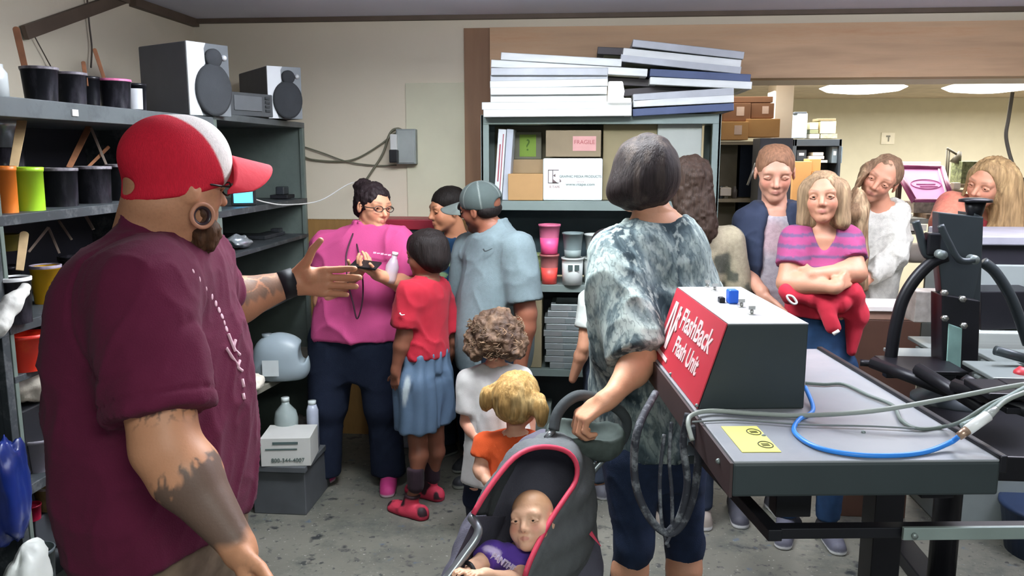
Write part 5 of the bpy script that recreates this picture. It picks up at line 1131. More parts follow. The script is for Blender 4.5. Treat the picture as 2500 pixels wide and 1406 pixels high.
        A(s.hC((-.085, .335, -.255 + .02 * smile), (0, .380, -.250), .013, .018), .02); A(s.hC((.085, .335, -.255 + .02 * smile), (0, .380, -.250), .013, .018), .02)
        A(s.hC((-.07, .335, -.285), (0, .372, -.292), .014, .022), .02); A(s.hC((.07, .335, -.285), (0, .372, -.292), .014, .022), .02)
        S.sub(s.hC((-.095, .37, -.268 + .03 * smile), (0, .41, -.272), .007), .012 * k); S.sub(s.hC((.095, .37, -.268 + .03 * smile), (0, .41, -.272), .007), .012 * k)
        if ears:
            for sx in (-1, 1):
                A(s.hE((sx * .345, -.04, -.02), (.035, .075, .125)), .03); S.sub(s.hE((sx * .385, -.02, .0), (.03, .04, .07)), .02 * k)
        er = .071
        for sx in (-1, 1):
            e = (sx * .145, .275, .0)
            # upper and lower lids
            for t0, t1, up, rr in ((-1, 0, 1, .017), (0, 1, 1, .017), (-1, 0, -1, .012), (0, 1, -1, .012)):
                y = (.044 - .030 * lids) if up > 0 else -.030
                A(s.hC((e[0] + t0 * .078, .33, -.004), (e[0] + t0 * .005, .357, y), rr), .014) if t0 else A(s.hC((e[0] + .078, .33, -.004), (e[0] + .005, .357, y), rr), .014)
            A(s.hE((e[0], .274, .058 - .030 * lids), (.084, .078, .040)), .014)
            if lids > .8: A(s.hE((e[0], .270, .0), (.080, .078, .055)), .02)
        if eyes and lids < .8:
            for sx in (-1, 1):
                Q = SDF(); c = s.H(sx * .145, .275, .0); Q.add(Ell(c, (er * k,) * 3), .01); ic = c + s.hF * er * k
                sdf_obj('eye', Q, M_eye, s.root, .0045 if k > .17 else .0035, color='c9beb6', paints=[(Ell(ic, (.044 * k,) * 3), iris, .004), (Ell(ic, (.020 * k,) * 3), '0a0808', .003)], it=1)
        pt = s.paints
        for sx in (-1, 1):
            pt.append((s.hC((sx * .07, .40, .115), (sx * .21, .33, .135), .019, .012), brow, .035 * k, .8))
            pt.append((s.hC((sx * .075, .35, .03 - .02 * lids), (sx * .215, .31, .02 - .02 * lids), .012), '2a1c18', .022 * k, .75 - .45 * child))
            pt.append((s.hE((sx * .17, .30, -.12), (.09, .09, .08)), 'd07060', .09 * k, .22 + cheek))
        pt.append((s.hE((0, .45, -.14), (.06, .06, .05)), 'cf7060', .06 * k, .15))
        pt.append((s.hE((0, .38, -.270), (.082, .06, .034)), lip, .014 * k, .7))
        for sx in (-1, 1): pt.append((s.hE((sx * .028, .43, -.175), (.014, .02, .012)), '4a2018', .012 * k, .6))
        s.zones.append((s.j['head'] - k * .58, s.j['head'] + k * .58, .0036 * (k / .22) * hiE))
    def hand(s, n, dirv, palm, curl=0.4, spread=0.12, size=1.0, thumb=0.6, res=.0045, th_up=0.0, curls=None, zone=True):
        S = s.body; w_ = s.j['wr' + n]; d = nrm(dirv); p = arr(palm); p = nrm(p - d * (p @ d))   # p = palm facing direction
        sd = np.cross(d, p) * (1 if n == 'R' else -1)   # towards the thumb side
        u = s.h * 0.105 * size / 1.0; # hand length
        if s.h < 1.3: u *= 1.0
        q = lambda a, b, c: w_ + (d * a + sd * b + p * c) * u
        tips = []
        S.add(Cone(q(-.05, 0, 0), q(.12, 0, 0), .0150 * s.h * .62 * (1 + 0) + .006, .15 * u), .02)
        kn = [(.50, .17), (.52, .06), (.50, -.05), (.46, -.155)]; ln = [.44, .49, .45, .35]
        for i in range(4):
            a0 = q(.10, kn[i][1] * .6, 0); a1 = q(kn[i][0], kn[i][1], 0); S.add(Cone(a0, a1, .072 * u, .060 * u), .035 * u * 2)
        S.add(Ell(q(.28, .10, .03), (.12 * u,) * 3), .05 * u)
        for i in range(4):
            c = (curls[i] if curls else curl); ang = (1.5 - i) * spread; pos = q(kn[i][0], kn[i][1], 0); dr = nrm(d * math.cos(ang) + sd * math.sin(ang)); pp = p.copy()
            r0 = .054 * u * (1 if i < 3 else .88)
            for ph, fr in enumerate((.46, .30, .24)):
                a = c * (0.9, 1.25, 0.9)[ph]; ndr = dr * math.cos(a) + pp * math.sin(a); pp = -dr * math.sin(a) + pp * math.cos(a); dr = ndr
                nx = pos + dr * ln[i] * fr * u; S.add(Cone(pos, nx, r0, r0 * .92), .008 * u + .001); pos = nx; r0 *= .92
            tips.append(pos)
        b0 = q(.10, .14, .04); b1 = q(.28, .30 * (.6 + thumb * .6), .08 + .1 * (1 - thumb)); dt = nrm(d * (.75 - .3 * thumb) + sd * (.45 + .5 * thumb) + p * .25); b2 = b1 + dt * .20 * u; dt2 = nrm(dt + d * .35 + p * curl * .4); b3 = b2 + dt2 * .18 * u
        S.add(Cone(b0, b1, .085 * u, .066 * u), .05 * u).add(Cone(b1, b2, .064 * u, .056 * u), .012 * u).add(Cone(b2, b3, .056 * u, .046 * u), .008 * u)
        tips.append(b3)
        if zone:
            c = q(.45, 0, .05); s.zones.append((c - u * .75, c + u * .75, res))
        s.tips = tips; s.hu = u; s.hq = q
        return q
    def make_body(s, res=.009, groups=None, it=1, extra=None):
        S0 = SDF()
        for g in (groups or ['torso', 'neck', 'upL', 'upR', 'foL', 'foR', 'thL', 'thR', 'caL', 'caR', 'ftL', 'ftR']):
            for p, k in s.P[g]: S0.add(p, k)
        S0.ops += s.body.ops
        if extra: extra(S0)
        return sdf_obj('body', S0, M_skin, s.root, res, s.zones, color=s.skin, paints=s.paints, it=it)
    def wr(s, amp, f, seed, st=(1, 1, .6)):
        def fn(V):
            c, s_ = math.cos(.6 + seed), math.sin(.6 + seed)
            q1 = np.stack([V[:, 0], V[:, 1], V[:, 2] * c - V[:, 0] * s_], 1) * arr(st); q2 = np.stack([V[:, 0] + V[:, 2] * .5, V[:, 1] - V[:, 2] * .3, V[:, 2] * .45], 1)
            w_ = .035 * vnoise(V, 5, seed + 9)
            a = 1 - np.abs(vnoise(q1 + w_[:, None], f, seed)); b = 1 - np.abs(vnoise(q2 + w_[:, None], f * 1.7, seed + 3)); m = .5 + .5 * vnoise(V, 3.5, seed + 5)
            return amp * (1.25 * a ** 4 * m + .8 * b ** 5 * (1 - .5 * m) - .25)
        return fn
    def tee(s, col, sleeve=.55, hem=None, g=.014, sg=.012, neck=.075, neckc=None, paints=(), m=None, seed=1, res=.009, wr=(.006, 7), name='shirt', extra=None, hemn=(0, 0, 1), arms=True, neckcut=True, fore=0.0, forg=.010):
        S = SDF(); h = s.h
        for p, k in s.P['torso']: S.add(p.grow(g), k)
        for n in 'LR':
            if not arms: continue
            a, e = s.j['sh' + n], s.j['el' + n]; t = min(sleeve, 1.0); c = s.P['up' + n][0][0]; b = a + (e - a) * t
            S.add((FCone if sleeve < 1 or fore == 0 else Cone)(a, b, c.ra + g + sg * .4, c.ra + (c.rb - c.ra) * t + sg + .004), .03 * h * .6)
            if sleeve >= 1 and fore > 0:
                w_ = s.j['wr' + n]; b2 = e + (w_ - e) * fore; S.add(FCone(e, b2, c.rb + sg, c.rb * (1 - .35 * fore) + forg), .015)
        if extra: extra(S)
        if hem is not None: S.cut((0, 0, hem) if not hasattr(hem, '__len__') else hem, (-arr(hemn)), .004)
        if neckcut:
            nc = s.j['neck'] if neckc is None else arr(neckc); hd = s.j['head']; ax = nrm(hd - nc)
            S.sub(Cone(nc + ax * .035 * h * .6, nc + ax * .3, neck, neck * 1.2), .008)
        return sdf_obj(name, S, m or M_clo, s.root, res, color=col, paints=paints, disp=s.wr(wr[0], wr[1], seed))
    def pants(s, col, to=.05, g=.010, flare=0.0, m=None, seed=5, res=.010, wr=(.006, 9), top=None, name='trousers', paints=(), knee=False, extra=None, kg=.006):
        S = SDF(); h = s.h; top = s.j['pelvis'][2] + .09 * h if top is None else top
        S.add(Loft(s.secs).grow(g * .4), .03 * h)
        for n in 'LR':
            for p, k in s.P['th' + n]: S.add(Cone(p.a, p.b, p.ra + g, p.rb + g + flare), .032 * h)
            if not knee:
                k_, a = s.j['kn' + n], s.j['an' + n]; q = s.P['ca' + n]
                S.add(Cone(k_, a + arr((0, 0, -.01 * h)), q[0][0].ra + g + kg, q[1][0].rb + g + flare + kg), .02 * h)
        S.cut((0, 0, top), (0, 0, 1), .01); S.cut((0, 0, to * h), (0, 0, -1), .003)
        if extra: extra(S)
        return sdf_obj(name, S, m or M_clo, s.root, res, color=col, paints=paints, disp=s.wr(wr[0], wr[1], seed, (1, 1, .8)))
    def shoes(s, col, sole='d8d8d8', g=.006, top=.075, paints=(), seed=1, res=.006, toe=None):
        for n in 'LR':
            S = SDF(); 
            for p, k in s.P['ft' + n]: S.add(p.grow(g), k)
            b = s.j['an' + n]; d = s.__dict__['fd' + n]; base = arr((b[0], b[1], 0)); h = s.h
            S.add(Cone(base - d * .025 * h + arr((0, 0, .012)), base + d * .105 * h + arr((0, 0, .012)), .026 * h, .024 * h), .01); S.cut((0, 0, top * h), (0, 0, 1), .006); S.cut((0, 0, 0), (0, 0, -1), .002)
            pp = [(Plane((0, 0, .011 * h), (0, 0, 1)), sole, .004)]
            if toe: pp = [(Plane(base + d * .055 * h, -d), toe, .01)] + pp
            sdf_obj('shoe', S, M_shoe, s.root, res, color=col, paints=list(paints) + pp)
    def glasses(s, col='2a201c', m=None):
        m = m or mat('spectacle_frame', '241c1a', 0.3); k = s.hh; t = MB()
        for sx in (-1, 1):
            c = (sx * .15, .415, -.005); P = [s.H(c[0] + .105 * math.cos(a), c[1] - .03 * abs(math.cos(a)) * (1 if math.cos(a) * sx > 0 else 0), c[2] + .062 * math.sin(a)) for a in [i * math.pi / 8 for i in range(16)]]
            t.tube(P, .009 * k, closed=True, n=6); t.tube([s.H(sx * .255, .39, .01), s.H(sx * .33, .2, .01), s.H(sx * .345, -.03, .02)], .010 * k, n=6)
        t.tube([s.H(-.045, .425, .005), s.H(0, .435, .012), s.H(.045, .425, .005)], .008 * k, n=6)
        return t.build('glasses', m, s.root)
    def hair(s, build, col, m=None, res=.006, disp=None, paints=(), face=True, name='hair', fc=((0, .42, -.14), (.27, .30, .36)), it=1):
        S = SDF(); build(S)
        if face: S.sub(s.hE(*fc), .03 * s.hh)
        return sdf_obj(name, S, m or M_hair, s.root, res, color=col, paints=paints, disp=disp, it=it)
    def strand_disp(s, amp=.004, f=70, st=(1, 1, .12), seed=2):
        M = s.HM
        def fn(V):
            q = ((V - s.j['head']) @ M.T) * arr(st); return amp * vnoise(q, f, seed) + amp * .6 * vnoise(q * arr((1, 1, 1)), f * .4, seed + 1)
        return fn
def stripes(P, S): pass
# ---------------------------------------------------------------- person 1: big man in maroon
YM = 1.75
fx = at(385, 900, YM)
def hd_off(w, base): return w - base
HB = -97.0
P = Person('heavy-set bearded man in a maroon t-shirt and red and white cap, pointing right', (fx.x, YM), HB, h=1.80, hr=.132, bw=1.3, skin='bf8867', limb=1.42, legs=1.2,
    J=dict(shR=(350, 700, 1.56), elR=(404, 1090, 1.46), wrR=(578, 1328, 1.42), shL=(455, 640, 1.97), elL=(520, 752, 2.12), wrL=(712, 690, 2.22), neck=(385, 548, YM)),
    head=((436, 447, YM), 60, 8, 0))
# torso from its outline: (y, back x, front x)
secs = []
for y, xb, xf, rx in ((1520, 262, 535, .19), (1420, 275, 545, .19), (1345, 262, 566, .215), (1250, 236, 578, .23), (1150, 218, 582, .24), (1000, 206, 578, .24), (850, 198, 556, .235), (750, 202, 522, .225), (660, 228, 485, .205), (610, 262, 462, .165), (575, 298, 448, .11), (540, 322, 436, .07)):
    A = P.L(xb, y, YM); B = P.L(xf, y, YM); secs.append(((A[2] + B[2]) / 2, (A[0] + B[0]) / 2 * .3, (A[1] + B[1]) / 2, rx, abs(B[1] - A[1]) / 2 - .024))
P.secs = secs; P.j['pelvis'] = arr((0, 0, .88)); P.j['hipL'] = arr((-.10, -.01, .78)); P.j['hipR'] = arr((.10, -.01, .78)); P.build_prims(1.0, (8, 8))
zt = secs[0][0]
P.body = SDF()
P.head_prims(male=1, brow='3a2a20', lip='a86a5c', eyes=False)
# heavy neck and jaw
P.body.add(Cone(P.j['neck'] - arr((0, .0, .02)), P.H(0, -.12, -.12), .092, .082), .03)
P.body.add(P.hE((0, -.25, -.22), (.27, .2, .16)), .02)
P.body.add(P.hE((0, .05, -.3), (.27, .26, .17)), .03)
k = P.hh
beard = lambda V: np.clip(.5 - (((V - P.H(0, .26, -.36)) @ P.HM.T / k / arr((.34, .33, .26))) ** 2).sum(1) * .5 * 2.2 + .62, 0, 1) * (0.75 + .25 * vnoise(V, 90, 3))
P.paints.append((beard, '4a3427', 0, .55))
P.paints.append((lambda V: np.clip(vnoise(V, 300, 4), 0, 1) * (((V - P.H(0, -.25, -.15)) ** 2).sum(1) < (.6 * k) ** 2), '8a5a48', 0, .25))
# tattoos on the near forearm: dark solid band with a jagged upper edge, then hand lines
eR, wR = P.j['elR'], P.j['wrR']; ax = nrm(wR - eR); LR = np.linalg.norm(wR - eR)
def tat(V):
    t = ((V - eR) @ ax) / LR; jag = .26 * np.abs(vnoise(V * arr((1, 1, .5)), 60, 8)) + .06 * vnoise(V, 20, 9) - .05
    d = np.linalg.norm(V - eR - np.outer(np.clip(t, 0, 1) * LR, ax), axis=1)
    m = np.clip((t - .26 - jag) * 18, 0, 1) * np.clip((1.0 + .10 * vnoise(V, 40, 2) - t) * 10, 0, 1)
    return m * (d < .13)
P.paints.append((tat, '4d4440', 0, .86))
def tatu(V):
    a, e = P.j['shR'], P.j['elR']; u = nrm(e - a); t = ((V - a) @ u) / np.linalg.norm(e - a); d = np.linalg.norm(V - a - np.outer(t * np.linalg.norm(e - a), u), axis=1)
    return (np.abs(vnoise(V, 55, 5)) < .10) * np.clip((.90 - t) * 12, 0, 1) * (t > .6) * (d < .09)
P.paints.append((tatu, '4a3c38', 0, .75))
eL, wL = P.j['elL'], P.j['wrL']; al = nrm(wL - eL); LL = np.linalg.norm(wL - eL)
def tatl(V):
    t = ((V - eL) @ al) / LL; d = np.linalg.norm(V - eL - np.outer(np.clip(t, 0, 1) * LL, al), axis=1)
    up = (V - eL) @ arr((0, 0, 1)) - t * (wL - eL)[2]
    base = np.clip((t - .10) * 12, 0, 1) * np.clip((.93 - t) * 14, 0, 1) * (d < .09)
    saw = np.abs(((t * 9) % 1) - .5) * .03
    return base * np.clip((up + .018 - saw) * 90, 0, 1) * (.75 + .25 * vnoise(V, 50, 6)) * (np.abs(vnoise(V, 34, 11)) > .10)
P.paints.append((tatl, '6f6257', 0, .9))
P.paints.append((lambda V: (np.abs(vnoise(V, 70, 12)) < .10) * np.clip(1 - np.linalg.norm(V - (wR + ax * .09), axis=1) / .075, 0, 1) * 1.6, '5c4a44', 0, .6))
# far hand: palm towards the camera, fingers to the right, thumb up
cm = P.W((0, 0, CAM_H)); pal = nrm(cm - P.j['wrL'])
dr = P.L(890, 688, 2.24) - P.L(712, 690, 2.24)
P.hand('L', dr, pal + arr((0, 0, -.1)), curl=.08, spread=.035, size=1.06, thumb=.75, res=.0045)
tipsL = P.tips
drR = P.L(640, 1470, 1.40) - P.j['wrR']
P.hand('R', drR, P.W((0.1, 1.6, .9)) - P.j['wrR'], curl=.5, spread=.08, size=1.05, thumb=.3, res=.005)
P.make_body(.0075)
# shirt
def shirt_extra(S):
    for n, t in (('L', .72), ('R', .80)):
        a, e = P.j['sh' + n], P.j['el' + n]; b = a + (e - a) * t; S.add(FCone(a + arr((0, 0, -.01)), b, .100, .102), .06)
hz = P.L(200, 1335, YM)[2]
hemp = P.L(600, 1275, YM); hemb = P.L(220, 1352, YM); tv = nrm(hemp - hemb)
def print_mask(V):
    # row of pale letter dots down the chest front
    p0 = P.L(545, 668, YM - .04); p1 = P.L(622, 930, YM - .04); u = (V[:, 2] - p1[2]) / (p0[2] - p1[2])
    front = V[:, 1] > np.interp(V[:, 2], [p1[2], p0[2]], [p1[1], p0[1]]) - .02
    return front
S = SDF()
for p, kk in P.P['torso']: S.add(p.grow(.024), kk)
shirt_extra(S)
S.cut((hemb + hemp) / 2, -np.cross(tv, arr((1, 0, 0))) if (-np.cross(tv, arr((1, 0, 0))))[2] < 0 else np.cross(tv, arr((1, 0, 0))), .004)
S.sub(Cone(P.j['neck'] + arr((0, .0, .035)), P.j['neck'] + arr((0, .03, .30)), .088, .12), .008)
M_mar = mat('maroon_cotton', '5d1f3a', 0.9, attr=True, var=0.06, scale=14, bump=0.25, bscale=300, spec=0.15, sheen=0.04)
wn = P.wr(.011, 5.5, 4, (1, 1, .45)); fn_ = P.wr(.004, 16, 9, (1, 1, .5))
aR = P.j['shR']; eR_ = P.j['elR']; bR = aR + (eR_ - aR) * .80; uR = nrm(eR_ - aR); bL2 = P.j['shL'] + (P.j['elL'] - P.j['shL']) * .72
def sd(V):
    d = wn(V) + fn_(V)
    # seam ridges: sleeve hem and collar rib
    t = (V - bR) @ uR; rr = np.linalg.norm(V - bR - np.outer(t, uR), axis=1)
    d = d + .004 * (np.abs(t + .03) < .004) * (rr < .14) * -1
    # arm-hole seam
    q = V - aR; sdst = np.abs(np.sqrt(((q - arr((0, 0, -.03))) ** 2 * arr((0.2, 1, .7))).sum(1)) - .125)
    return d - .004 * np.exp(-(sdst / .005) ** 2) * (V[:, 0] > .08)
shirt_o = sdf_obj('shirt', S, M_mar, P.root, .0075, color='591c35', disp=sd)
# collar ribbing
t = MB(); nc = P.j['neck']
# lettering down the chest: small raised pale marks
from mathutils.bvhtree import BVHTree
def tree_of(o): me = o.data; return BVHTree.FromPolygons([v.co.copy() for v in me.vertices], [tuple(p.vertices) for p in me.polygons])
def on_surface(P, tree, px, py):
    o = Vector(P.W((0, 0, CAM_H))); d = Vector(P.W(at(px, py, 6.0))) - o; h = tree.ray_cast(o, d.normalized()); return h[0], h[1]
tr = tree_of(shirt_o)
def mark(P, tr, q, px, py, rad, th=.0015):
    h, n = on_surface(P, tr, px, py)
    if h is None: return
    R = n.to_track_quat('Z', 'Y').to_matrix(); k0 = len(q.v); q.sphere((0, 0, 0), (rad[0], rad[1], th), 10)
    for i in range(k0, len(q.v)): q.v[i] = h + R @ q.v[i]
q = MB()
for x, y, r_ in [(472, 662, .004), (488, 682, .005), (504, 705, .004), (518, 725, .006), (527, 741, .006), (535, 757, .006), (542, 772, .006), (548, 788, .005), (553, 803, .006)]: mark(P, tr, q, x, y, (r_, r_ * 1.3))
q.build('lettering', mat('print_pink', 'd9b0bd', 0.8), P.root)
for seg in ([(556, 815), (566, 840), (574, 858)], [(574, 830), (570, 850), (584, 866)], [(552, 850), (566, 872), (580, 892)], [(584, 880), (580, 896), (590, 905)], [(590, 925), (594, 945)], [(592, 960), (595, 975)]):
    pp = [on_surface(P, tr, *c) for c in seg]; pp = [h + n * .001 for h, n in pp if h is not None]
    if len(pp) > 1: MB().tube(pp, .004, n=6).build('lettering', mat('print_pink', 'd9b0bd', 0.8), P.root)
# cap
k = P.hh
def capd(S):
    S.add(P.hE((0, -.05, .20), (.41, .50, .42)), .02); S.add(P.hE((0, .08, .26), (.37, .38, .36)), .06 * k)
S = SDF(); capd(S); S.add(P.hC((0, -.09, .12), (0, -.11, -.34), .395, .375), .05 * k); S.cut(P.H(0, 0, -.09), -(P.hU - P.hF * (.28)), .01); S.sub(P.hE((0, -.56, -.08), (.13, .2, .07)), .008)
def front_panel(V):
    q = (V - P.j['head']) @ P.HM.T / k; f = q[:, 1] - (.27 - .85 * q[:, 2]); arc = .02 * np.sin(q[:, 2] * 9)
    return np.clip((f + arc - .02 - np.abs(q[:, 0]) * .25) * 40, 0, 1)
M_cap = mat('cap_mesh', 'c92234', 0.8, attr=True, var=0.10, scale=60, stretch=(6, 6, 1), bump=0.5, bscale=120, spec=0.15)
sdf_obj('cap', S, M_cap, P.root, .005, color='cf2338', paints=[(front_panel, 'efe6e2', 0)], disp=lambda V: .0018 * vnoise(V, 14, 2))
def brim(P, u0, m, r0=.40, f0=.30, ln=.50, arch=.13, droop=.10, name='cap_brim', w=.37, edge=1.0):
    V = []; Fc = []; NS, NT = 24, 10
    for i in range(NS + 1):
        s_ = -1 + 2 * i / NS
        for j in range(NT + 1):
            t = j / NT; x = w * s_ * edge; fb = f0 + (.16) * math.sqrt(max(0, 1 - s_ * s_)); ff = fb + ln * (max(0, 1 - abs(s_) ** 2.6)) ** .5
            V.append(P.H(x, fb - .02 + (ff - fb) * t, u0 + arch * (1 - s_ * s_) - droop * t))
    for i in range(NS):
        for j in range(NT): a_ = i * (NT + 1) + j; Fc.append((a_, a_ + NT + 1, a_ + NT + 2, a_ + 1))
    o = raw(name, V, Fc, m, P.root, True); md = o.modifiers.new('thick', 'SOLIDIFY'); md.thickness = .006; md.offset = 0
    return o
brim(P, -.02, mat('brim_red', 'd3293b', 0.8, var=0.04, bump=0.2), droop=.04, ln=.46, arch=.34, w=.40)
# ear tunnel
t = MB(); ec = P.H(.375, .05, -.28); ax1 = P.hR; ring = []
for i in range(18):
    a = 2 * math.pi * i / 18; ring.append(ec + k * .085 * (math.cos(a) * P.hF + math.sin(a) * P.hU))
t.tube(ring, .026 * k, closed=True, n=8); t.build('ear_tunnel', mat('tunnel_dark', '33252a', 0.3), P.root)
t = MB(); t.tube([c + P.hR * k * .02 + (c - ec) * .22 for c in ring], .020 * k, closed=True, n=8); t.build('ear_lobe', mat('lobe_skin', 'b07a60', 0.5), P.root)
P.glasses(m=mat('black_specs', '15110f', 0.3))
# beard volume
S = SDF(); S.add(P.hE((0, .18, -.46), (.23, .22, .20)), .02).add(P.hC((-.27, .06, -.22), (-.14, .20, -.46), .06, .09), .05).add(P.hC((.27, .06, -.22), (.14, .20, -.46), .06, .09), .05)
S.sub(P.hE((0, .38, -.25), (.12, .14, .06)), .01)
sdf_obj('beard', S, M_hair, P.root, .005, color='4b3222', disp=lambda V: .004 * vnoise(V, 110, 3) + .003 * vnoise(V, 50, 5))
# watch
wv = nrm(P.j['wrL'] - P.j['elL']); wc = P.j['wrL'] - wv * .010
MB().cyl(wc - wv * .02, wc + wv * .02, .041, n=24).build('watch_band', M_blk, P.root)
# shorts
P.pants('6e5d4c', to=.3, g=.012, knee=True, top=hz + .14, name='shorts', m=mat('camo_cloth', '6e5d4c', 0.9, attr=True, var=0.3, scale=18), extra=lambda S: None)
P.shoes('2a2a2e')
man = P
# ---------------------------------------------------------------- person 2: woman in pink
def feet_xy(px, py): w_ = atZ(px, py, 0); return (w_.x, w_.y)
M_blkcloth = mat('dark_cloth', '20242e', 0.9, attr=True, var=0.08, scale=20, bump=0.3, bscale=200, spec=0.15)
def lanyard(P, pts, m, r=.004, name='lanyard'):
    t = MB(); t.tube(pts, r, n=6); return t.build(name, m, P.root)
Y0 = 4.02; fo = atZ(872, 1180, 0)
P = Person('woman in a bright pink t-shirt and glasses with dark hair in a bun', (fo.x, Y0), 178, h=1.60, hr=.142, bw=1.28, skin='cf9474', limb=1.15, legs=1.15,
    J=dict(shR=(800, 600, 4.04), elR=(788, 735, 3.98), wrR=(868, 672, 3.80), shL=(972, 592, 4.00), elL=(1003, 700, 3.92), wrL=(925, 672, 3.76), neck=(897, 560, 4.04), chest=(885, 650, 4.0), pelvis=(870, 800, 4.02),
           hipL=(925, 830, 4.02), hipR=(812, 830, 4.02), knL=(935, 990, 4.0), knR=(800, 990, 4.0), anL=(950, 1150, 4.06), anR=(790, 1155, 4.02)),
    head=((912, 505, 4.02), 52, 4, -4), foot_dir=(12, 12))
def secs_px(P, Y, rows, dy=0.0):
    out = []
    for y, xl, xr, ry in rows[::-1]:
        A = P.L(xl, y, Y); B = P.L(xr, y, Y); out.append(((A[2] + B[2]) / 2, (A[0] + B[0]) / 2, (A[1] + B[1]) / 2 + dy, abs(B[0] - A[0]) / 2, ry))
    return out
P.secs = secs_px(P, 4.03, ((548, 872, 925, .05), (572, 828, 952, .07), (610, 795, 975, .10), (660, 788, 978, .135), (720, 782, 978, .15), (770, 776, 982, .165), (815, 772, 985, .165), (870, 775, 982, .14), (920, 782, 972, .11)))
P.build_prims(1.15, (12, 12))
P.head_prims(brow='2a1c18', lip='b0605c', iris='2a1a14', lids=.35, smile=1, cheek=.1)
P.hand('R', P.L(905, 640, 3.74) - P.j['wrR'], (0, 0, 1), curl=.6, size=1, thumb=.5)
P.hand('L', P.L(885, 655, 3.72) - P.j['wrL'], (0, 0.1, 1), curl=.5, size=1, thumb=.5)
P.make_body(.009)
P.tee('b8467a', sleeve=.85, hem=P.L(870, 822, 4.0)[2], g=.018, sg=.022, neck=.070, m=mat('pink_cotton', 'c24d80', 0.9, attr=True, var=0.05, bump=0.25, bscale=300), wr=(.014, 7), seed=3)
q = MB()
for i in range(6):
    c = P.L(915 + i * 9, 617 + 1.4 * i, 3.88); q.box(tuple(c), (.014, .006, .005 if i % 2 else .008))
q.build('chest_print', mat('print_pale', 'e8b8cc', 0.8), P.root)
P.pants('1b2233', to=.035, g=.010, flare=.030, m=M_blkcloth, seed=8, kg=.012)
P.shoes('b83c78', sole='b8a0a8')
P.glasses()
P.hair(lambda S: (S.add(P.hE((0, -.08, .17), (.37, .43, .38)), .02), S.add(P.hE((0, -.30, -.05), (.30, .22, .26)), .03), S.add(P.hE((0, -.42, .42), (.20, .19, .18)), .02), S.add(P.hE((.05, -.50, .33), (.13, .14, .16)), .02)),
    '241a1c', disp=lambda V: .006 * vnoise(V, 45, 2) + .004 * vnoise(V, 110, 6), fc=((0, .44, -.12), (.33, .36, .42)))
lanyard(P, [P.L(862, 570, 3.94), P.L(845, 625, 3.86), P.L(850, 690, 3.80), P.L(862, 740, 3.78), P.L(872, 778, 3.79), P.L(884, 740, 3.78), P.L(886, 690, 3.79), P.L(880, 640, 3.85), P.L(870, 590, 3.93)], mat('lanyard_dark', '3a1c2c', 0.7), .004)
ph = thing('phone', 'dark phone held flat in the hands of the woman in pink', 'phone', tuple(at(893, 646, 3.70)), rot=(math.radians(18), math.radians(5), math.radians(-10)))
MB().box((0, 0, 0), (.13, .075, .011)).build('phone_body', mat('black_plastic', '1c1c1e', 0.4), ph, .003)
bo = thing('water_bottle', 'clear plastic water bottle held against the pink shirt', 'bottle', tuple(at(950, 690, 3.80)), rot=(math.radians(-5), math.radians(12), 0))
MB().lathe([(.028, 0), (.032, .02), (.030, .05), (.032, .08), (.018, .115), (.013, .12), (.013, .135)], n=20).build('bottle_body', mat('bottle_pet', 'e0d8e4', 0.08, spec=0.6, alpha=.55), bo)
MB().lathe([(.015, 0), (.015, .016)], (0, 0, .134), 16).build('bottle_cap', mat('bottle_cap_white', 'e8e8ea', 0.4), bo)
# ---------------------------------------------------------------- person 3: boy in dark blue
fo = atZ(1100, 1140, 0)
P = Person('boy with short black hair in a dark blue shirt beside the grey cap', (at(1110, 800, 4.42).x, 4.42), 150, h=1.55, hr=.150, bw=1.15, skin='b9805f', limb=1.1,
    J=dict(shR=(1066, 618, 4.38), shL=(1180, 618, 4.47), elR=(1085, 745, 4.44), wrR=(1100, 800, 4.36)), head=((1092, 512, 4.36), -30, 6, 0))
P.j['neck'] = P.L(1118, 575, 4.41); P.build_prims(1, (8, 8))
P.head_prims(child=.5, brow='1c1412', lip='a86458', iris='20140f', lids=.5, smile=.6); P.make_body(.010)
q = P.tee('1f4260', sleeve=.6, hem=.66, g=.010, sg=.02, neck=.062, seed=12, paints=[(Ell(P.L(1086, 640, 4.30), (.05, .09, .022), None), 'b9d9a0', .004), (Ell(P.L(1082, 655, 4.30), (.04, .09, .014), None), '1f4260', .004), (Ell(P.L(1080, 670, 4.30), (.04, .09, .014)), '8fae80', .004)])
P.pants('1c2430', to=.05, g=.012, flare=.02, m=M_blkcloth, seed=3)
P.shoes('2a2c30', sole='8c9088')
P.hair(lambda S: (S.add(P.hE((0, -.08, .19), (.36, .43, .36)), .02), S.add(P.hE((0, -.28, .0), (.30, .20, .24)), .03)), '17120f', disp=P.strand_disp(.002, 60, (1, 1, 1)), fc=((0, .46, -.14), (.36, .40, .38)))
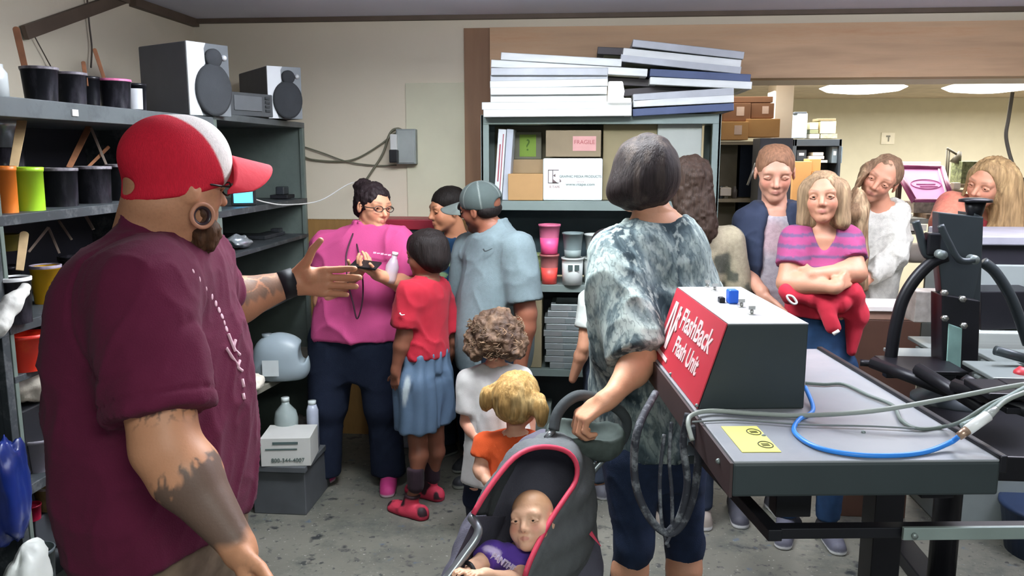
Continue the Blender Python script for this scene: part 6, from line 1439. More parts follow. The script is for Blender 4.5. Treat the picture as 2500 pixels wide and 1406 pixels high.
# ---------------------------------------------------------------- person 5: man in pale blue with grey cap
Y5 = 3.98
P = Person('bearded man in a pale blue t-shirt and grey baseball cap', (at(1205, 850, Y5).x, Y5), 118, h=1.66, hr=.138, bw=1.25, skin='8a5642', limb=1.2, legs=1.1,
    J=dict(shL=(1262, 610, 3.84), shR=(1148, 610, 4.14), elL=(1285, 765, 3.80), wrL=(1272, 890, 3.80), elR=(1130, 760, 4.16), wrR=(1110, 850, 4.1), neck=(1205, 560, Y5)), head=((1172, 510, Y5), -52, 6, -8))
P.secs = []
for y, xl, xr, rx in ((905, 1120, 1290, .17), (850, 1108, 1300, .18), (790, 1105, 1300, .19), (720, 1120, 1292, .19), (660, 1138, 1288, .185), (610, 1152, 1282, .17), (580, 1160, 1265, .15), (558, 1178, 1245, .09), (540, 1190, 1232, .05)):
    A = P.L(xl, y, Y5); B = P.L(xr, y, Y5); P.secs.append(((A[2] + B[2]) / 2, (A[0] + B[0]) / 2 * .4, (A[1] + B[1]) / 2, rx, np.linalg.norm(B - A) / 2 * .92))
P.build_prims(1.1, (8, 8)); P.head_prims(male=1, brow='1c1412', lip='7a4438', iris='20140f', lids=.5)
P.paints.append((P.hE((0, .24, -.38), (.36, .34, .26)), '3a231c', .12 * P.hh, .7))
P.hand('L', (0, .1, -1), (1, 0, 0), curl=.5, size=1); P.make_body(.0095)
P.tee('6d7c80', sleeve=.82, hem=P.L(1200, 893, Y5)[2], g=.014, sg=.032, neck=.070, seed=21, wr=(.009, 7), m=mat('pale_cotton', 'a3b9c0', 0.9, attr=True, var=0.06, scale=60, bump=0.3, bscale=300))
t = MB(); t.tube([P.L(1180, 608, 3.80), P.L(1184, 613, 3.79), P.L(1192, 611, 3.79), P.L(1202, 606, 3.79)], (.0035, .001), n=6); t.build('chest_logo', mat('logo_dark', '2c3234', 0.8), P.root)
P.pants('1c2430', to=.04, g=.012, flare=.02, m=M_blkcloth, seed=13); P.shoes('2a2c30', sole='8c9088')
k = P.hh
def grcap(S): S.add(P.hE((0, -.06, .20), (.40, .48, .40)), .02)
def seams(V):
    q = (V - P.j['head']) @ P.HM.T / k; th = np.arctan2(q[:, 0], q[:, 1] + .05); d = np.abs(((th / (math.pi / 3)) + .5) % 1 - .5) * (math.pi / 3) * np.sqrt(q[:, 0] ** 2 + (q[:, 1] + .05) ** 2)
    return np.clip(1 - d / .022, 0, 1)
S = SDF(); grcap(S); S.cut(P.H(0, 0, .03), -(P.hU - P.hF * .12), .01); S.sub(P.hE((0, -.50, .10), (.16, .18, .10)), .01)
sdf_obj('cap', S, M_clo, P.root, .005, color='4b5553', paints=[(seams, '8a928e', 0, .8)])
brim(P, .06, mat('cap_brim_grey', '666e6a', 0.8), droop=.10)
P.hair(lambda S: (S.add(P.hE((0, -.22, -.02), (.345, .26, .20)), .02)), '1c1716', disp=None, face=False, name='short_hair')
# ---------------------------------------------------------------- person 4: kid in red
Y4 = 3.75
P = Person('child in a red t-shirt and blue-grey basketball shorts seen from the side', (at(1035, 900, Y4).x, Y4), 62, h=1.33, hr=.160, bw=1.05, skin='7a4c3a', limb=1.05, legs=.95,
    J=dict(shL=(1000, 715, 3.64), shR=(1072, 715, 3.90), elL=(985, 820, 3.62), wrL=(966, 905, 3.62), knL=(1020, 1075, 3.70), knR=(1062, 1070, 3.86), anL=(1015, 1185, 3.66), anR=(1055, 1165, 3.88)), head=((1040, 622, Y4), 14, 6, 0), foot_dir=(0, 0))
P.j['neck'] = P.L(1045, 680, Y4)
P.secs = []
for y, xl, xr, rx in ((900, 990, 1085, .13), (850, 992, 1085, .13), (800, 990, 1082, .125), (750, 990, 1085, .13), (710, 998, 1082, .14), (690, 1012, 1075, .11), (675, 1025, 1065, .05)):
    A = P.L(xl, y, Y4); B = P.L(xr, y, Y4); P.secs.append(((A[2] + B[2]) / 2, (A[0] + B[0]) / 2 * .5, (A[1] + B[1]) / 2, rx, np.linalg.norm(B - A) / 2 * .85))
P.build_prims(.95, (0, 0)); P.head_prims(child=.6, brow='1c1412', lip='8a4c40', iris='20140f')
P.hand('L', (0, .05, -1), (1, 0, 0), curl=.5, size=.95); P.make_body(.009)
P.tee('a02030', sleeve=.80, hem=P.L(1040, 868, Y4)[2], g=.010, sg=.022, neck=.055, seed=31, wr=(.011, 9))
t = MB(); t.tube([P.L(976, 764, 3.555), P.L(980, 769, 3.552), P.L(988, 768, 3.552)], (.004, .0015), n=6); t.build('sleeve_logo', mat('logo_white', 'f0f0f0', 0.7), P.root)
def shortx(S):
    for n, yy in (('L', 1050), ('R', 1045)):
        a = P.j['hip' + n]; b = P.j['kn' + n] + arr((0, 0, .015)); S.add(FCone(a, b, .10, .105), .04)
zb = P.L(1030, 1055, 3.66)[2]
pleats = lambda V: .006 * np.sin(np.arctan2(V[:, 0], V[:, 1]) * 11 + vnoise(V, 6, 2) * 2) + .004 * vnoise(V * arr((1, 1, .3)), 20, 3)
S = SDF(); S.add(Loft(P.secs).grow(.008), .03); shortx(S); S.cut((0, 0, P.L(1040, 852, Y4)[2]), (0, 0, 1), .01); S.cut((0, 0, zb), (0, 0, -1), .003)
side = P.L(990, 950, 3.6)
sdf_obj('shorts', S, mat('sport_mesh', '4c6074', 0.6, attr=True, var=0.12, scale=8, bump=0.3, bscale=400), P.root, .009, color='4d6177', disp=pleats, paints=[(Cone(P.L(1005, 870, 3.60), P.L(975, 1050, 3.56), .018), '9aa4a8', .006), (Cone(P.L(1012, 880, 3.60), P.L(990, 1050, 3.56), .012), '22303c', .006)])
for n in 'LR':
    a = P.j['an' + n]; S = SDF(); S.add(Cone(a + arr((0, 0, .075)), a, .042, .040), .01); S.cut(a + arr((0, 0, .09)), (0, 0, 1), .004); sdf_obj('sock', S, M_clo, P.root, .006, color='2a1c24')
P.shoes('2e1c22', sole='a82c44', g=.010, top=.085, paints=[(lambda V: np.clip(vnoise(V, 26, 3) * 6 + 1.2 - (V[:, 2] - .03) * 22, 0, 1), 'c23a50', 0)])
P.hair(lambda S: (S.add(P.hE((0, -.06, .17), (.42, .48, .41)), .02), S.add(P.hE((0, -.20, -.10), (.40, .34, .32)), .03)), '1d1716', disp=P.strand_disp(.004, 50, (1, 1, .1)), fc=((0, .54, -.22), (.36, .36, .36)))
# ---------------------------------------------------------------- person 6: curly child in white
Y6 = 3.50
P = Person('child with curly light brown hair in a long white t-shirt, seen from behind', (at(1195, 1000, Y6).x, Y6), -6, h=1.12, hr=.185, bw=1.15, skin='d69c84', limb=1.1,
    J=dict(shL=(1148, 930, 3.48), elL=(1140, 1030, 3.46), wrL=(1182, 1092, 3.38), shR=(1272, 925, 3.5), elR=(1290, 1030, 3.5), wrR=(1285, 1090, 3.5), knL=(1160, 1160, 3.5), anL=(1152, 1215, 3.52), anR=(1225, 1210, 3.55), pelvis=(1200, 1110, 3.5), neck=(1208, 895, 3.5), hipL=(1165, 1110, 3.5), hipR=(1235, 1110, 3.5), knR=(1230, 1165, 3.5)), head=((1212, 818, Y6), 8, 4, 0))
P.secs = secs_px(P, Y6, ((885, 1190, 1228, .04), (905, 1150, 1270, .065), (950, 1142, 1285, .09), (1020, 1142, 1290, .105), (1100, 1138, 1295, .11), (1175, 1132, 1300, .11))); P.build_prims(.9, (4, 4))
P.head_prims(child=.7); P.hand('L', (.8, .2, -.5), (0, 1, 0), curl=.5, size=.95); P.make_body(.009)
P.tee('c6c4c2', sleeve=.78, hem=P.L(1200, 1172, Y6)[2], g=.010, sg=.018, neck=.055, seed=41, paints=[(Ell(P.L(1240, 1030, 3.40), (.07, .10, .13)), 'd9bcae', .08, .7)], wr=(.008, 9))
P.pants('1e2434', to=.06, g=.006, flare=.01, m=M_blkcloth, seed=43, top=P.L(1200, 1160, Y6)[2]); P.shoes('1d2436', sole='20242e', g=.010, top=.12)
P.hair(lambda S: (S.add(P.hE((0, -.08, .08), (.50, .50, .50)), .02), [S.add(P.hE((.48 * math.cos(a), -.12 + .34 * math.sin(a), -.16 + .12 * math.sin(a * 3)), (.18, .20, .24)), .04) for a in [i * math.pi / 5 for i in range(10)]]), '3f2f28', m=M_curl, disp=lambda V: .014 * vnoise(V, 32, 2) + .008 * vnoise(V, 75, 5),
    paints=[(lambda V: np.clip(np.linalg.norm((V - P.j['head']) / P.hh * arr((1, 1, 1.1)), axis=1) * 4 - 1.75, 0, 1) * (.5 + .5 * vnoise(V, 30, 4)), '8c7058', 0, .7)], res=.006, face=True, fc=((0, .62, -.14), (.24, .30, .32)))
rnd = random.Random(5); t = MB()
for i in range(330):
    th = rnd.uniform(0, 2 * math.pi); u = rnd.uniform(-.5, .55); rr = math.sqrt(max(.05, 1 - u * u)); base = Vector(P.H(.60 * rr * math.cos(th), -.10 + .56 * rr * math.sin(th), u * .72 - .03)); r_ = rnd.uniform(.006, .012)
    if rr * math.sin(th) > .55 and u < .3: continue
    if u > .0 and rr * math.sin(th) < -.2 and rnd.random() < .75: continue
    ax = Vector((rnd.uniform(-1, 1), rnd.uniform(-1, 1), -2)).normalized(); e1 = ax.orthogonal().normalized(); e2 = ax.cross(e1)
    t.tube([base + e1 * r_ * math.cos(a * 1.1) + e2 * r_ * math.sin(a * 1.1) + ax * (.0040 * a - .015) for a in range(9)], .0017, n=4, sub=3)
t.build('curl_strands', mat('curl_light', '7c634c', 0.6, var=0.5, scale=12), P.root)
# ---------------------------------------------------------------- person 7: toddler in orange
Y7 = 2.95
P = Person('toddler with blonde pigtails in an orange top standing behind the stroller', (at(1255, 1150, Y7).x, Y7), -22, h=.91, hr=.215, bw=1.25, skin='d8a488', limb=1.2,
    J=dict(shL=(1188, 1085, 2.95), elL=(1172, 1145, 2.92), wrL=(1192, 1178, 2.86), shR=(1320, 1085, 2.98), elR=(1335, 1160, 2.98), wrR=(1330, 1200, 2.9), neck=(1258, 1062, Y7)), head=((1264, 978, Y7), 8, 4, 0), hd=1.12)
P.secs = secs_px(P, Y7, ((1052, 1235, 1285, .04), (1068, 1200, 1315, .06), (1110, 1188, 1325, .08), (1180, 1186, 1330, .095), (1250, 1180, 1335, .10), (1310, 1180, 1335, .10))); P.build_prims(1, (5, 5))
P.head_prims(child=1); P.hand('L', (.4, .3, -.8), (0, 1, 0), curl=.6); P.make_body(.008)
P.tee('d9582a', sleeve=.55, hem=P.L(1250, 1290, Y7)[2], g=.009, sg=.014, neck=.050, seed=51, wr=(.006, 10))
P.pants('5a2a34', to=.08, g=.006, m=M_blkcloth, seed=53, top=P.L(1250, 1280, Y7)[2]); P.shoes('4a4a55')
P.hair(lambda S: (S.add(P.hE((0, -.07, .12), (.39, .47, .42)), .02), S.add(P.hE((0, -.25, -.08), (.30, .25, .26)), .03), S.add(P.hE((-.44, -.18, .14), (.13, .12, .12)), .03), S.add(P.hE((-.50, -.20, -.02), (.11, .12, .18)), .03), S.add(P.hE((.42, -.22, .08), (.12, .12, .14)), .03), S.add(P.hE((.50, -.26, -.12), (.12, .13, .24)), .03)),
    'a5824f', disp=lambda V: .004 * vnoise(V * arr((1, 1, .2)), 90, 4) + .003 * vnoise(V, 40, 6), paints=[(lambda V: np.clip(vnoise(V * arr((1, 1, .3)), 60, 3), 0, 1), 'cdb07c', 0, .8)], fc=((0, .5, -.14), (.27, .32, .34)), res=.005)
for sx, py_ in ((-.37, .15), (.36, .10)):
    t = MB(); cc = P.H(sx, -.20, py_); t.tube([cc + P.hh * .085 * (math.cos(a) * P.hF + math.sin(a) * P.hU) for a in [i * math.pi / 6 for i in range(12)]], .006, closed=True, n=6); t.build('hair_tie', mat('hair_tie', 'c9a66a', 0.6), P.root)
# ---------------------------------------------------------------- person 11: small child with short dark hair by the shelf unit
P = Person('small child with short dark hair looking down beside the shelf unit', (at(1490, 760, 4.05).x, 4.05), 40, h=1.30, hr=.155, bw=1.0, skin='c58f72', head=((1480, 610, 4.05), 10, 12, 0))
P.j['neck'] = P.L(1492, 668, 4.08); P.build_prims(1, (5, 5)); P.head_prims(child=.6); P.make_body(.010, it=1)
P.tee('cdd2cc', sleeve=.6, hem=.62, g=.010, sg=.018, neck=.05, seed=61); P.pants('3a4250', to=.06, m=M_blkcloth); P.shoes('55555c')
P.hair(lambda S: (S.add(P.hE((0, -.07, .17), (.37, .44, .37)), .02), S.add(P.hE((0, -.26, -.05), (.31, .22, .26)), .03)), '2b2022', disp=P.strand_disp(.002, 60, (1, 1, 1)), fc=((0, .46, -.14), (.36, .40, .38)))
# ---------------------------------------------------------------- person 10: long dark hair behind the patterned top
P = Person('woman with long wavy dark brown hair mostly hidden behind the patterned top', (at(1672, 900, 3.72).x, 3.72), 10, h=1.66, hr=.136, bw=.9, skin='c99878', head=((1682, 452, 3.72), 0, 8, 0))
P.build_prims(1, (5, 5)); P.head_prims(); P.make_body(.011)
P.tee('9a917a', sleeve=1, hem=.80, g=.014, sg=.018, seed=71, fore=.8, m=M_cloc, paints=[(lambda V: np.clip(vnoise(V, 24, 2) * 4, 0, 1), '2f3a36', 0, .8)]); P.pants('2c3444', m=M_blkcloth); P.shoes('8a8078')
P.hair(lambda S: (S.add(P.hE((0, -.08, .15), (.40, .48, .43)), .02), S.add(P.hE((0, -.20, -.25), (.38, .33, .42)), .05), S.add(P.hE((.08, -.30, -.75), (.40, .25, .50)), .06)), '33261f', disp=lambda V: .010 * vnoise(V * arr((1, 1, .35)), 28, 2) + .005 * vnoise(V, 70, 3))
# ---------------------------------------------------------------- person 9: woman in the patterned top pushing the stroller
Y9 = 2.80
P = Person('woman with a brown bob and grey leaf-patterned top gripping the stroller handle', (at(1585, 1100, Y9).x, Y9), 14, h=1.74, hr=.138, bw=1.15, skin='cf9878', limb=1.12, legs=1.0,
    J=dict(shL=(1500, 610, 2.70), elL=(1565, 880, 2.50), wrL=(1492, 968, 2.38), shR=(1672, 620, 2.92), elR=(1722, 790, 3.0), wrR=(1690, 930, 3.0), neck=(1600, 520, Y9), hipL=(1540, 1120, 2.70), hipR=(1650, 1120, 2.78), knL=(1548, 1330, 2.66), knR=(1672, 1330, 2.80), pelvis=(1595, 1090, Y9)),
    head=((1566, 425, Y9), 22, 6, 4))
P.secs = secs_px(P, Y9, ((515, 1560, 1650, .05), (545, 1530, 1690, .085), (600, 1492, 1722, .12), (700, 1470, 1738, .14), (850, 1462, 1735, .15), (980, 1470, 1720, .16), (1080, 1485, 1705, .165), (1160, 1495, 1700, .15))); P.build_prims(.98, (6, 6))
P.head_prims(brow='4a3428'); P.hand('L', P.L(1425, 1015, 2.36) - P.j['wrL'], (.15, .1, -1), curl=.85, size=1.18, thumb=.2, spread=.02); P.make_body(.0085)
def batwing(S):
    a = P.j['shL']; e = P.j['elL']; S.add(FCone(a + arr((0, 0, -.02)), a + (e - a) * .96, .085, .105), .08); S.add(Cone(P.L(1500, 700, 2.66), P.L(1490, 860, 2.68), .09, .07), .06)
    a = P.j['shR']; e = P.j['elR']; S.add(FCone(a + arr((0, 0, -.02)), a + (e - a) * .98, .080, .10), .08); S.add(Cone(P.L(1690, 700, 2.88), P.L(1690, 840, 2.90), .08, .07), .06)
    S.add(Loft([(P.L(1590, y, Y9)[2], *P.L((l + r) / 2, y, Y9)[:2], (P.L(r, y, Y9)[0] - P.L(l, y, Y9)[0]) / 2, ry) for y, l, r, ry in ((1100, 1448, 1715, .19), (1000, 1440, 1730, .19), (850, 1440, 1740, .18), (700, 1452, 1745, .17))]), .05)
def leaves_mat():
    m = bpy.data.materials.new('leaf_print'); m.use_nodes = True; nt = m.node_tree; N = nt.nodes; L = nt.links; b = N['Principled BSDF']; b.inputs['Roughness'].default_value = .9; b.inputs['Specular IOR Level'].default_value = .15
    tc = N.new('ShaderNodeTexCoord'); mp = N.new('ShaderNodeMapping'); mp.inputs['Rotation'].default_value = (0, .7, 0); mp.inputs['Scale'].default_value = (1, 1, .45); L.new(tc.outputs['Object'], mp.inputs[0])
    n0 = N.new('ShaderNodeTexNoise'); n0.inputs['Scale'].default_value = 9; n0.inputs['Detail'].default_value = 3; n0.inputs['Distortion'].default_value = 1.2; L.new(mp.outputs[0], n0.inputs['Vector'])
    r0 = N.new('ShaderNodeValToRGB'); e = r0.color_ramp.elements; e[0].position = .36; e[0].color = (*lin('2f3b40'), 1); e[1].position = .66; e[1].color = (*lin('a8b2ac'), 1)
    x = e.new(.46); x.color = (*lin('5f6d70'), 1); x = e.new(.56); x.color = (*lin('8d9a96'), 1); L.new(n0.outputs[0], r0.inputs[0])
    w_ = N.new('ShaderNodeTexWave'); w_.inputs['Scale'].default_value = 22; w_.inputs['Distortion'].default_value = 9; w_.inputs['Detail'].default_value = 2; w_.inputs['Detail Scale'].default_value = 2.5; L.new(mp.outputs[0], w_.inputs['Vector'])
    r1 = N.new('ShaderNodeMapRange'); r1.inputs['From Min'].default_value = .72; r1.inputs['From Max'].default_value = .9; r1.inputs['To Max'].default_value = .4; L.new(w_.outputs['Fac'], r1.inputs[0])
    mx = N.new('ShaderNodeMix'); mx.data_type = 'RGBA'; L.new(r1.outputs[0], mx.inputs['Factor']); L.new(r0.outputs[0], mx.inputs['A']); mx.inputs['B'].default_value = (*lin('3c484c'), 1)
    n2 = N.new('ShaderNodeTexNoise'); n2.inputs['Scale'].default_value = 45; n2.inputs['Detail'].default_value = 4; L.new(mp.outputs[0], n2.inputs['Vector'])
    r2 = N.new('ShaderNodeMapRange'); r2.inputs['From Min'].default_value = .52; r2.inputs['From Max'].default_value = .62; r2.inputs['To Max'].default_value = .6; L.new(n2.outputs[0], r2.inputs[0])
    m2 = N.new('ShaderNodeMix'); m2.data_type = 'RGBA'; L.new(r2.outputs[0], m2.inputs['Factor']); L.new(mx.outputs['Result'], m2.inputs['A']); m2.inputs['B'].default_value = (*lin('b0bab2'), 1)
    L.new(m2.outputs['Result'], b.inputs['Base Color']); return m
S = SDF()
for p, kk in P.P['torso'][:1]: S.add(p.grow(.012), kk)
batwing(S); S.cut(P.L(1590, 1085, Y9), -(P.hU * 0 + arr((0, 0, 1))), .004)
nc = P.j['neck']; S.sub(Cone(nc + arr((0, .0, .025)), nc + arr((0, .05, .3)), .10, .14), .01); S.sub(Ell(nc + arr((0.01, -.03, .03)), (.115, .09, .045)), .01)
wn = P.wr(.016, 6, 4, (1, 1, .4))
sdf_obj('blouse', S, leaves_mat(), P.root, .0085, color='808080', disp=wn)
P.pants('1c2a44', to=.05, g=.006, m=mat('denim', '1c2a44', 0.85, attr=True, var=0.18, scale=25, bump=0.3, bscale=300), seed=91, kg=.004); P.shoes('303038')
P.hair(lambda S: (S.add(P.hE((0, -.07, .14), (.41, .48, .41)), .02), S.add(P.hE((0, -.14, -.12), (.42, .42, .34)), .06), S.add(P.hE((-.12, .02, -.26), (.36, .36, .22)), .06)),
    '2a2322', disp=P.strand_disp(.005, 42, (1, 1, .08)), paints=[(lambda V: np.clip(vnoise(V * arr((1, 1, .12)), 60, 4) * 1.4, 0, 1), '4c423b', 0, .6)], fc=((0, .56, -.2), (.26, .34, .40)), res=.005)
t = MB(); rc = P.hq(.62, .02, .05)
# ---------------------------------------------------------------- person 12: girl in a navy hoodie
Y12 = 3.85
P = Person('girl in a navy hoodie over a grey top looking down', (at(1880, 700, Y12).x, Y12), 183, h=1.73, hr=.140, bw=.88, skin='bc8a74', limb=.9, legs=.9,
    J=dict(shR=(1822, 545, 3.86), elR=(1808, 650, 3.84), wrR=(1862, 715, 3.66), shL=(1950, 540, 3.86), elL=(1962, 660, 3.86), wrL=(1935, 740, 3.72), neck=(1892, 508, 3.87)), head=((1892, 422, 3.84), -10, 14, 0))
P.build_prims(.9, (8, 8)); P.head_prims(brow='9a7458', lip='b87a70', iris='4a4a44', lids=.9, cheek=.08); P.hand('R', (-.35, .1, -.9), (-1, 0, 0), curl=.4, thumb=.4); P.make_body(.009)
P.tee('a9a4aa', sleeve=.3, hem=.88, g=.008, sg=.006, neck=.085, neckc=P.j['neck'] - arr((0, 0, .03)), seed=101, m=M_cloc, paints=[(Ell(P.L(1888, 580, 3.75), (.07, .09, .08)), 'b28a8c', .05, .55)])
def op(S):   # open hoodie front
    pass
S = SDF()
for p, kk in P.P['torso']: S.add(p.grow(.020), kk)
for n in 'LR':
    a, e, w_ = P.j['sh' + n], P.j['el' + n], P.j['wr' + n]; S.add(Cone(a, e, .062, .050), .03); S.add(FCone(e, e + (w_ - e) * (.35 if n == 'R' else .8), .048, .043), .015)
S.add(Cone(P.L(1850, 520, 3.93), P.L(1935, 520, 3.93), .05), .03); S.add(Cone(P.j['neck'] + arr((-.06, .0, -.01)), P.j['neck'] + arr((.06, .0, -.01)), .035), .03)
S.add(Cone(P.j['neck'] + arr((-.075, .03, .0)), P.L(1845, 620, 3.76), .018, .016), .02); S.add(Cone(P.j['neck'] + arr((.075, .03, .0)), P.L(1935, 620, 3.76), .018, .016), .02)
S.cut((0, 0, .90), (0, 0, -1), .004); c0 = P.j['chest']
S.sub(Loft([(.80, .005, .12, .070, .10), (1.2, .0, .13, .080, .115), (1.36, .0, .12, .070, .12), (1.46, 0, .09, .050, .12), (1.7, 0, .08, .09, .16)]), .01)
sdf_obj('hoodie', S, M_clo, P.root, .008, color='2e364a', disp=P.wr(.012, 9, 3))
P.pants('1d2740', m=M_blkcloth, seed=103); P.shoes('44444c')
P.hair(lambda S: (S.add(P.hE((0, -.08, .17), (.355, .43, .365)), .02), S.add(P.hE((0, -.30, -.05), (.26, .18, .20)), .03)), '7d5a44', disp=P.strand_disp(.003, 50, (1, .2, 1)), fc=((0, .46, -.10), (.30, .38, .42)))
# ---------------------------------------------------------------- person 13: girl in striped tee, arms crossed
Y13 = 3.62
P = Person('girl in a pink striped v-neck t-shirt with crossed arms and red jacket tied on', (at(2000, 800, Y13).x, Y13), 172, h=1.60, hr=.147, bw=.88, skin='ba866c', limb=1.08, legs=1.05,
    J=dict(shR=(1944, 588, 3.63), elR=(1922, 690, 3.54), wrR=(2040, 702, 3.43), shL=(2066, 588, 3.63), elL=(2090, 666, 3.54), wrL=(1982, 670, 3.49), neck=(2010, 555, 3.66)), head=((2010, 482, 3.62), -12, -4, 3), hd=.94)
P.build_prims(1.05, (8, 8)); P.head_prims(brow='6a4c38', lip='b06e66', iris='4a4438', lids=.55, child=.2, cheek=.06); P.hand('R', P.L(2088, 668, 3.50) - P.j['wrR'], (0, -1, 0), curl=.55, thumb=.1, size=.92); P.hand('L', P.L(1938, 668, 3.56) - P.j['wrL'], (0, -1, 0), curl=.4, thumb=.1, size=.9); P.make_body(.0088)
hem13 = P.L(2000, 745, Y13)[2]
def strp(V):
    z = V[:, 2] + .006 * vnoise(V, 8, 3) - .10 * V[:, 1] * 0; ph = ((z / .047) % 1); return ((ph > .3) & (ph < .62)) * 1.0
P.tee('9a4470', sleeve=.62, hem=hem13, g=.009, sg=.014, neck=.072, seed=111, paints=[(strp, '5a5070', 0, .85)], wr=(.006, 9), extra=lambda S: (S.sub(Cone(P.j['neck'] + arr((0, .07, .02)), P.j['neck'] + arr((0, .12, -.10)), .060, .018), .006)))
S = SDF(); zt_, zb_ = P.L(2000, 700, Y13)[2], P.L(2000, 790, Y13)[2]
S.add(Loft([(zb_ + .045, 0, 0, .148, .118), (zt_, 0, 0, .146, .118)]), .03); S.add(Cone(P.L(1930, 718, 3.50), P.L(2060, 745, 3.48), .030), .03); S.add(Cone(P.L(2080, 715, 3.52), P.L(2092, 770, 3.54), .045, .040), .03); S.add(Cone(P.L(2020, 755, 3.47), P.L(2034, 800, 3.45), .034, .030), .03); S.add(Cone(P.L(2088, 765, 3.54), P.L(2078, 858, 3.52), .040, .026), .03); S.add(Cone(P.L(1918, 706, 3.5), P.L(1925, 730, 3.5), .026), .02)
sdf_obj('tied_jacket', S, M_clo, P.root, .008, color='b82a3c', disp=lambda V: .012 * (np.abs(vnoise(V * arr((1, 1, .6)), 16, 5)) * -1.4 + .6))
t = MB(); t.tube([P.L(x, y, 3.42) for x, y in ((1922, 722), (1935, 724), (1945, 738), (1938, 742), (1926, 733))], .005, closed=True, n=6); t.build('buckle', mat('buckle_white', 'd8d4d0', 0.4), P.root)
MB().cyl(P.L(2034, 816, 3.43), P.L(2048, 806, 3.43), .008).build('cuff_tag', mat('buckle_white', 'd8d4d0', 0.4), P.root)
P.pants('1d3b5e', m=mat('denim_blue', '1d3b5e', 0.85, attr=True, var=0.2, scale=25), seed=113, g=.008, top=P.j['pelvis'][2] + .20); P.shoes('555560')
def bobhair(S):
    S.add(P.hE((0, -.08, .16), (.365, .43, .37)), .02); S.add(P.hE((0, -.22, -.15), (.34, .25, .36)), .05)
    for sx in (-1, 1): S.add(P.hC((sx * .32, .02, .10), (sx * .38, .06, -.48), .10, .11), .08)
    S.add(P.hC((-.30, -.15, -.45), (.30, -.15, -.45), .12), .06)
P.hair(bobhair, '8a7258', disp=P.strand_disp(.005, 40, (1, 1, .1)), paints=[(lambda V: np.clip(vnoise(V * arr((1, 1, .15)), 50, 4) * 1.3, 0, 1), 'b59c78', 0, .7)], fc=((0, .46, -.12), (.285, .40, .54)))
# ---------------------------------------------------------------- person 14: leaning girl with long blonde hair in a white jacket
Y14 = 4.22
P = Person('girl in a white jacket leaning sideways with long blonde hair hanging down', (at(2110, 800, Y14).x, Y14), 178, h=1.66, hr=.140, bw=.80, skin='ba846a', limb=.95,
    J=dict(neck=(2150, 500, 4.24), chest=(2148, 580, 4.24), shL=(2180, 520, 4.26), elL=(2186, 622, 4.14), wrL=(2105, 690, 4.06), shR=(2098, 545, 4.24), elR=(2085, 660, 4.24), wrR=(2110, 700, 4.14)), head=((2150, 437, 4.19), -24, 8, -30))
P.build_prims(.95, (8, 8)); P.head_prims(brow='6a4c38', lip='a86a60', iris='3a3028', lids=.75); P.hand('L', P.L(2070, 700, 4.08) - P.j['wrL'], (0, -1, 0), curl=.4); P.make_body(.009)
P.tee('bdbcb2', sleeve=1, fore=.78, hem=P.L(2110, 765, Y14)[2], g=.014, sg=.018, forg=.016, neck=.075, seed=121, m=M_cloc, wr=(.018, 11), name='jacket', paints=[(Cone(P.L(2130, 500, 4.12), P.L(2112, 560, 4.12), .020), '8c938a', .006)])
P.pants('3a4048', m=M_blkcloth, top=P.L(2110, 750, Y14)[2]); P.shoes('777780')
def lh(S):
    S.add(P.hE((0, -.10, .16), (.365, .43, .37)), .02)
    S.add(Cone(P.H(-.34, .0, .0) if False else P.H(.30, .05, .05), P.L(2090, 520, 4.04), .040, .045), .03); S.add(Cone(P.L(2098, 480, 4.07), P.L(2098, 620, 4.04), .040, .040), .04); S.add(Cone(P.L(2098, 620, 4.04), P.L(2112, 700, 4.02), .036, .016), .03)
P.hair(lh, '7a6048', disp=lambda V: .005 * vnoise(V * arr((1, 1, .12)), 55, 3), paints=[(lambda V: np.clip(vnoise(V * arr((1, 1, .15)), 50, 4) * 1.5, 0, 1) , 'c9b08c', 0, .7), (P.hE((0, -.1, .25), (.5, .6, .36)), '6e5644', .03, .7)], fc=((0, .46, -.15), (.295, .39, .46)))
# ---------------------------------------------------------------- person 15: blonde woman leaning at the right
Y15 = 4.42
P = Person('blonde woman in an orange and pink top leaning on her arms behind the press', (at(2430, 700, Y15).x + .05, Y15), 150, h=1.68, hr=.145, bw=1.12, skin='bc866a', limb=1.05,
    J=dict(neck=(2420, 520, 4.42), chest=(2420, 600, 4.5), shR=(2325, 505, 4.38), elR=(2288, 585, 4.24), wrR=(2335, 612, 4.12), shL=(2485, 530, 4.5), elL=(2490, 600, 4.34), wrL=(2430, 612, 4.16)), head=((2412, 448, 4.28), -24, 10, -16))
P.build_prims(1.05, (8, 8)); P.head_prims(brow='7a5844', lip='a8685e', iris='3a3028', lids=.7); P.hand('R', P.L(2375, 618, 4.06) - P.j['wrR'], (0, 0, -1), curl=.2); P.make_body(.009)
P.tee('cc7c66', sleeve=.6, hem=.8, g=.014, sg=.022, neck=.08, seed=131, m=M_cloc, paints=[(lambda V: np.clip(vnoise(V, 14, 3) * 2, 0, 1), 'c9a082', 0, .8), (lambda V: np.clip(-vnoise(V, 11, 6) * 2 - .2, 0, 1), 'bf3a52', 0, .8)])
P.pants('3a4048', m=M_blkcloth); P.shoes('777780')
def bh(S):
    S.add(P.hE((0, -.10, .16), (.38, .45, .39)), .02); S.add(P.hE((-.10, -.25, -.2), (.36, .28, .50)), .06)
    S.add(Cone(P.L(2462, 440, 4.25), P.L(2468, 560, 4.24), .055, .07), .05); S.add(Cone(P.L(2455, 550, 4.28), P.L(2425, 590, 4.26), .07, .06), .05); S.add(P.hC((.30, .10, .15), (.33, .22, -.35), .06, .05), .04)
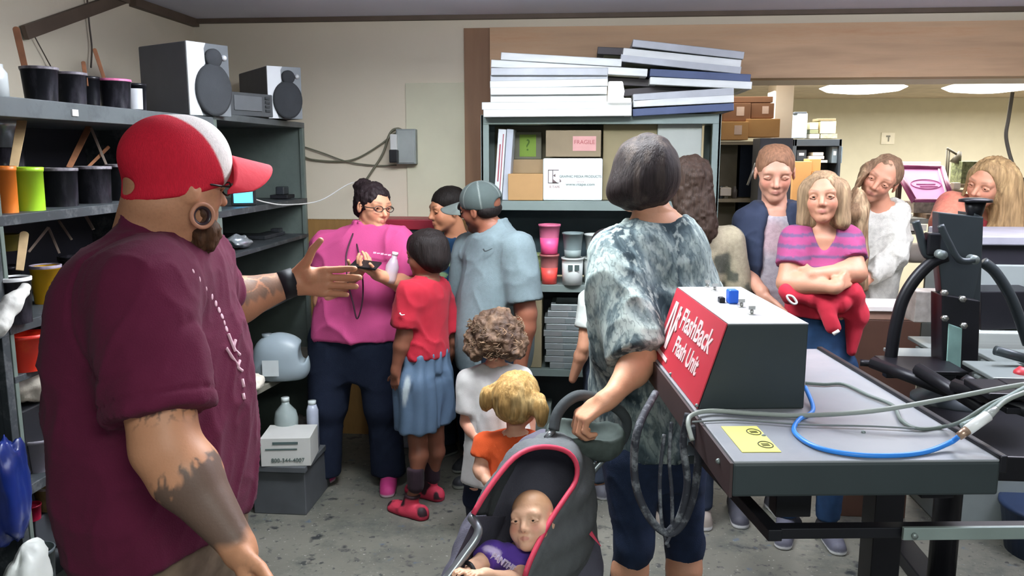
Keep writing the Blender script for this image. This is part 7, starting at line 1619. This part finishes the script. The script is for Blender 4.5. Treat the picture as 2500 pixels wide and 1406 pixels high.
P.hair(bh, '8d7350', disp=lambda V: .006 * vnoise(V * arr((1, 1, .12)), 55, 3), paints=[(lambda V: np.clip(vnoise(V * arr((1, 1, .15)), 45, 4) * 1.5, 0, 1), 'c2a474', 0, .8)], fc=((-.02, .54, -.13), (.34, .46, .56)))
# ---------------------------------------------------------------- stroller and baby
YS = 2.30
c = at(1330, 1250, YS)
SO = Vector((c.x, YS, 0))
st = thing('stroller', 'grey baby stroller with red trim, hooded canopy and curved handle', 'stroller', tuple(SO))
def SP(px, py, Y): return at(px, py, Y) - SO
M_sg = mat('stroller_grey', '5d6062', 0.85, var=0.10, scale=30, bump=0.4, bscale=200); M_sd = mat('stroller_dark', '55535f', 0.85, var=0.10, bump=0.4, bscale=200); M_sr = mat('stroller_red', 'd2405a', 0.6); M_tube = mat('stroller_tube', '8a8f92', 0.3, 0.6); M_foam = mat('handle_foam', '3b4042', 0.8, bump=0.4)
# canopy: swept arches from the rear hoop to the red front hoop (front hoop outline from the picture)
front = [(1155, 1255, 2.02), (1185, 1205, 2.05), (1225, 1150, 2.10), (1262, 1112, 2.14), (1305, 1093, 2.18), (1350, 1092, 2.22), (1388, 1105, 2.24), (1408, 1135, 2.24), (1405, 1175, 2.22), (1380, 1215, 2.16), (1345, 1268, 2.10), (1315, 1325, 2.04), (1292, 1375, 2.00), (1280, 1412, 1.98)]
mid = [(1180, 1250, 2.15), (1210, 1185, 2.20), (1250, 1132, 2.26), (1285, 1098, 2.32), (1325, 1080, 2.36), (1368, 1080, 2.40), (1405, 1098, 2.42), (1432, 1135, 2.42), (1440, 1190, 2.38), (1435, 1245, 2.32), (1425, 1300, 2.26), (1405, 1350, 2.20), (1380, 1390, 2.16), (1350, 1425, 2.12)]
rear = [(1210, 1260, 2.30), (1235, 1195, 2.36), (1270, 1140, 2.44), (1300, 1108, 2.50), (1335, 1090, 2.54), (1372, 1094, 2.57), (1405, 1115, 2.58), (1430, 1150, 2.58), (1442, 1205, 2.54), (1452, 1260, 2.48), (1456, 1315, 2.42), (1440, 1360, 2.36), (1415, 1395, 2.32), (1390, 1430, 2.28)]
rows = [[Vector(v) for v in catmull([SP(*p) for p in r_], 5)] for r_ in (front, mid, rear)]
N_ = len(rows[0]); V = []; Fc = []; NR = 13
for j in range(NR):
    t = j / (NR - 1) * 2; a = int(min(t, 1.999)); f = t - a
    for i in range(N_):
        p = rows[a][i].lerp(rows[a + 1][i], f); cc = sum(rows[1], Vector()) / N_
        sag = .012 * math.sin(i * .55 + j * 1.3) * math.sin(j / (NR - 1) * math.pi); V.append(p + (p - cc).normalized() * (sag + .02 * math.sin(t / 2 * math.pi)))
for j in range(NR - 1):
    for i in range(N_ - 1): a = j * N_ + i; Fc.append((a, a + 1, a + 1 + N_, a + N_))
o = raw('canopy', V, Fc, M_sg, st, True); md = o.modifiers.new('thick', 'SOLIDIFY'); md.thickness = .006; md.offset = 0
t = MB(); t.tube([tuple(p) for p in rows[0][::2]], .0075, n=8, spline=False); t.build('canopy_trim', M_sr, st)
# seat shell: padded reclined seat behind the baby
S = SDF()
A = lambda px, py, Y: tuple(SP(px, py, Y))
S.add(Cone(A(1335, 1150, 2.46), A(1240, 1350, 2.30), .13, .15), .05); S.add(Cone(A(1240, 1350, 2.30), A(1170, 1450, 2.15), .15, .12), .05); S.add(Cone(A(1330, 1180, 2.50), A(1380, 1380, 2.40), .12), .05)
S.sub(Cone(A(1330, 1190, 2.28), A(1235, 1380, 2.10), .125, .15), .03); S.sub(Cone(A(1235, 1380, 2.10), A(1120, 1500, 1.9), .15, .16), .03)
sdf_obj('seat_pad', S, M_sd, st, .008, disp=lambda V: .004 * vnoise(V, 30, 2))
# side wings of the seat
t = MB(); t.tube([SP(1150, 1262, 2.04), SP(1168, 1300, 2.0), SP(1130, 1360, 1.96), SP(1085, 1420, 1.92)], .012, n=8); t.build('side_rail', M_tube, st)
MB().prism([(0, 0), (1, 0), (1, 1), (0, 1)], A(1160, 1262, 2.06), tuple(SP(1235, 1262, 2.25) - SP(1160, 1262, 2.06)), tuple(SP(1085, 1420, 1.95) - SP(1160, 1262, 2.06)), (0, .006, 0)).build('side_panel', M_sd, st)
P_ = [SP(1400, 1190, 2.26), SP(1440, 1240, 2.3), SP(1457, 1330, 2.3)]
MB().prism([(0, 0), (1, 0), (.9, 1), (0, .5)], A(1412, 1265, 2.30), tuple(SP(1425, 1265, 2.30) - SP(1412, 1265, 2.30)), tuple(SP(1456, 1335, 2.28) - SP(1412, 1265, 2.30)), (0, .006, 0)).build('pocket_trim', M_sr, st)
# push handle: foam-covered oval hoop
hoop = [(1352, 1050, 2.36), (1360, 1012, 2.38), (1385, 980, 2.40), (1420, 965, 2.42), (1470, 978, 2.46), (1510, 1000, 2.50), (1530, 1030, 2.52), (1520, 1070, 2.52), (1492, 1100, 2.50)]
t = MB(); t.tube([SP(*p) for p in hoop], .017, n=12); t.build('handle_grip', M_foam, st)
t = MB(); t.tube([SP(1352, 1050, 2.36), SP(1333, 1070, 2.34)], .009, n=8); t.build('handle_tube', M_tube, st); t = MB(); t.tube([SP(1492, 1100, 2.50), SP(1440, 1160, 2.46), SP(1426, 1200, 2.44)], .011, n=10); t.build('handle_tube', M_tube, st)
MB().cyl(SP(1497, 1092, 2.50), SP(1488, 1104, 2.50), .019).build('joint_ring', M_tube, st)
t = MB(); t.tube([SP(1452, 1128, 2.44), SP(1432, 1160, 2.44), SP(1428, 1196, 2.44), SP(1436, 1200, 2.44), SP(1446, 1160, 2.44)], .005, n=6); t.build('strap_hook', M_tube, st)
# parent tray bag below the handle
S = SDF(); S.add(Cone(A(1375, 1055, 2.42), A(1480, 1065, 2.5), .055, .06), .03); S.add(Cone(A(1395, 1070, 2.42), A(1470, 1085, 2.48), .055), .03); S.sub(Cone(A(1385, 1025, 2.40), A(1480, 1035, 2.48), .055), .02)
sdf_obj('parent_tray', S, mat('tray_cloth', '4c5652', 0.8, var=0.2, scale=30), st, .007, disp=lambda V: .003 * vnoise(V, 40, 3))
# frame and wheels (mostly below the picture edge)
for a_, b_ in (((1425, 1200, 2.44), None), ((1210, 1300, 2.35), None)):
    p = SP(*a_); MB().cyl(p, (p.x - .1, p.y + .25, .12), .011).build('frame_leg', M_tube, st); MB().cyl(p + Vector((-.02, 0, -.1)), (p.x - .28, p.y - .45, .12), .011).build('frame_leg', M_tube, st)
for x, y in ((.0, .38), (-.32, .30), (-.22, -.30), (-.42, -.2)):
    t = MB(); t.tube([(x, y + .07 * math.cos(a), .085 + .07 * math.sin(a)) for a in [i * math.pi / 10 for i in range(20)]], .015, closed=True, n=8); t.cyl((x - .012, y, .085), (x + .012, y, .085), .05).build('wheel', M_blk, st)
S = SDF(); S.add(Ell(A(1370, 1480, 2.35), (.16, .22, .07)), .02); sdf_obj('basket', S, M_sd, st, .012)
# ---------------------------------------------------------------- baby
YB_ = 2.12
zc = at(1300, 1290, YB_)
P = Person('bald baby in a purple shirt seated in the stroller', (zc.x - .02, YB_), 150, h=.72, hr=.235, bw=1.25, skin='e0b294', limb=1.25, legs=1.1, z0=.46,
    J=dict(neck=(1268, 1335, 2.12), chest=(1245, 1365, 2.11), pelvis=(1215, 1440, 2.08), shR=(1200, 1352, 2.06), elR=(1160, 1385, 2.00), wrR=(1150, 1400, 1.95), shL=(1290, 1370, 2.10), elL=(1265, 1420, 2.02), wrL=(1185, 1402, 1.94),
           hipR=(1180, 1450, 2.05), hipL=(1250, 1460, 2.05), knR=(1110, 1480, 1.95), knL=(1200, 1500, 1.95), anR=(1090, 1540, 1.92), anL=(1180, 1560, 1.92)), head=((1298, 1272, 2.12), 12, -24, 12), hd=1.0)
P.secs = secs_px(P, 2.12, ((1330, 1255, 1290, .035), (1345, 1215, 1300, .05), (1385, 1195, 1305, .065), (1440, 1180, 1300, .07), (1490, 1180, 1300, .07))); P.build_prims(1.1, (5, 5))
P.head_prims(child=1, brow='b88c70', lip='c47a70', iris='2c2a2c', lids=.45, cheek=.25, hiE=.85)
P.paints.insert(0, (P.hE((0, -.06, .36), (.44, .46, .30)), 'a87c52', .22 * P.hh, .7)); P.hand('R', P.L(1115, 1388, 1.92) - P.j['wrR'], (0, 0, -1), curl=.7, size=1.0, thumb=.3, res=.0035); P.hand('L', P.L(1140, 1396, 1.90) - P.j['wrL'], (0, 0, -1), curl=.7, res=.0035); P.make_body(.006)
P.paints = []
bs = P.tee('5b3f9c', sleeve=.55, hem=P.L(1230, 1440, 2.1)[2], g=.006, sg=.008, neck=.036, seed=141, res=.006, wr=(.004, 14), paints=[(Cone(P.L(1190, 1340, 2.03), P.L(1215, 1352, 2.03), .012), 'c9b8dc', .006)])
tr = tree_of(bs); h0, n0 = on_surface(P, tr, 1232, 1374); h1, _ = on_surface(P, tr, 1215, 1362); h2, _ = on_surface(P, tr, 1252, 1386)
if h0 is not None and h1 is not None and h2 is not None:
    xd = (h2 - h1).normalized(); text_mesh('shirt_print', 'PANTHER', .026, mat('print_lilac', 'd3c6e4', 0.8), P.root, frame_matrix(h0 + n0 * .004, xd, n0.cross(xd)), extrude=.003, sx=.9, bold=.0008)
P.pants('33304a', to=-.5, g=.004, m=M_blkcloth, top=P.L(1230, 1430, 2.1)[2])
bt = MB(); bt.tube([A(1130, 1372, 1.98), A(1150, 1380, 1.95), A(1170, 1420, 1.93)], .006)
st2 = bt.build('harness_strap', M_blk, st)
# ---------------------------------------------------------------- sub-parts and groups
def base(o): return o.name.split('.')[0]
SUBS = {'glasses': 'body', 'eye': 'body', 'ear_tunnel': 'body', 'ear_lobe': 'body', 'beard': 'body', 'chest_print': 'shirt', 'chest_logo': 'shirt', 'sleeve_logo': 'shirt', 'shirt_print': 'shirt', 'cap_brim': 'cap',
        'curl_strands': 'hair', 'hair_tie': 'hair', 'buckle': 'tied_jacket', 'cuff_tag': 'tied_jacket', 'canopy_trim': 'canopy', 'joint_ring': 'handle_grip', 'woofer': 'front_panel', 'tweeter': 'front_panel', 'port': 'front_panel',
        'lettering': 'box_body', 'box_lettering': 'box_body', 'sticker': 'box_body', 'green_label': 'box_body', 'paper_label': 'box_body', 'stripe': 'box_body', 'tag': 'box_body', 'print': 'box_body', 'flap': 'box_body',
        'rim': 'bucket_body', 'mesh_screen': 'frame_bars', 'edge_tape': 'frame_bars', 'display': 'case', 'button_row': 'case', 'screen': 'phone_body', 'plug': 'outlet', 'wing_screw': 'hood_top', 'blue_switch': 'hood_top', 'switch_bracket': 'hood_top',
        'face_screw': 'red_face', 'warning_label': 'slab_top', 'bolt': 'alloy_bar', 'stencil_print': 'pink_mesh', 'jug_cap': 'jug_body', 'label_sticker': 'jug_body', 'hex_bolt': 'head_plate', 'sticker_scrap': 'shelf_board'}
for r in [o for o in COL.objects if o.parent is None and o.type == 'EMPTY']:
    kids = list(r.children)
    for o in kids:
        want = SUBS.get(base(o))
        if base(o) == 'lettering' and base(r) == 'person': want = 'shirt'
        if base(o) in ('lettering', 'logo') and base(r) == 'flash_cure_unit': want = 'red_face'
        if base(o) == 'sticker' and base(r) == 'screen_press': want = 'front_block'
        if not want: continue
        p = [k for k in kids if base(k) == want and k is not o]
        if p and tuple(p[0].location) == (0, 0, 0): o.parent = p[0]
GROUPS = {'ink_bucket': 'ink buckets on the steel shelving', 'stir_stick': 'stir sticks among the ink buckets', 'storage_shelf': 'steel shelving bays along the left wall', 'loudspeaker': 'loudspeakers on top of the shelving',
          'plastic_cup': 'cups and tubs on the middle shelf', 'plastic_bag': 'plastic bags at the left shelving', 'ceiling_lamp': 'ceiling lamps of the back room', 'paper_stack': 'paper piles in the back room', 'storage_box': 'boxes on the dark bookcase',
          'box_file': 'files inside the dark bookcase', 'carton': 'cardboard cartons', 'side_table': 'small tables in the back room', 'long_carton': 'long cartons leaning in the shelf unit', 'bottle': 'bottles in the white box', 'thin_cable': 'thin cables in the hanging loop', 'power_cable': 'cables on the heater table', 'cable': 'wall cables'}
for o in [o for o in COL.objects if o.parent is None]:
    g_ = GROUPS.get(base(o))
    if g_ and 'group' not in o and 'kind' not in o: o['group'] = g_
